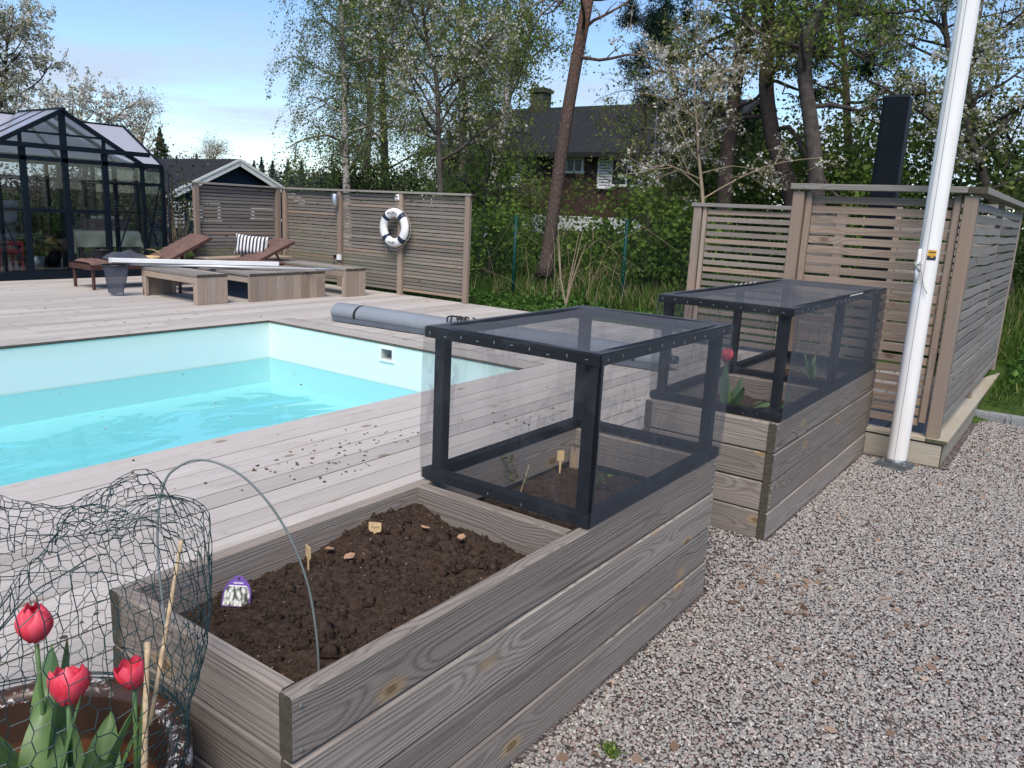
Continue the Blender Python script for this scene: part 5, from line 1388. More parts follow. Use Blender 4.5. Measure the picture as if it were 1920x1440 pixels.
for (pxl, pxr, pyt, pyb) in ((376, 411, 383, 412), (474, 523, 389, 413)):
    a = onx(pxl, pyt, GX - 0.2); c = onx(pxr, pyb, GX - 0.2)
    win(t, (-0.2, (a.y + c.y) / 2 - ap.y, (a.z + c.z) / 2), abs(c.y - a.y), abs(a.z - c.z), False)
def trellis(label, pxl, pxr, pyt, pyb, x, nv, nh):
    a = onx(pxl, pyt, x); c = onx(pxr, pyb, x); t = thing('trellis', label, 'trellis', (x, a.y, c.z))
    W_, H_ = c.y - a.y, a.z - c.z
    for k in range(nv + 1): plank('lath', t, (0, W_ * k / nv, 0), (0, W_ * k / nv, H_), 0.035, 0.015, (1, 0, 0), 'white_paint', 0.001)
    for k in range(nh + 1): plank('lath', t, (0.016, -0.01, H_ * k / nh), (0.016, W_ + 0.01, H_ * k / nh), 0.035, 0.015, (1, 0, 0), 'white_paint', 0.001)
trellis('white square lattice trellis left of the short slat fence', 314, 345, 379, 426, -17.5, 4, 6)
trellis('narrow white lattice trellis half hidden by the short slat fence', 355, 372, 379, 411, -17.6, 2, 5)

# ------------------------------------------------------------------ neighbour's house
HY = 23.0
el_ = ony(785, 286, HY); er = ony(1420, 268, HY); rl = ony(1000, 203, HY + 4.2); rr2 = ony(1420, 172, HY + 4.2)
eavez = el_.z; ridz = rl.z; xl = el_.x; xr = ony(1295, 270, HY).x
t = thing('brown_house', 'dark brown house with black roof and mossy chimney behind the trees', 'house', (xl, HY, 0))
def H_(x, y, z): return Vector((x - xl, y - HY, z))
b = MB(); inset = 0.6
b.add([H_(xl + inset, HY + 0.6, 0), H_(xr, HY + 0.6, 0), H_(xr, HY + 0.6, eavez), H_(xl + inset, HY + 0.6, eavez)], [(0, 1, 2, 3)])
b.add([H_(xl + inset, HY + 0.6, 0), H_(xl + inset, HY + 0.6, eavez + 0.3), H_(xl + inset, HY + 4.2, ridz - 0.1), H_(xl + inset, HY + 7.8, eavez + 0.3), H_(xl + inset, HY + 7.8, 0)], [(0, 1, 2, 3, 4)])
b.add([H_(xr, HY + 0.6, 0), H_(xr, HY + 7.8, 0), H_(xr, HY + 7.8, eavez), H_(xr, HY + 4.2, ridz - 0.1), H_(xr, HY + 0.6, eavez)], [(0, 1, 2, 3, 4)])
b.add([H_(xl + inset, HY + 7.8, 0), H_(xl + inset, HY + 7.8, eavez), H_(xr, HY + 7.8, eavez), H_(xr, HY + 7.8, 0)], [(0, 1, 2, 3)])
ob('wall', b.mesh('wall', 'house_brown'), t)
for (ya, yb) in ((HY, HY + 4.2), (HY + 8.4, HY + 4.2)):
    b = MB(); pts = [H_(xl, ya, eavez), H_(xr + 0.5, ya, eavez), H_(xr + 0.5, yb, ridz), H_(xl, yb, ridz)]; lw_ = [p - Vector((0, 0, 0.16)) for p in pts]
    b.add(pts + lw_, [(0, 1, 2, 3), (7, 6, 5, 4), (0, 4, 5, 1), (1, 5, 6, 2), (3, 7, 4, 0), (2, 6, 7, 3)])
    rf = ob('roof', b.mesh('roof', 'roof_felt'), t)
plank('verge_board', t, H_(xl - 0.02, HY + 1.5, eavez + 1.5 / 4.2 * (ridz - eavez) - 0.05), H_(xl - 0.02, HY + 4.1, ridz - 0.06), 0.2, 0.03, (-1, 0, 0), 'grey_wood')
ch_ = ony(1013, 205, HY + 4.0); ct = ony(1013, 166, HY + 4.0)
b = MB(); b.box(H_(ch_.x, HY + 4.0, (ct.z + ridz - 0.5) / 2), (0.62, 0.6, ct.z - ridz + 0.5)); b.box(H_(ch_.x, HY + 4.0, ct.z - 0.12), (0.74, 0.72, 0.14)); ob('chimney', b.mesh('chimney', 'chimney_moss'), t)
for (pxl, pxr, pyt, pyb) in ((1063, 1092, 297, 323), (1147, 1205, 297, 349), (935, 958, 302, 350)):
    a = ony(pxl, pyt, HY + 0.57); c = ony(pxr, pyb, HY + 0.57)
    win(t, ((a.x + c.x) / 2 - xl, 0.57, (a.z + c.z) / 2), abs(c.x - a.x), abs(a.z - c.z), True, 'white_paint', 'Y')
for (pxl, pxr, pyt, pyb) in ((1124, 1145, 294, 353), (959, 976, 301, 352), (1207, 1218, 300, 350)):
    a = ony(pxl, pyt, HY + 0.5); c = ony(pxr, pyb, HY + 0.5); w_, h_ = abs(c.x - a.x), abs(a.z - c.z); cx_, cz_ = (a.x + c.x) / 2 - xl, (a.z + c.z) / 2
    b = MB(); b.box((cx_ - w_ / 2, 0.5, cz_), (0.05, 0.05, h_)); b.box((cx_ + w_ / 2, 0.5, cz_), (0.05, 0.05, h_)); b.box((cx_, 0.5, cz_ + h_ / 2), (w_, 0.05, 0.06)); b.box((cx_, 0.5, cz_ - h_ / 2), (w_, 0.05, 0.06))
    so = ob('shutter', b.mesh('shutter', 'white_paint'), t)
    for k in range(11):
        bb = MB(); bb.box((cx_, 0.515, cz_ - h_ / 2 + h_ * (k + 0.5) / 11), (w_ - 0.04, 0.02, h_ / 15)); ob('louvre', bb.mesh('louvre', 'white_paint'), so)
# low white wall in front of it
t = thing('white_wall', 'low white board wall glimpsed through bushes below the brown house', 'wall', ony(880, 436, 17.5))
O = Vector(t.location)
for (a, c, tp, bt) in ((862, 912, 396, 447), (960, 1022, 399, 438), (1046, 1128, 404, 436), (1140, 1200, 408, 440)):
    A = ony(a, tp, 17.5) - O; B_ = ony(c, bt, 17.5) - O
    plank('panel', t, ((A.x), 0, (A.z + B_.z) / 2), (B_.x, 0, (A.z + B_.z) / 2), abs(A.z - B_.z), 0.05, (0, -1, 0), 'white_paint')

# ------------------------------------------------------------------ trees and shrubs
def wander(p, d, L, n, wob, grav, R_):
    """a bent shoot: n segments from p along d"""
    pts = [Vector(p)]; d = Vector(d).normalized(); st = L / n
    for i in range(n):
        d = (d + Vector((R_.gauss(0, wob), R_.gauss(0, wob), R_.gauss(0, wob) + grav))).normalized()
        pts.append(pts[-1] + d * st)
    return pts

def bough(b, pts, r0, r1, n=5, mi=0):
    m = len(pts); b.tube(pts, [r0 + (r1 - r0) * i / (m - 1) for i in range(m)], n, mi, caps=False)

def tree(name, label, trunk, r0, r1, bark, limbs, leaf, seed, group=None, cat='tree', blossom=None, clip=None):
    """trunk: world points. limbs: dict(n, s0, s1, len, el, wob, grav, br, brlen, tw, twlen, twgrav, minr). leaf: dict(mat,size,per,spread,...)"""
    R_ = random.Random(seed)
    trunk = [Vector(p) for p in trunk]; base = trunk[0]
    t = thing(name, label, cat, base, 0, group)
    tp = [p - base for p in trunk]; m = len(tp)
    # smooth the trunk
    fine = []
    for i in range(m - 1):
        for k in range(4):
            u = k / 4; p0 = tp[max(i - 1, 0)]; p1 = tp[i]; p2 = tp[i + 1]; p3 = tp[min(i + 2, m - 1)]
            fine.append(0.5 * ((2 * p1) + (p2 - p0) * u + (2 * p0 - 5 * p1 + 4 * p2 - p3) * u * u + (3 * p1 - p0 - 3 * p2 + p3) * u ** 3))
    fine.append(tp[-1]); m = len(fine)
    rad_ = lambda s: (r0 + (r1 - r0) * s) * (1 + 0.35 * max(0, 1 - s * 14))
    b = MB(); b.tube(fine, [rad_(i / (m - 1)) for i in range(m)], 10)
    tw = MB(); anchors = []; blos = []
    def along(pts, s):
        f = s * (len(pts) - 1); i = min(int(f), len(pts) - 2); return pts[i].lerp(pts[i + 1], f - i), (pts[i + 1] - pts[i]).normalized()
    for k in range(limbs['n']):
        s = limbs['s0'] + (limbs['s1'] - limbs['s0']) * ((k + R_.random()) / limbs['n'])
        p, d0 = along(fine, s)
        a = k * 2.4 + R_.uniform(-0.6, 0.6)
        if 'az' in limbs and R_.random() < limbs.get('azp', 0.7): a = limbs['az'] + R_.gauss(0, 0.6)
        el_ = limbs['el'] + R_.gauss(0, 0.18)
        d = Vector((math.cos(a) * math.cos(el_), math.sin(a) * math.cos(el_), math.sin(el_)))
        taper = 1 - limbs.get('taper', 0.55) * (s - limbs['s0']) / max(1e-3, limbs['s1'] - limbs['s0'])
        L = limbs['len'] * R_.uniform(0.7, 1.2) * taper
        lp = wander(p, d, L, 6, limbs['wob'], limbs['grav'], R_)
        lr = min(rad_(s) * 0.55, 0.012 + L * 0.016)
        bough(b, lp, lr, lr * 0.35, 6)
        for j in range(limbs['br']):
            s2 = R_.uniform(0.18, 1.0); q, dq = along(lp, s2)
            side = Vector((R_.gauss(0, 1), R_.gauss(0, 1), R_.gauss(0, 0.7))); side = (side - dq * side.dot(dq)).normalized()
            d2 = (dq * 0.6 + side * 0.8).normalized(); L2 = limbs['brlen'] * R_.uniform(0.6, 1.2) * (1.1 - 0.5 * s2)
            bp = wander(q, d2, L2, 4, limbs['wob'] * 1.2, limbs['grav'] * 1.2, R_)
            bough(tw, bp, lr * 0.32 + 0.003, 0.003, 4)
            for w_ in range(limbs['tw']):
                s3 = R_.uniform(0.1, 1.0); q3, d3 = along(bp, s3)
                sd3 = Vector((R_.gauss(0, 1), R_.gauss(0, 1), R_.gauss(0, 0.8))).normalized()
                L3 = limbs['twlen'] * R_.uniform(0.5, 1.2)
                twp = wander(q3, (d3 * 0.5 + sd3), L3, 4, 0.15, limbs['twgrav'], R_)
                bough(tw, twp, 0.0042, 0.002, 3)
                anchors.append(twp)
    ob('trunk', b.mesh('trunk', bark, True), t)
    ob('twigs', tw.mesh('twigs', leaf.get('twig', 'twig')), t)['kind'] = 'stuff'
    if anchors:
        A = np.array([[tuple(p) for p in a] for a in anchors])            # n,5,3
        def sample(per, spread):
            n = len(A); idx = np.repeat(np.arange(n), per); f = rng.uniform(0.0, 4.0, len(idx)); i0 = np.minimum(f.astype(int), 3); fr_ = (f - i0)[:, None]
            P_ = A[idx, i0] * (1 - fr_) + A[idx, i0 + 1] * fr_
            return P_ + rng.normal(size=P_.shape) * spread
        if leaf.get('per', 0): ob('crown', leaf_cloud('crown', sample(leaf['per'], leaf['spread']), leaf['size'], leaf['mat'], leaf.get('aspect', 1.5), 0.35, None, 0.0, leaf.get('hang', 0.0)), t)
        if blossom: 
            P_ = sample(blossom['per'], 0.02); P_ = np.repeat(P_, 4, axis=0) + rng.normal(size=(len(P_) * 4, 3)) * blossom['spread']
            ob('blossom', leaf_cloud('blossom', P_, blossom['size'], 'blossom', 1.1), t)
    return t

# birches with hanging twigs
BL = dict(n=22, s0=0.22, s1=0.98, len=2.6, el=0.55, wob=0.12, grav=-0.05, br=5, brlen=1.2, tw=7, twlen=1.5, twgrav=-0.55, taper=0.5)
BF = dict(mat='leaf_birch', size=0.042, per=36, spread=0.07, aspect=1.4)
def vtrunk(px0, py0, px1, py1, D, extra=1.3, gz=0.2, bend=0.0):
    a = at(px0, py0, D); c = at(px1, py1, D); d = (c - a)
    base = a + d * ((gz - a.z) / d.z); top = a + d * extra
    mid = base.lerp(top, 0.5) + Vector((bend, 0, 0))
    return [base, base.lerp(mid, 0.5), mid, mid.lerp(top, 0.5) + Vector((-bend * 0.2, 0, 0)), top]
tree('birch_tree', 'slender weeping birch, leftmost of the trees behind the long slat fence', vtrunk(650, 350, 640, 0, 24, 1.5), 0.14, 0.03, 'bark_birch', dict(BL, len=2.2, n=20, twlen=1.5), BF, 11, 'birches behind the fence')
tree('birch_tree', 'weeping birch with pale lower trunk, second from the left behind the fence', vtrunk(682, 320, 690, 0, 27, 1.45, bend=0.25), 0.16, 0.03, 'bark_birch', dict(BL, len=2.3), BF, 12, 'birches behind the fence')
tree('birch_tree', 'dark stemmed birch rising behind the lifebuoy', vtrunk(722, 320, 712, 0, 29, 1.5), 0.18, 0.04, 'bark_grey', dict(BL, len=2.4, n=20), dict(BF, mat='leaf_birch'), 13, 'birches behind the fence')
tree('birch_tree', 'dark thick birch stem just left of the house roof', vtrunk(868, 262, 866, 0, 21, 1.5), 0.17, 0.06, 'bark_grey', dict(BL, len=2.3, n=18), dict(BF, per=34), 14, 'birches behind the fence')
tree('birch_tree', 'white leaning birch with forked branches in front of the house gable', [at(915, 420, 19), at(935, 270, 19), at(952, 180, 19), at(968, 80, 19), at(990, -40, 19), at(1010, -160, 19)], 0.14, 0.06, 'bark_birch', dict(BL, len=2.4, n=16, s0=0.35, grav=0.0, twlen=0.9), dict(BF, per=36), 15, 'birches behind the fence')
YL = dict(n=18, s0=0.3, s1=0.98, len=1.5, el=0.6, wob=0.15, grav=0.0, br=6, brlen=0.8, tw=5, twlen=0.45, twgrav=-0.05)
tree('young_tree', 'young light green tree veiling the left half of the house roof', vtrunk(905, 420, 925, 180, 16, 1.15), 0.05, 0.015, 'bark_grey', YL, dict(mat='leaf_birch', size=0.042, per=7, spread=0.08), 61, 'young trees before the house')
tree('young_tree', 'young light green tree veiling the right half of the house roof', vtrunk(1215, 420, 1205, 200, 15.5, 1.15), 0.05, 0.015, 'bark_grey', YL, dict(mat='leaf_birch', size=0.042, per=4, spread=0.08), 62, 'young trees before the house')
# pine, big leaning trunk
tree('pine_tree', 'tall leaning pine with reddish upper trunk in front of the brown house', [at(1020, 520, 14.2), at(1037, 400, 14.2), at(1058, 250, 14.2), at(1080, 120, 14.2), at(1102, 0, 14.2), at(1120, -120, 14.2), at(1130, -260, 14.2)], 0.122, 0.105, 'bark_pine',
     dict(n=10, s0=0.5, s1=0.98, len=1.7, el=0.1, wob=0.2, grav=0.02, br=3, brlen=0.6, tw=2, twlen=0.4, twgrav=-0.05), dict(mat='leaf_oak', size=0.05, per=1, spread=0.04), 16)
# flowering cherries
CL = dict(n=16, s0=0.25, s1=0.98, len=2.0, el=0.75, wob=0.14, grav=0.02, br=6, brlen=0.8, tw=4, twlen=0.40, twgrav=0.0, taper=0.45)
CF = dict(mat='leaf_oak', size=0.036, per=16, spread=0.06)
CB = dict(per=5, spread=0.026, size=0.036)
tree('cherry_tree', 'white flowering cherry behind the long slat fence near the lifebuoy', [at(833, 470, 13.2), at(826, 360, 13.2), at(822, 250, 13.2), at(818, 150, 13.2), at(795, 40, 13.2), at(790, -60, 13.2)], 0.062, 0.018, 'bark_grey', dict(CL, n=20, len=1.75, s0=0.30), dict(CF, per=18), 21, 'flowering cherries', blossom=dict(CB, per=4))
tree('cherry_tree', 'white flowering cherry standing behind the greenhouse at the far left', [at(-30, 400, 19), at(-20, 300, 19), at(0, 200, 19), at(10, 120, 19), at(15, 60, 19)], 0.10, 0.02, 'bark_grey', dict(CL, n=26, len=2.0, s0=0.2), dict(CF, mat='leaf_oak', per=10), 22, 'flowering cherries', blossom=dict(CB, per=6, size=0.045))
tree('cherry_tree', 'sparsely flowering branchy tree between the greenhouse and the garage', [at(150, 400, 17), at(160, 320, 17), at(165, 270, 17), at(160, 225, 17)], 0.07, 0.02, 'bark_grey', dict(CL, n=12, len=1.5, s0=0.3, el=0.7), dict(CF, per=2), 23, 'flowering cherries', blossom=dict(CB, per=4, size=0.05))
tree('cherry_tree', 'white flowering tree spreading over the flagpole at the top right', [at(1905, 640, 12.5), at(1870, 420, 12.5), at(1820, 260, 12.5), at(1790, 140, 12.5), at(1770, 30, 12.5), at(1780, -80, 12.5)], 0.085, 0.03, 'bark_grey', dict(CL, n=24, len=2.1, s0=0.25, el=0.4), dict(CF, per=18), 24, 'flowering cherries', blossom=dict(CB, per=5))
tree('cherry_tree', 'thin flowering shrub tree in front of the house roof, right of the pine', [at(1320, 480, 12.5), at(1318, 380, 12.5), at(1310, 290, 12.5), at(1305, 200, 12.5), at(1300, 120, 12.5)], 0.035, 0.012, 'dry_twig', dict(CL, n=16, len=1.7, s0=0.25, el=0.5), dict(CF, per=3, twig='dry_twig'), 25, 'flowering cherries', blossom=dict(CB, per=2))
# old trees at the right
OL = dict(n=10, s0=0.45, s1=1.0, len=2.0, el=0.45, wob=0.26, grav=0.0, br=5, brlen=0.9, tw=4, twlen=0.5, twgrav=0.0)
OF = dict(mat='leaf_oak', size=0.042, per=26, spread=0.10)
tree('old_tree', 'dark leaning trunk, leftmost of the three beside the enclosure', [at(1352, 470, 13.5), at(1362, 300, 13.5), at(1370, 230, 13.5), at(1385, 120, 13.5), at(1408, 0, 13.5), at(1425, -120, 13.5)], 0.13, 0.10, 'bark_brown', OL, OF, 31, 'old trees at the right')
tree('old_tree', 'dark upright trunk with bent foot, middle of the three beside the enclosure', [at(1500, 450, 13), at(1480, 350, 13), at(1452, 270, 13), at(1437, 170, 13), at(1440, 60, 13), at(1438, -110, 13)], 0.15, 0.10, 'bark_brown', OL, OF, 32, 'old trees at the right')
tree('old_tree', 'twisted dark trunk, rightmost of the three beside the enclosure', [at(1535, 480, 12), at(1530, 330, 12), at(1520, 230, 12), at(1508, 130, 12), at(1520, 60, 12), at(1560, -10, 12), at(1590, -90, 12)], 0.12, 0.09, 'bark_grey', dict(OL, n=12, s0=0.35), dict(OF, mat='leaf_fresh', per=20), 33, 'old trees at the right')
tree('old_tree', 'dark limb crossing behind the flagpole at the right edge', [at(1960, 500, 14), at(1935, 400, 14), at(1900, 340, 14), at(1850, 260, 14), at(1815, 160, 14), at(1840, 0, 14)], 0.10, 0.05, 'bark_grey', dict(OL, n=10, s0=0.2), dict(OF, per=4), 34, 'old trees at the right')
# dark pine boughs
def pine_small(label, trunk, seed, n=14, L=1.4, el=0.15):
    tree('pine_tree', label, trunk, 0.09, 0.03, 'bark_pine', dict(n=n, s0=0.35, s1=1.0, len=L, el=el, wob=0.16, grav=0.02, br=5, brlen=0.55, tw=6, twlen=0.30, twgrav=0.03), dict(mat='needle', size=0.016, per=60, spread=0.055, aspect=5.5), seed)
pine_small('dark pine with drooping needle clumps over the house roof', [at(1330, 400, 16), at(1300, 260, 16), at(1265, 160, 16), at(1250, 80, 16), at(1245, 20, 16)], 41, 12, 1.6)
pine_small('dark needled pine crown behind the rightmost old trunks', [at(1600, 420, 15), at(1590, 260, 15), at(1585, 140, 15), at(1575, 40, 15), at(1570, -40, 15)], 42, 12, 1.6)
# spruces and far trees
def spruce(label, px, ptop, pbase, D, wpx, seed, mat='far_green', n=3600, group='far conifers'):
    top = at(px, ptop, D); bs = at(px, pbase, D); h = top.z - bs.z; t = thing('spruce_tree', label, 'tree', (bs.x, bs.y, bs.z), 0, group)
    b = MB(); b.tube([(0, 0, -0.5), (0, 0, h * 0.5), (0, 0, h)], [0.02 * h, 0.012 * h, 0.004], 6); ob('trunk', b.mesh('trunk', 'bark_brown'), t)
    Rr = wpx / FPX * D / 2
    f = rng.uniform(0, 1, n) ** 0.7; lay = np.floor(f * 13) / 13 + rng.normal(0, 0.03, n); a = rng.uniform(0, 2 * np.pi, n); na = np.sin(a * 3 + lay * 40 + seed) * 0.25 + 1
    r = Rr * (1 - f) * rng.uniform(0.35, 1.0, n) ** 0.6 * na * (0.75 + 0.3 * np.sin(lay * 70 + a * 2))
    P_ = np.stack([r * np.cos(a), r * np.sin(a), (lay * 0.98 + 0.01) * h - r * 0.25], 1)
    ob('crown', leaf_cloud('crown', P_, 0.020 * h, mat, 1.8), t); return t
spruce('dark spruce standing between the greenhouse and the garage', 304, 240, 345, 42, 88, 1, 'leaf_dark', 5200)
for i, (px, tp, D, wp) in enumerate(((335, 292, 70, 26), (372, 287, 75, 30), (420, 296, 80, 24), (492, 293, 75, 22), (512, 300, 80, 28), (541, 298, 72, 26), (566, 300, 70, 24), (588, 318, 70, 34), (608, 322, 80, 30), (478, 300, 85, 30))):
    spruce(['far conifer peeking over the garage ridge at its left end', 'far conifer over the middle of the garage ridge', 'small far conifer just left of the garage apex', 'far conifer just right of the garage apex', 'second far conifer right of the garage apex', 'third far conifer right of the garage apex, tallest there',
            'pointed far conifer above the fence corner', 'broad far conifer left of the leftmost birch', 'low far conifer at the foot of the leftmost birch', 'blurred far conifer behind the garage right slope'][i], px, tp, 385, D, wp * 2.3, i + 5, 'far_green', 2400)
for i, (px, D, rx, h, lab) in enumerate(((500, 62, 5.0, 3.2, 'far grey green wood edge right of the garage apex'), (585, 58, 5.0, 2.9, 'far grey green wood edge at the leftmost birch'), (360, 66, 6.0, 3.6, 'far grey green wood edge over the garage ridge'), (650, 55, 5.5, 2.8, 'far grey green wood edge behind the birch stems'))):
    p = at(px, 380, D); n_ = 9000; R4 = np.random.default_rng(300 + i); t = thing('far_tree', lab, 'tree', (p.x, p.y, 0), 0, 'far wood edge')
    cl = np.stack([R4.uniform(-1, 1, 22) * rx, R4.uniform(-1, 1, 22) * 2, h * R4.uniform(0.35, 1.0, 22)], 1); k_ = R4.integers(0, 22, n_)
    P_ = cl[k_] + R4.normal(size=(n_, 3)) * np.array([0.8, 0.8, 0.7]); P_[:, 2] = np.abs(P_[:, 2])
    ob('crown', leaf_cloud('crown', P_, 0.13, 'far_green', 1.4), t)
    b = MB()
    for q in range(6): b.tube([(cl[q][0], cl[q][1], 0), (cl[q][0], cl[q][1], cl[q][2])], [0.12, 0.04], 5)
    ob('trunk', b.mesh('trunk', 'bark_brown'), t)['kind'] = 'stuff'
def bare(label, px, ptop, D, seed):
    tree('bare_tree', label, [at(px, 360, D), at(px, 320, D), at(px + 3, ptop + 20, D), at(px, ptop, D)], 0.14, 0.03, 'dry_twig', dict(n=14, s0=0.25, s1=0.98, len=2.2, el=1.0, wob=0.12, grav=0.06, br=6, brlen=1.2, tw=4, twlen=0.9, twgrav=0.05), dict(mat='hedge_brown', size=0.05, per=3, spread=0.1, twig='dry_twig'), seed)
bare('pale leafless tree between the greenhouse roof and the dark spruce', 262, 240, 36, 51)
bare('pale leafless far tree above the garage roof', 400, 288, 60, 52)

# shrubs: many stems, leaves in clumps
def shrub(name, label, c, rx, ry, h, mat, n, size, seed, group, clumps=26, stems=9, stemmat='twig', base=0.08, flower=None):
    R_ = np.random.default_rng(seed); z0 = ground_z(c[0], c[1]) - 0.05
    t = thing(name, label, 'shrub', (c[0], c[1], z0), 0, group)
    cc = R_.normal(size=(clumps, 3)); cc /= np.linalg.norm(cc, axis=1)[:, None]; cc *= R_.uniform(0.45, 1.0, clumps)[:, None]
    cc = cc * np.array([rx, ry, h * 0.5]) + np.array([0, 0, h * (0.5 + base)]); cc[:, 2] = np.maximum(cc[:, 2], 0.08)
    k = R_.integers(0, clumps, n); sg = R_.uniform(0.10, 0.26, clumps) * (h ** 0.5)
    P_ = cc[k] + R_.normal(size=(n, 3)) * sg[k][:, None] * np.array([1, 1, 0.8]); P_[:, 2] = np.abs(P_[:, 2])
    tone = np.clip(R_.uniform(0, 1, clumps)[k] * 0.6 + R_.uniform(0, 0.4, n), 0, 1)
    ob('foliage', leaf_cloud('foliage', P_, size, mat, 1.25, 0.4, tone), t)
    b = MB(); rr_ = random.Random(seed)
    for i in range(stems):
        e_ = cc[rr_.randrange(clumps)]
        b.tube([(rr_.uniform(-.15, .15) * rx, rr_.uniform(-.15, .15) * ry, -0.1), (e_[0] * 0.5 + rr_.uniform(-.1, .1), e_[1] * 0.5, e_[2] * 0.6), (e_[0] * 1.05, e_[1] * 1.05, e_[2] * 1.08)], [0.014, 0.009, 0.003], 4, caps=False)
    ob('stems', b.mesh('stems', stemmat), t)
    return t
SH = [ # px, py(base), depth, rx, ry, h, mat, n, size, words
 (905, 520, 14.6, 0.8, 0.6, 1.5, 'leaf_fresh', 2232, 0.055, 'mid green shrub right behind the end post of the long slat fence'),
 (990, 500, 15.2, 0.7, 0.5, 0.65, 'leaf_fresh', 682, 0.055, 'mid green shrub between the two green fence posts'),
 (1085, 480, 15.6, 0.7, 0.5, 0.75, 'leaf_fresh', 744, 0.065, 'bright green shrub at the foot of the leaning pine'),
 (1215, 500, 14.0, 0.75, 0.6, 1.7, 'leaf_fresh', 1984, 0.065, 'bright green shrub right of the right green fence post'),
 (1285, 500, 13.4, 0.7, 0.6, 1.6, 'leaf_fresh', 1736, 0.065, 'bright green shrub beside the lower slatted screen'),
 (870, 480, 18.0, 1.0, 0.8, 2.0, 'leaf_mid', 2604, 0.07, 'tall green bush behind the lifebuoy end of the fence'),
 (985, 440, 19.0, 1.2, 0.8, 1.0, 'leaf_fresh', 2604, 0.07, 'tall green bush below the house windows'),
 (1120, 440, 18.0, 1.2, 0.8, 1.1, 'leaf_fresh', 2108, 0.07, 'leafy bush under the shuttered window'),
 (1245, 430, 17.0, 1.1, 0.8, 1.9, 'leaf_fresh', 2604, 0.065, 'tall bush covering the right end of the house wall'),
 (1345, 440, 15.5, 1.3, 1.0, 2.5, 'leaf_mid', 3800, 0.065, 'green bush above the lower slatted screen'),
 (1450, 430, 15.5, 1.3, 1.0, 2.8, 'leaf_fresh', 3800, 0.07, 'bright bush between the old trunks'),
 (1560, 430, 14.5, 1.2, 1.0, 2.9, 'leaf_mid', 4200, 0.065, 'green bush left of the black flue'),
 (1610, 430, 13.5, 1.0, 0.9, 2.3, 'leaf_fresh', 3200, 0.07, 'bright leafy bush right behind the black flue'),
 (1760, 450, 14.0, 1.3, 1.0, 2.9, 'leaf_mid', 4400, 0.065, 'green bush behind the flagpole'),
 (1870, 480, 14.0, 1.3, 1.0, 2.6, 'leaf_mid', 4200, 0.065, 'olive bush at the right edge above the enclosure'),
 (1680, 420, 18.0, 1.7, 1.0, 3.4, 'leaf_mid', 4800, 0.075, 'far green thicket seen between flue and flagpole'),
 (1500, 420, 19.0, 1.8, 1.0, 3.2, 'leaf_dark', 4200, 0.075, 'dark thicket behind the old trunks'),
 (780, 420, 24.0, 2.0, 1.2, 2.7, 'leaf_dark', 4200, 0.085, 'dark bush beneath the flowering cherry by the fence'),
 (690, 410, 26.0, 2.2, 1.2, 2.6, 'leaf_dark', 4200, 0.085, 'dark bush at the foot of the birches'),
 (620, 400, 30.0, 2.4, 1.2, 2.5, 'far_green', 3600, 0.10, 'far bush left of the birch feet'),
 (905, 440, 17.0, 1.2, 0.8, 3.0, 'leaf_fresh', 1860, 0.075, 'young maple screening the left end of the brown house'),
 (1015, 440, 20.5, 1.3, 0.8, 2.6, 'leaf_fresh', 1364, 0.075, 'thin leafy bush in front of the house left window'),
 (1280, 440, 20.0, 1.5, 0.9, 3.6, 'leaf_mid', 1860, 0.08, 'tall leafy bush hiding the right end of the house roof'),
 (1960, 560, 12.5, 1.1, 0.9, 2.2, 'leaf_mid', 3400, 0.06, 'green bush beside the green tube rail'),
]
for i, (px, py, D, rx, ry, h, mt, n, sz, lab) in enumerate(SH):
    p = at(px, py, D); shrub('shrub', lab, (p.x, p.y), rx, ry, h, mt, n, sz, 100 + i, 'shrubs on the bank')
for i, (px, D, h, lab) in enumerate(((30, 18.0, 2.2, 'brown twiggy hedge seen through the left greenhouse panes'), (110, 18.0, 2.2, 'brown twiggy hedge seen through the greenhouse doors'), (190, 18.0, 2.2, 'brown twiggy hedge seen through the right greenhouse panes'), (265, 18.5, 2.0, 'brown twiggy hedge beside the greenhouse corner'), (330, 18.4, 1.5, 'wiry climber in front of the white trellis'))):
    p = at(px, 460, D); shrub('hedge', lab, (p.x, p.y), 1.5, 0.6, h if i < 4 else 1.6, 'hedge_brown' if i < 4 else 'leaf_dark', 4200 if i < 4 else 900, 0.05, 200 + i, 'hedge behind the greenhouse', 30, 60, 'dry_twig')
# dry bramble arcs on the wire fence
t = thing('bramble', 'tangle of dry straw coloured bramble canes on the wire fence', 'shrub', at(1070, 560, 12.0))
b = MB(); rr_ = random.Random(5); O = Vector(t.location)
for k in range(18):
    p0 = at(rr_.gauss(1060, 55), 560, 11.6 + rr_.random() * 0.9) - O; p0.z = 0.0; hgt = rr_.uniform(0.3, 1.15); dx = rr_.gauss(0, 0.45); dy = rr_.gauss(0, 0.3)
    b.tube([p0, p0 + Vector((dx * 0.3, dy * 0.3, hgt * 0.7)), p0 + Vector((dx * 0.8, dy * 0.8, hgt)), p0 + Vector((dx * 1.4, dy * 1.3, hgt * rr_.uniform(0.55, 0.9)))], [0.0035, 0.003, 0.0025, 0.0015], 3, caps=False)
st = at(1060, 590, 11.1) - O; st.z = 0
for k in range(5): 
    a = rr_.uniform(-1, 1); b.tube([st, st + Vector((a * 0.12, 0, 0.35)), st + Vector((a * 0.3, 0.1, 0.85 + 0.2 * rr_.random()))], [0.012, 0.008, 0.003], 5)
ob('canes', b.mesh('canes', 'dry_twig'), t)
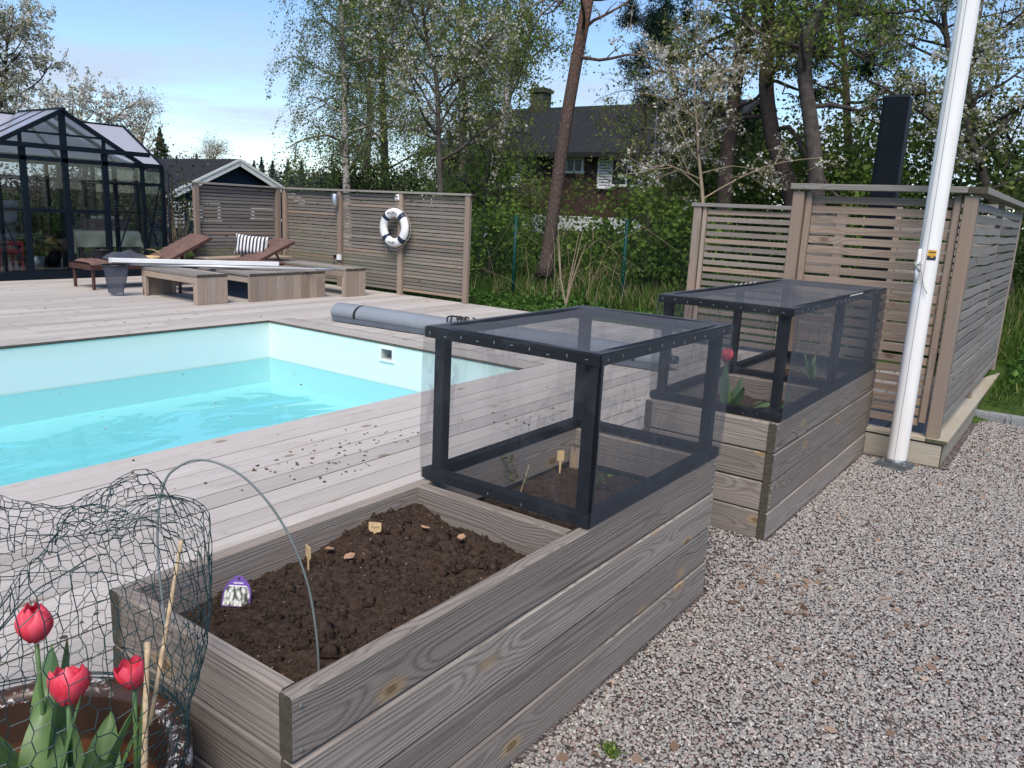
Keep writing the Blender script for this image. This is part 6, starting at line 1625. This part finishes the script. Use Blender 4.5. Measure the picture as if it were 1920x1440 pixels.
# grass, weeds and dry stalks
def blades(name, label, n, area, hmin, hmax, mat, seed, hang=0.0):
    R_ = np.random.default_rng(seed); P_ = []
    while len(P_) < n:
        x, y = area(R_); P_.append((x, y, ground_z(x, y) - 0.02))
    P_ = np.array(P_); h = R_.uniform(hmin, hmax, n); a = R_.uniform(0, 2 * np.pi, n); w_ = R_.uniform(0.003, 0.007, n) * (1 + hmax * 4)
    lean = R_.normal(0, 0.35, (n, 2)) * h[:, None]
    v = np.empty((n, 4, 3)); dx = np.stack([np.cos(a) * w_, np.sin(a) * w_, np.zeros(n)], 1)
    v[:, 0] = P_ - dx; v[:, 1] = P_ + dx; tip = P_ + np.stack([lean[:, 0], lean[:, 1], h], 1); v[:, 2] = tip + dx * 0.2; v[:, 3] = tip - dx * 0.2
    me = bpy.data.meshes.new(name); me.vertices.add(n * 4); me.vertices.foreach_set('co', v.reshape(-1)); me.loops.add(n * 4); me.loops.foreach_set('vertex_index', np.arange(n * 4, dtype=np.int32))
    me.polygons.add(n); me.polygons.foreach_set('loop_start', np.arange(0, n * 4, 4, dtype=np.int32)); me.polygons.foreach_set('loop_total', np.full(n, 4, dtype=np.int32)); me.update(calc_edges=True)
    me.materials.append(M[mat]); set_rnd(me, R_.uniform(0, 1, n)); o = ob(name, me); return tag(o, label, 'grass', None, 'stuff')
strip_ = lambda R_: (R_.uniform(-11, -0.9), R_.uniform(7.95, 11.5))
blades('grass', 'short green grass along the far deck edge', 52000, strip_, 0.03, 0.09, 'grass_blade', 1)
blades('tall_grass', 'rough green and dry grass on the bank', 26000, lambda R_: (R_.uniform(-11, 1.0), R_.uniform(9.6, 17)), 0.10, 0.38, 'grass_blade', 2)
blades('dry_stalks', 'dry stalks among the bank grass', 3200, lambda R_: (R_.uniform(-9, 0.5), R_.uniform(9.8, 15)), 0.10, 0.38, 'dry_grass', 3)
blades('lawn_grass', 'green lawn right of the slatted enclosure', 42000, lambda R_: (R_.uniform(0.62, 5.5), R_.uniform(7.75, 14)), 0.03, 0.10, 'grass_blade', 4)
R_ = np.random.default_rng(9); n = 16000
x = R_.uniform(-8.5, -0.9, n); y = 8.6 + np.abs(R_.normal(0, 1.6, n)); z = np.array([ground_z(a, c) for a, c in zip(x, y)]) + np.abs(R_.normal(0, 0.10, n)) * (0.5 + np.array([mnoise.noise(Vector((a, c, 0))) for a, c in zip(x, y)]))
o = ob('ground_cover', leaf_cloud('ground_cover', np.stack([x, y, np.maximum(z, 0.2)], 1), 0.05, 'weed_leaf', 1.2, 0.4)); tag(o, 'leafy green weeds covering the foot of the bank', 'weeds', None, 'stuff')
n = 5000; x = R_.uniform(0.65, 4.5, n); y = 8.2 + np.abs(R_.normal(0, 1.8, n)); z = np.array([ground_z(a, c) for a, c in zip(x, y)]) + np.abs(R_.normal(0, 0.08, n))
o = ob('ground_cover', leaf_cloud('ground_cover', np.stack([x, y, z], 1), 0.05, 'weed_leaf', 1.2, 0.4)); tag(o, 'leafy weeds in the grass right of the enclosure', 'weeds', None, 'stuff')
# bracket lamp and dish among the branches
dp = at(1241, 101, 15.0)
t = thing('grey_dish', 'grey oval dish seen edge on, hanging among the blossom branches', 'dish', dp)
b = MB(); b.lathe([(0.0, 0.03), (0.09, 0.028), (0.155, 0.0), (0.15, -0.012), (0.09, 0.012), (0.0, 0.015)], 24, axis='Z'); o = ob('bowl', b.mesh('bowl', 'dish_grey', True), t); o.rotation_euler = (rad(70), rad(8), rad(-10))
b = MB(); b.tube([(0, 0, 0), (-0.03, 0.05, -0.35), (-0.03, 0.05, -0.9), (0, 0.1, -4.2)], 0.012, 6); ob('mast', b.mesh('mast', 'galvanised'), t)
lp = at(1712, 250, 15.5)
t = thing('street_lamp', 'pale street lamp head showing just right of the black flue', 'lamp', (lp.x, lp.y, 0.4))
b = MB(); b.tube([(-0.32, 0, 0), (-0.32, 0, lp.z - 0.42), (-0.2, 0, lp.z - 0.36)], 0.03, 8); ob('mast', b.mesh('mast', 'galvanised', True), t)
b = MB(); b.box((0, 0, lp.z - 0.40), (0.34, 0.18, 0.07)); ob('head', b.mesh('head', 'dish_grey'), t)

# ------------------------------------------------------------------ big pot with tulips
PC = Vector((-0.455, -0.378, 0.0)); PR = 0.352; PH = 0.50
t = thing('flower_pot', 'large brown glazed flower pot with flaking white rim, bottom left corner', 'flower pot', PC)
b = MB(); b.lathe([(0.0, 0.0), (0.235, 0.0), (0.25, 0.02), (0.30, 0.25), (0.325, 0.42), (0.33, 0.435)], 48); ob('body', b.mesh('body', 'terracotta', True), t)
b = MB(); b.lathe([(0.331, 0.43), (0.35, 0.44), (0.356, 0.46), (0.356, 0.485), (0.347, 0.50), (0.325, 0.502), (0.308, 0.495), (0.302, 0.475)], 64); ob('rim', b.mesh('rim', 'pot_glaze', True), t)
b = MB(); b.lathe([(0.303, 0.476), (0.298, 0.42), (0.285, 0.34), (0.27, 0.26)], 48); ob('inside', b.mesh('inside', 'pot_inside', True), t)
b = MB()
def psoil(u, v):
    r = 0.284 * u; a = 2 * math.pi * v; x, y = r * math.cos(a), r * math.sin(a)
    return (x, y, 0.325 + 0.02 * mnoise.noise(Vector((x * 12, y * 12, 1))) + 0.012 * abs(mnoise.noise(Vector((x * 45, y * 45, 4)))))
b.grid(psoil, 24, 64); ob('soil', b.mesh('soil', 'soil', True), t)

def petal_mesh(h, wd, r, openn, seed):
    """one cupped petal, hinge at the origin"""
    b = MB(); R_ = random.Random(seed)
    def fn(u, v):
        s = 2 * u - 1; pw_ = wd * (math.sin(math.pi * min(v * 0.86 + 0.08, 1.0)) ** 0.5) * (1 - 0.15 * v ** 4)
        rr_ = r * math.sin(math.pi * (0.12 + (0.72 if openn == 0 else 0.64) * v)) + openn * v ** 3
        an = s * pw_ / r
        return (rr_ * math.cos(an), rr_ * math.sin(an), h * v * (1 - 0.07 * s * s) - 0.004 * abs(s))
    b.grid(fn, 8, 10); return b.mesh('petal', 'petal', True)
PM = [petal_mesh(0.066, 0.034, 0.030, 0.000, 1), petal_mesh(0.069, 0.031, 0.0265, 0.000, 2), petal_mesh(0.060, 0.036, 0.032, 0.010, 3), petal_mesh(0.064, 0.032, 0.028, 0.004, 4)]
def leaf_blade(base, az, L, wd, lean, droop, twist=0.3, fold=0.35):
    b = MB(); d = Vector((math.cos(az), math.sin(az), 0)); sd = Vector((-math.sin(az), math.cos(az), 0)); base = Vector(base)
    N = 14
    def centre(v):
        out = L * (math.sin(lean) * v + droop * v ** 2.6); up = L * (math.cos(lean) * v - droop * 0.55 * v ** 3)
        return base + d * out + Vector((0, 0, up))
    def fn(u, v):
        s = 2 * u - 1; w_ = wd * (math.sin(math.pi * (0.08 + 0.92 * v)) ** 0.75) * (1 - 0.12 * v)
        c = centre(v); tw = twist * v; s2 = sd * math.cos(tw) + Vector((0, 0, 1)) * math.sin(tw)
        return c + s2 * (s * w_) - d * (fold * w_ * (1 - abs(s)) * (1 - v * 0.6)) + Vector((0, 0, 0.006 * math.sin(v * 9 + s * 2)))
    b.grid(fn, 6, N); return b
def tulip(label, head, base, petals, scale=1.0, tiltv=(0, 0), leaves=(), opened=False, lk=1.0):
    head = Vector(head); base = Vector(base); t = thing('tulip', label, 'tulip', base)
    h = head - base
    b = MB(); b.tube([Vector((0, 0, -0.03)), h * 0.35 + Vector((0.004, 0.003, 0)), h * 0.7 + Vector((0.005, 0, 0)), h], [0.0058, 0.0055, 0.005, 0.0052], 8); ob('stem', b.mesh('stem', 'tulip_leaf', True), t)
    hd = bpy.data.objects.new('flower', MB_hub()); col.objects.link(hd); hd.parent = t; hd.location = h; hd.rotation_euler = (tiltv[0], tiltv[1], 0); hd.scale = (scale,) * 3
    for i in range(6):
        me = PM[1 if i % 2 else 0] if not opened else PM[[2, 3][i % 2]]
        o = ob('petal', me, hd, (0, 0, 0), (0, 0, i * math.pi / 3 + petals))
    for (az_, L, wd, lean, dr, tw) in leaves:
        ob('leaf', leaf_blade((0.008 * math.cos(az_), 0.008 * math.sin(az_), -0.02), az_, L * lk, wd * 1.25 * (0.7 + 0.3 * lk), lean, dr, tw).mesh('leaf', 'tulip_leaf', True), t)
    return t
def MB_hub():
    b = MB(); b.lathe([(0.0, -0.004), (0.008, 0.0), (0.012, 0.008), (0.006, 0.02), (0, 0.024)], 10); return b.mesh('flower', 'tulip_leaf', True)
h1 = at(68, 1198, 1.72); h2 = at(128, 1318, 1.66); h3 = at(252, 1286, 1.72)
tulip('tall red tulip standing highest in the brown pot', h1, (h1.x + 0.01, h1.y - 0.01, 0.335), 0.2, 1.22, (0.05, 0.04), ((2.5, 0.30, 0.034, 0.25, 0.05, 0.4), (-1.2, 0.28, 0.032, 0.3, 0.1, -0.3), (0.6, 0.36, 0.030, 0.12, 0.02, 0.3), (-2.4, 0.26, 0.03, 0.35, 0.1, 0.2)), lk=1.35)
tulip('pink red tulip, half open and nodding low in the brown pot', h2, (h2.x + 0.005, h2.y - 0.02, 0.335), 0.5, 1.18, (-0.25, -0.35), ((-0.9, 0.30, 0.038, 0.45, 0.15, 0.4), (-1.9, 0.26, 0.036, 0.5, 0.15, -0.3), (0.4, 0.33, 0.034, 0.35, 0.05, 0.2), (2.8, 0.30, 0.036, 0.4, 0.1, 0.4)), True, 1.3)
tulip('small orange red tulip beside the bamboo stick in the pot', h3, (h3.x, h3.y - 0.02, 0.335), 0.1, 0.95, (0.1, -0.1), ((1.2, 0.30, 0.026, 0.06, 0.02, 0.2), (-0.6, 0.20, 0.034, 0.35, 0.1, 0.4)), True, 1.25)
# extra leaf clumps in the pot
for i, (px, py, dep, lvs) in enumerate(((55, 1420, 1.55, ((-0.4, 0.34, 0.045, 0.35, 0.08, 0.3), (-1.3, 0.30, 0.042, 0.5, 0.12, -0.3), (0.9, 0.33, 0.036, 0.2, 0.03, 0.2), (2.6, 0.28, 0.04, 0.4, 0.1, 0.2), (-2.5, 0.28, 0.04, 0.45, 0.1, 0.1))),
                                        (150, 1430, 1.55, ((-0.2, 0.32, 0.042, 0.3, 0.06, 0.4), (0.8, 0.30, 0.032, 0.25, 0.05, 0.2), (-1.5, 0.27, 0.042, 0.5, 0.15, -0.3), (2.3, 0.26, 0.036, 0.35, 0.1, 0.2), (-0.8, 0.24, 0.038, 0.6, 0.2, 0.3))))):
    p = at(px, py - 60, dep + 0.05); t = thing('tulip_leaves', ['clump of broad tulip leaves at the left of the pot', 'clump of broad tulip leaves at the front of the pot'][i], 'plant', (p.x, p.y, 0.33))
    for (az_, L, wd, lean, dr, tw) in lvs: ob('leaf', leaf_blade((0, 0, -0.02), az_, L * 1.3, wd * 1.35, lean, dr, tw).mesh('leaf', 'tulip_leaf', True), t)
# bamboo sticks
def stick(label, A, B_, r):
    t = thing('bamboo_stick', label, 'stick', B_); b = MB(); A = Vector(A) - Vector(B_); n_ = 12; pts = []; rs = []
    for i in range(n_ + 1):
        u = i / n_; pts.append(A * u); rs.append(r * (1.0 + (0.16 if i % 4 == 0 else 0)) * (1 - 0.18 * u))
    b.tube(pts, rs, 9); ob('cane', b.mesh('cane', 'bamboo', True), t); return t
stick('short bamboo stick in front of the right tulip', at(277, 1204, 1.62), at(262, 1440, 1.60) + Vector((0, 0, -0.12)), 0.0065)
stick('long thin bamboo stick leaning behind the chicken wire', at(340, 1013, 1.86), at(280, 1330, 1.80) + Vector((0, 0, -0.04)), 0.0052)

# chicken wire cylinder round the pot
t = thing('chicken_wire', 'crumpled green chicken wire cylinder standing round the brown pot', 'wire netting', (PC.x, PC.y, 0.5))
WRr = 0.343; cols_ = 40; a_ = 2 * math.pi * WRr / cols_      # cell pitch round the cylinder
rows_ = 36; hgt = 0.0172
def wmap(s, z):
    """unrolled sheet -> crumpled cylinder"""
    th = s / WRr; zz = z
    x = math.cos(th); y = math.sin(th)
    k = max(0.0, (z - 0.25) / 0.3)
    n1 = mnoise.noise(Vector((x * 1.6, y * 1.6, 2.0 + z * 1.5))); n2 = mnoise.noise(Vector((x * 3.1, y * 3.1, 5.0 + z * 4)))
    n3 = mnoise.noise(Vector((x * 7, y * 7, z * 14)))
    r = (WRr + 0.075 * min(1.0, z / 0.28) ** 1.5) * (1 + 0.06 * n1 * min(1, z * 6) + 0.03 * n2 * k + 0.02 * n3 * min(1, z * 5)) - 0.09 * k * k * (0.8 + 1.6 * n1)
    topv = 1.28 + 0.22 * math.sin(2 * th + 0.4) + 0.20 * n2 + 0.17 * math.sin(4 * th + 1.0)
    if z > 0.25: zz = 0.25 + (z - 0.25) * max(0.35, topv) + 0.012 * n3
    if z > 0.46:
        ph_ = (z - 0.46) / 0.155 * math.pi * 1.25; zb_ = 0.25 + 0.21 * max(0.35, topv) + 0.012 * n3; rc2 = 0.05 * (1 + 0.6 * n2)
        r -= rc2 * (1 - math.cos(ph_)); zz = zb_ + rc2 * math.sin(ph_) * (0.9 + 0.5 * n1)
    return Vector((r * x + 0.006 * n3, r * y, zz))
b = MB(); wr = 0.00095; R_ = random.Random(3)
def node(i, j, side):
    s = (i + 0.5 * (j % 2)) * a_; h3 = a_ * 0.22
    z = j * hgt
    return s + (h3 if side else -h3), z
jit = {}
def wp(i, j, side):
    key = (i % cols_, j, side)
    if key not in jit: jit[key] = (R_.gauss(0, 0.0022), R_.gauss(0, 0.002))
    s, z = node(i, j, side); d = jit[key]
    return wmap(s + d[0], max(0, z + d[1]))
def wire(A, B_, r=wr):
    b.tube([A, B_], r, 4, caps=False)
for j in range(rows_):
    for i in range(cols_):
        if j > 33 and R_.random() < 0.10 * (j - 33): continue
        L_ = wp(i, j, 0); Rr_ = wp(i, j, 1)
        wire(L_, Rr_, wr * 1.25)                       # twisted horizontal edge
        if j + 1 < rows_:
            if j % 2 == 0: wire(Rr_, wp(i, j + 1, 0)); wire(L_, wp(i - 1, j + 1, 1))
            else: wire(Rr_, wp(i + 1, j + 1, 0)); wire(L_, wp(i, j + 1, 1))
ob('mesh', b.mesh('mesh', 'wire_green'), t)
b = MB()
for (z, r, wv) in ((0.008, 0.352, 0.002), (0.016, 0.350, 0.004), (0.0, 0.346, 0.003)):
    b.tube([((r + wv * math.sin(5 * a)) * math.cos(a), (r + wv * math.cos(3 * a)) * math.sin(a), z + 0.003 * math.sin(4 * a + z * 90)) for a in np.linspace(0, 2 * math.pi, 65)], 0.0019, 5)
for k in range(3):
    pts = []
    for a in np.linspace(0.3 + k, 5.4 + k * 0.5, 60): pts.append(wmap(a * WRr, 0.255 + 0.11 * k + 0.012 * math.sin(3 * a + k)))
    b.tube(pts, 0.0014, 4)
ob('edge_wire', b.mesh('edge_wire', 'wire_green', True), t)
# hoop over the near bed
t = thing('plant_hoop', 'thin grey green hoop arching from the near bed to the chicken wire', 'hoop', at(597, 1262, 2.02))
b = MB(); O = Vector(t.location)
hp_ = [(598, 1275), (596, 1220), (588, 1150), (574, 1085), (545, 1010), (505, 945), (455, 893), (405, 867), (365, 863), (335, 875), (312, 897), (299, 945), (295, 1005), (298, 1065), (305, 1130), (312, 1200)]
pts = [at(px, py, 2.00 - 0.10 * i / 15 + 0.02 * math.sin(i * 0.2)) - O for i, (px, py) in enumerate(hp_)]
fine = []
for i in range(len(pts) - 1):
    for k in range(4):
        u = k / 4; p0, p1, p2, p3 = pts[max(i - 1, 0)], pts[i], pts[i + 1], pts[min(i + 2, len(pts) - 1)]
        fine.append(0.5 * ((2 * p1) + (p2 - p0) * u + (2 * p0 - 5 * p1 + 4 * p2 - p3) * u * u + (3 * p1 - p0 - 3 * p2 + p3) * u ** 3))
fine.append(pts[-1])
b.tube(fine, 0.0030, 8); ob('rod', b.mesh('rod', 'hoop_green', True), t)

# ------------------------------------------------------------------ markers, tags and leaves in the beds
def marker(label, px, py_top, py_bot, z, wpx, yaw, cat='plant marker', scribble=True):
    base = onz(px, py_bot, z); D = (np.array(base) - CAM) @ FW; s = D / FPX
    H = (py_bot - py_top) * s * 1.05; W_ = wpx * s; t = thing('plant_marker', label, cat, base, yaw)
    b = MB(); hh = H * 0.62; y_ = 0.0012
    outline = [(-W_ / 2, H * 0.98), (-W_ / 2, H - hh + 0.006), (-W_ / 2 + 0.006, H - hh), (-0.006, H - hh), (-0.0035, -0.03), (0.0035, -0.03), (0.006, H - hh), (W_ / 2 - 0.006, H - hh), (W_ / 2, H - hh + 0.006), (W_ / 2, H * 0.98), (W_ / 2 - 0.004, H), (-W_ / 2 + 0.004, H)]
    k = len(outline)
    b.add([(x, -y_, z_) for x, z_ in outline] + [(x, y_, z_) for x, z_ in outline], [tuple(range(k)), tuple(range(2 * k - 1, k - 1, -1))] + [(i, k + i, k + (i + 1) % k, (i + 1) % k) for i in range(k)])
    ob('tag', b.mesh('tag', 'tag_wood'), t)
    if scribble:
        b = MB(); R2 = random.Random(int(px)); pts = [(-W_ * 0.32 + W_ * 0.64 * i / 11, -y_ - 0.0006, H - hh * 0.45 + R2.uniform(-1, 1) * hh * 0.16) for i in range(12)]
        b.tube(pts, 0.0007, 4); ob('handwriting', b.mesh('handwriting', 'ink'), t)
    return t
marker('pale wooden plant marker, the larger one near the divider of the open bed', 703, 979, 1008, 0.585, 24, rad(30))
marker('narrow pale plant marker turned sideways in the open bed', 578, 1023, 1062, 0.582, 22, rad(-18), scribble=False)
marker('small pale plant marker inside the near net cage', 1050, 845, 876, 0.545, 13, rad(35), scribble=False)
# garlic tag
gp = onz(443, 1122, 0.585); t = thing('garlic_tag', 'purple card tag with garlic picture stuck in the open bed', 'plant tag', gp, rad(28))
s = ((np.array(gp) - CAM) @ FW) / FPX; W_ = 54 * s; H = 40 * s
b = MB(); out = []
for k in range(25):
    a = math.pi * k / 24; x = math.cos(a) * W_ / 2; z_ = math.sin(a) ** 0.75 * H
    if abs(x) < W_ * 0.16: z_ += H * 0.10
    out.append((x, z_))
out = [(W_ / 2, -0.02)] + out + [(-W_ / 2, -0.02)]; k = len(out)
b.add([(x, -0.0008, z_) for x, z_ in out] + [(x, 0.0008, z_) for x, z_ in out], [tuple(range(k)), tuple(range(2 * k - 1, k - 1, -1))] + [(i, k + i, k + (i + 1) % k, (i + 1) % k) for i in range(k)])
cd_ = ob('card', b.mesh('card', 'purple_card'), t, (0, 0, -0.004), (rad(-26), 0, rad(6)))
g = G('garlic_photo'); tc = g.n('TexCoord'); vo = g.n('TexVoronoi'); vo.inputs['Scale'].default_value = 75; g.link(g.vmath('MULTIPLY', tc.outputs['Object'], (1.5, 0.0, 0.8)), vo.inputs['Vector'])
rp = g.n('ValToRGB'); g.link(vo.outputs['Distance'], rp.inputs[0]); rp.color_ramp.elements[0].color = (0.72, 0.72, 0.66, 1); rp.color_ramp.elements[1].color = (0.03, 0.04, 0.03, 1); rp.color_ramp.elements[0].position = 0.25; rp.color_ramp.elements[1].position = 0.72
g.principled(rp.outputs[0], 0.5); M['garlic_photo'] = g.m
b = MB(); o2 = []
for q in range(21):
    a = math.pi * q / 20; o2.append((math.cos(a) * W_ * 0.45, min(math.sin(a) ** 0.75 * H * 0.86, H * 0.60)))
o2 = [(W_ * 0.45, -0.018)] + o2 + [(-W_ * 0.45, -0.018)]
b.add([(x, -0.0016, z_) for x, z_ in o2], [tuple(range(len(o2)))]); ob('picture', b.mesh('picture', 'garlic_photo'), cd_)
b = MB(); b.box((0, -0.0014, H * 0.625), (W_ * 0.62, 0.0012, 0.0028)); ob('white_rule', b.mesh('white_rule', 'white_plastic'), cd_)
b = MB()
for q in range(8): b.box(((q - 3.5) * W_ * 0.045, -0.0014, H * 0.76), (W_ * 0.026, 0.001, 0.0035 + 0.001 * (q % 3)))
ob('print', b.mesh('print', 'white_plastic'), cd_)['kind'] = 'stuff'
b = MB(); b.lathe([(0.0, -0.0018), (0.004, -0.0018), (0.0042, -0.0008)], 12, (0, 0, H * 0.96), axis='Y'); ob('hole', b.mesh('hole', 'ink'), cd_)

def leaf_obj(label, p, size, rz, seed, grp):
    b = MB(); R2 = random.Random(seed)
    def fn(u, v):
        s_ = 2 * u - 1; w_ = size * 0.42 * math.sin(math.pi * (0.04 + 0.94 * v)) ** 0.65 * (1 + 0.12 * math.sin(v * 17))
        return (s_ * w_, (v - 0.5) * size, 0.010 * math.sin(s_ * 2.2 + seed) * size * 14 * 0.3 + 0.18 * size * (v - 0.5) ** 2 + 0.10 * size * abs(s_))
    b.grid(fn, 6, 8); o = ob('dry_leaf', b.mesh('dry_leaf', 'dry_leaf', True), None, p, (R2.uniform(-.25, .25), R2.uniform(-.25, .25), rz)); return tag(o, label, 'leaf', grp)
for i, (px, py, sz, lab) in enumerate(((655, 1046, 0.040, 'curled tan leaf on the soil in the middle of the open bed'), (618, 1032, 0.040, 'tan leaf lying against the left board of the open bed'), (655, 1012, 0.034, 'folded tan leaf left of the larger plant marker'), (865, 1010, 0.036, 'pinkish leaf on the soil near the bed divider'), (797, 992, 0.034, 'small leaf by the inner corner of the open bed'))):
    p = onz(px, py, 0.592); leaf_obj(lab, p + Vector((0, 0, 0.004)), sz, i * 1.3, i, 'dry leaves in the open bed')
# litter on boards and stones: far too many to count
def litter(name, label, pts, size, mat='litter'):
    P_ = np.array(pts); n = len(P_)
    o = ob(name, leaf_cloud(name, P_, size, mat, 1.35, 0.55, None, 0.82)); return tag(o, label, 'leaf litter', None, 'stuff')
R_ = np.random.default_rng(21); L1 = []
for (px, py, sx, sy, n) in ((640, 850, 70, 22, 46), (560, 880, 60, 14, 22), (730, 820, 40, 14, 16), (990, 790, 60, 14, 22), (250, 600, 120, 16, 26), (450, 900, 200, 60, 14), (120, 1160, 120, 60, 6), (1100, 720, 70, 16, 12)):
    for k in range(n):
        p = onz(R_.normal(px, sx), R_.normal(py, sy), DK)
        if p.x < -6.25 or (p.x > -2.62 and p.x < -0.85): L1.append((p.x, p.y, DK + 0.004))
litter('deck_litter', 'dry leaves and bud scales scattered on the deck boards', L1, 0.015, 'deck_debris')
L2 = []
for (px, py, sx, sy, n) in ((1400, 1060, 60, 40, 46), (1460, 1100, 70, 40, 30), (1800, 880, 60, 25, 40), (1600, 930, 140, 50, 40), (1700, 1150, 160, 60, 36), (1100, 1420, 60, 20, 6), (1560, 1250, 200, 90, 26)):
    for k in range(n):
        p = onz(R_.normal(px, sx), R_.normal(py, sy), 0.02)
        if p.x > 0.03 and not (p.y > 5.4 and p.x < 0.56): L2.append((p.x, p.y, 0.020 + R_.uniform(0, 0.006)))
litter('gravel_litter', 'tan dry leaves strewn over the gravel', L2, 0.026)
L3 = [(R_.uniform(-6.1, -2.8), R_.uniform(0.8, 4.5), WZ + 0.003) for k in range(34)]
litter('floating_litter', 'tiny leaves and specks floating on the pool water', L3, 0.014)
# weed on the gravel
wc = onz(1147, 1418, 0.0); t = thing('weed_tuft', 'small green weed tuft growing through the gravel at the bottom edge', 'weed', (wc.x, wc.y, 0.01))
q = R_.normal(size=(160, 3)) * np.array([0.018, 0.018, 0.008]) + np.array([0, 0, 0.014]); ob('foliage', leaf_cloud('foliage', q, 0.008, 'leaf_fresh', 1.8), t)
b = MB()
for k in range(7): b.tube([(0, 0, 0), (random.uniform(-.02, .02), random.uniform(-.02, .02), 0.02)], 0.0008, 3)
ob('stems', b.mesh('stems', 'tulip_leaf'), t)
# dry plants inside the near cage
def sprig(label, px, pyb, pyt, z, mat, n, seed, cane=None):
    base = onz(px, pyb, z); s = ((np.array(base) - CAM) @ FW) / FPX; h = (pyb - pyt) * s; t = thing('seedling', label, 'plant', base)
    R2 = random.Random(seed); b = MB(); tip = Vector((0.02, 0.0, h)); b.tube([(0, 0, -0.02), tip * 0.5 + Vector((-0.008, 0, 0)), tip], [0.0022, 0.002, 0.0012], 5)
    lp_ = []
    for k in range(n):
        u = R2.uniform(0.35, 1.0); e_ = Vector((R2.gauss(0, 0.035), R2.gauss(0, 0.035), h * u + R2.uniform(0, 0.02))); b.tube([tip * u, e_], 0.0009, 4)
        for m in range(4): lp_.append(tuple(e_ + Vector((R2.gauss(0, .012), R2.gauss(0, .012), R2.gauss(0, .01)))))
    ob('stem', b.mesh('stem', 'twig'), t); ob('leaves', leaf_cloud('leaves', lp_, 0.012, mat, 2.4), t)
sprig('thin seedling with a few pale leaves inside the near net cage', 963, 922, 850, 0.52, 'leaf_oak', 9, 1)
sprig('low pale green seedling right of the front post in the near cage', 1112, 915, 885, 0.52, 'leaf_fresh', 7, 2)
t = thing('straw_stalk', 'slanting dry straw stalk in the near net cage', 'stalk', onz(974, 926, 0.52)); b = MB(); b.tube([(0, 0, -0.01), at(992, 872, ((np.array(t.location) - CAM) @ FW) - 0.02) - Vector(t.location)], 0.0026, 6); ob('stalk', b.mesh('stalk', 'bamboo'), t)
# tulip in the far planter, and leaves
hb = at(1362, 676, 4.55); base2 = (hb.x - 0.01, hb.y + 0.0, 0.555)
dd = 4.72
hb = at(1362, 678, dd)
tulip('single red tulip in bud at the front of the far planter', hb, (hb.x + 0.02, hb.y + 0.05, 0.56), 0.3, 1.25, (0, 0), ((2.6, 0.36, 0.034, 0.15, 0.02, 0.2), (-0.6, 0.28, 0.042, 0.4, 0.08, 0.4), (0.9, 0.30, 0.034, 0.2, 0.05, -0.2)))
for i, (px, py, lab, lvs) in enumerate(((1400, 765, 'curling tulip leaves beside the red tulip in the far planter', ((-0.8, 0.20, 0.022, 0.7, 0.35, 0.5), (0.3, 0.18, 0.024, 0.9, 0.3, 0.4))), (1462, 768, 'short tulip leaf by the right corner post of the far cage', ((0.5, 0.16, 0.022, 0.3, 0.1, 0.3), (2.4, 0.13, 0.02, 0.4, 0.1, 0.3))), (1520, 715, 'upright tulip leaves in the back half of the far planter', ((0.2, 0.26, 0.03, 0.1, 0.02, 0.2), (1.7, 0.24, 0.028, 0.2, 0.03, 0.2), (3.0, 0.25, 0.03, 0.25, 0.05, 0.1), (4.4, 0.22, 0.028, 0.2, 0.05, 0.1))))):
    p = onz(px, py, 0.56); t = thing('tulip_leaves', lab, 'plant', (p.x, p.y, 0.55))
    for (az_, L, wd, lean, dr, tw) in lvs: ob('leaf', leaf_blade((0, 0, -0.02), az_, L, wd, lean, dr, tw).mesh('leaf', 'tulip_leaf', True), t)
# stone edging by the lawn
for i, (px, py, sx, lab) in enumerate(((1840, 783, 0.34, 'flat grey kerb stone at the lawn edge nearest the platform'), (1885, 790, 0.36, 'flat grey kerb stone in the middle of the lawn edge'), (1925, 797, 0.36, 'flat grey kerb stone at the right end of the lawn edge'))):
    p = onz(px, py, 0.02); b = MB()
    import bmesh
    bm = bmesh.new(); bmesh.ops.create_cube(bm, size=1.0); bmesh.ops.bevel(bm, geom=bm.edges[:], offset=0.12, segments=2, affect='EDGES'); me = bpy.data.meshes.new('kerb_stone'); bm.to_mesh(me); bm.free(); me.materials.append(M['stone_kerb'])
    o = ob('kerb_stone', me, None, (p.x, p.y, 0.035), (0.03, 0.02, 0.1 * i)); o.scale = (sx, 0.16, 0.09); tag(o, lab, 'stone')
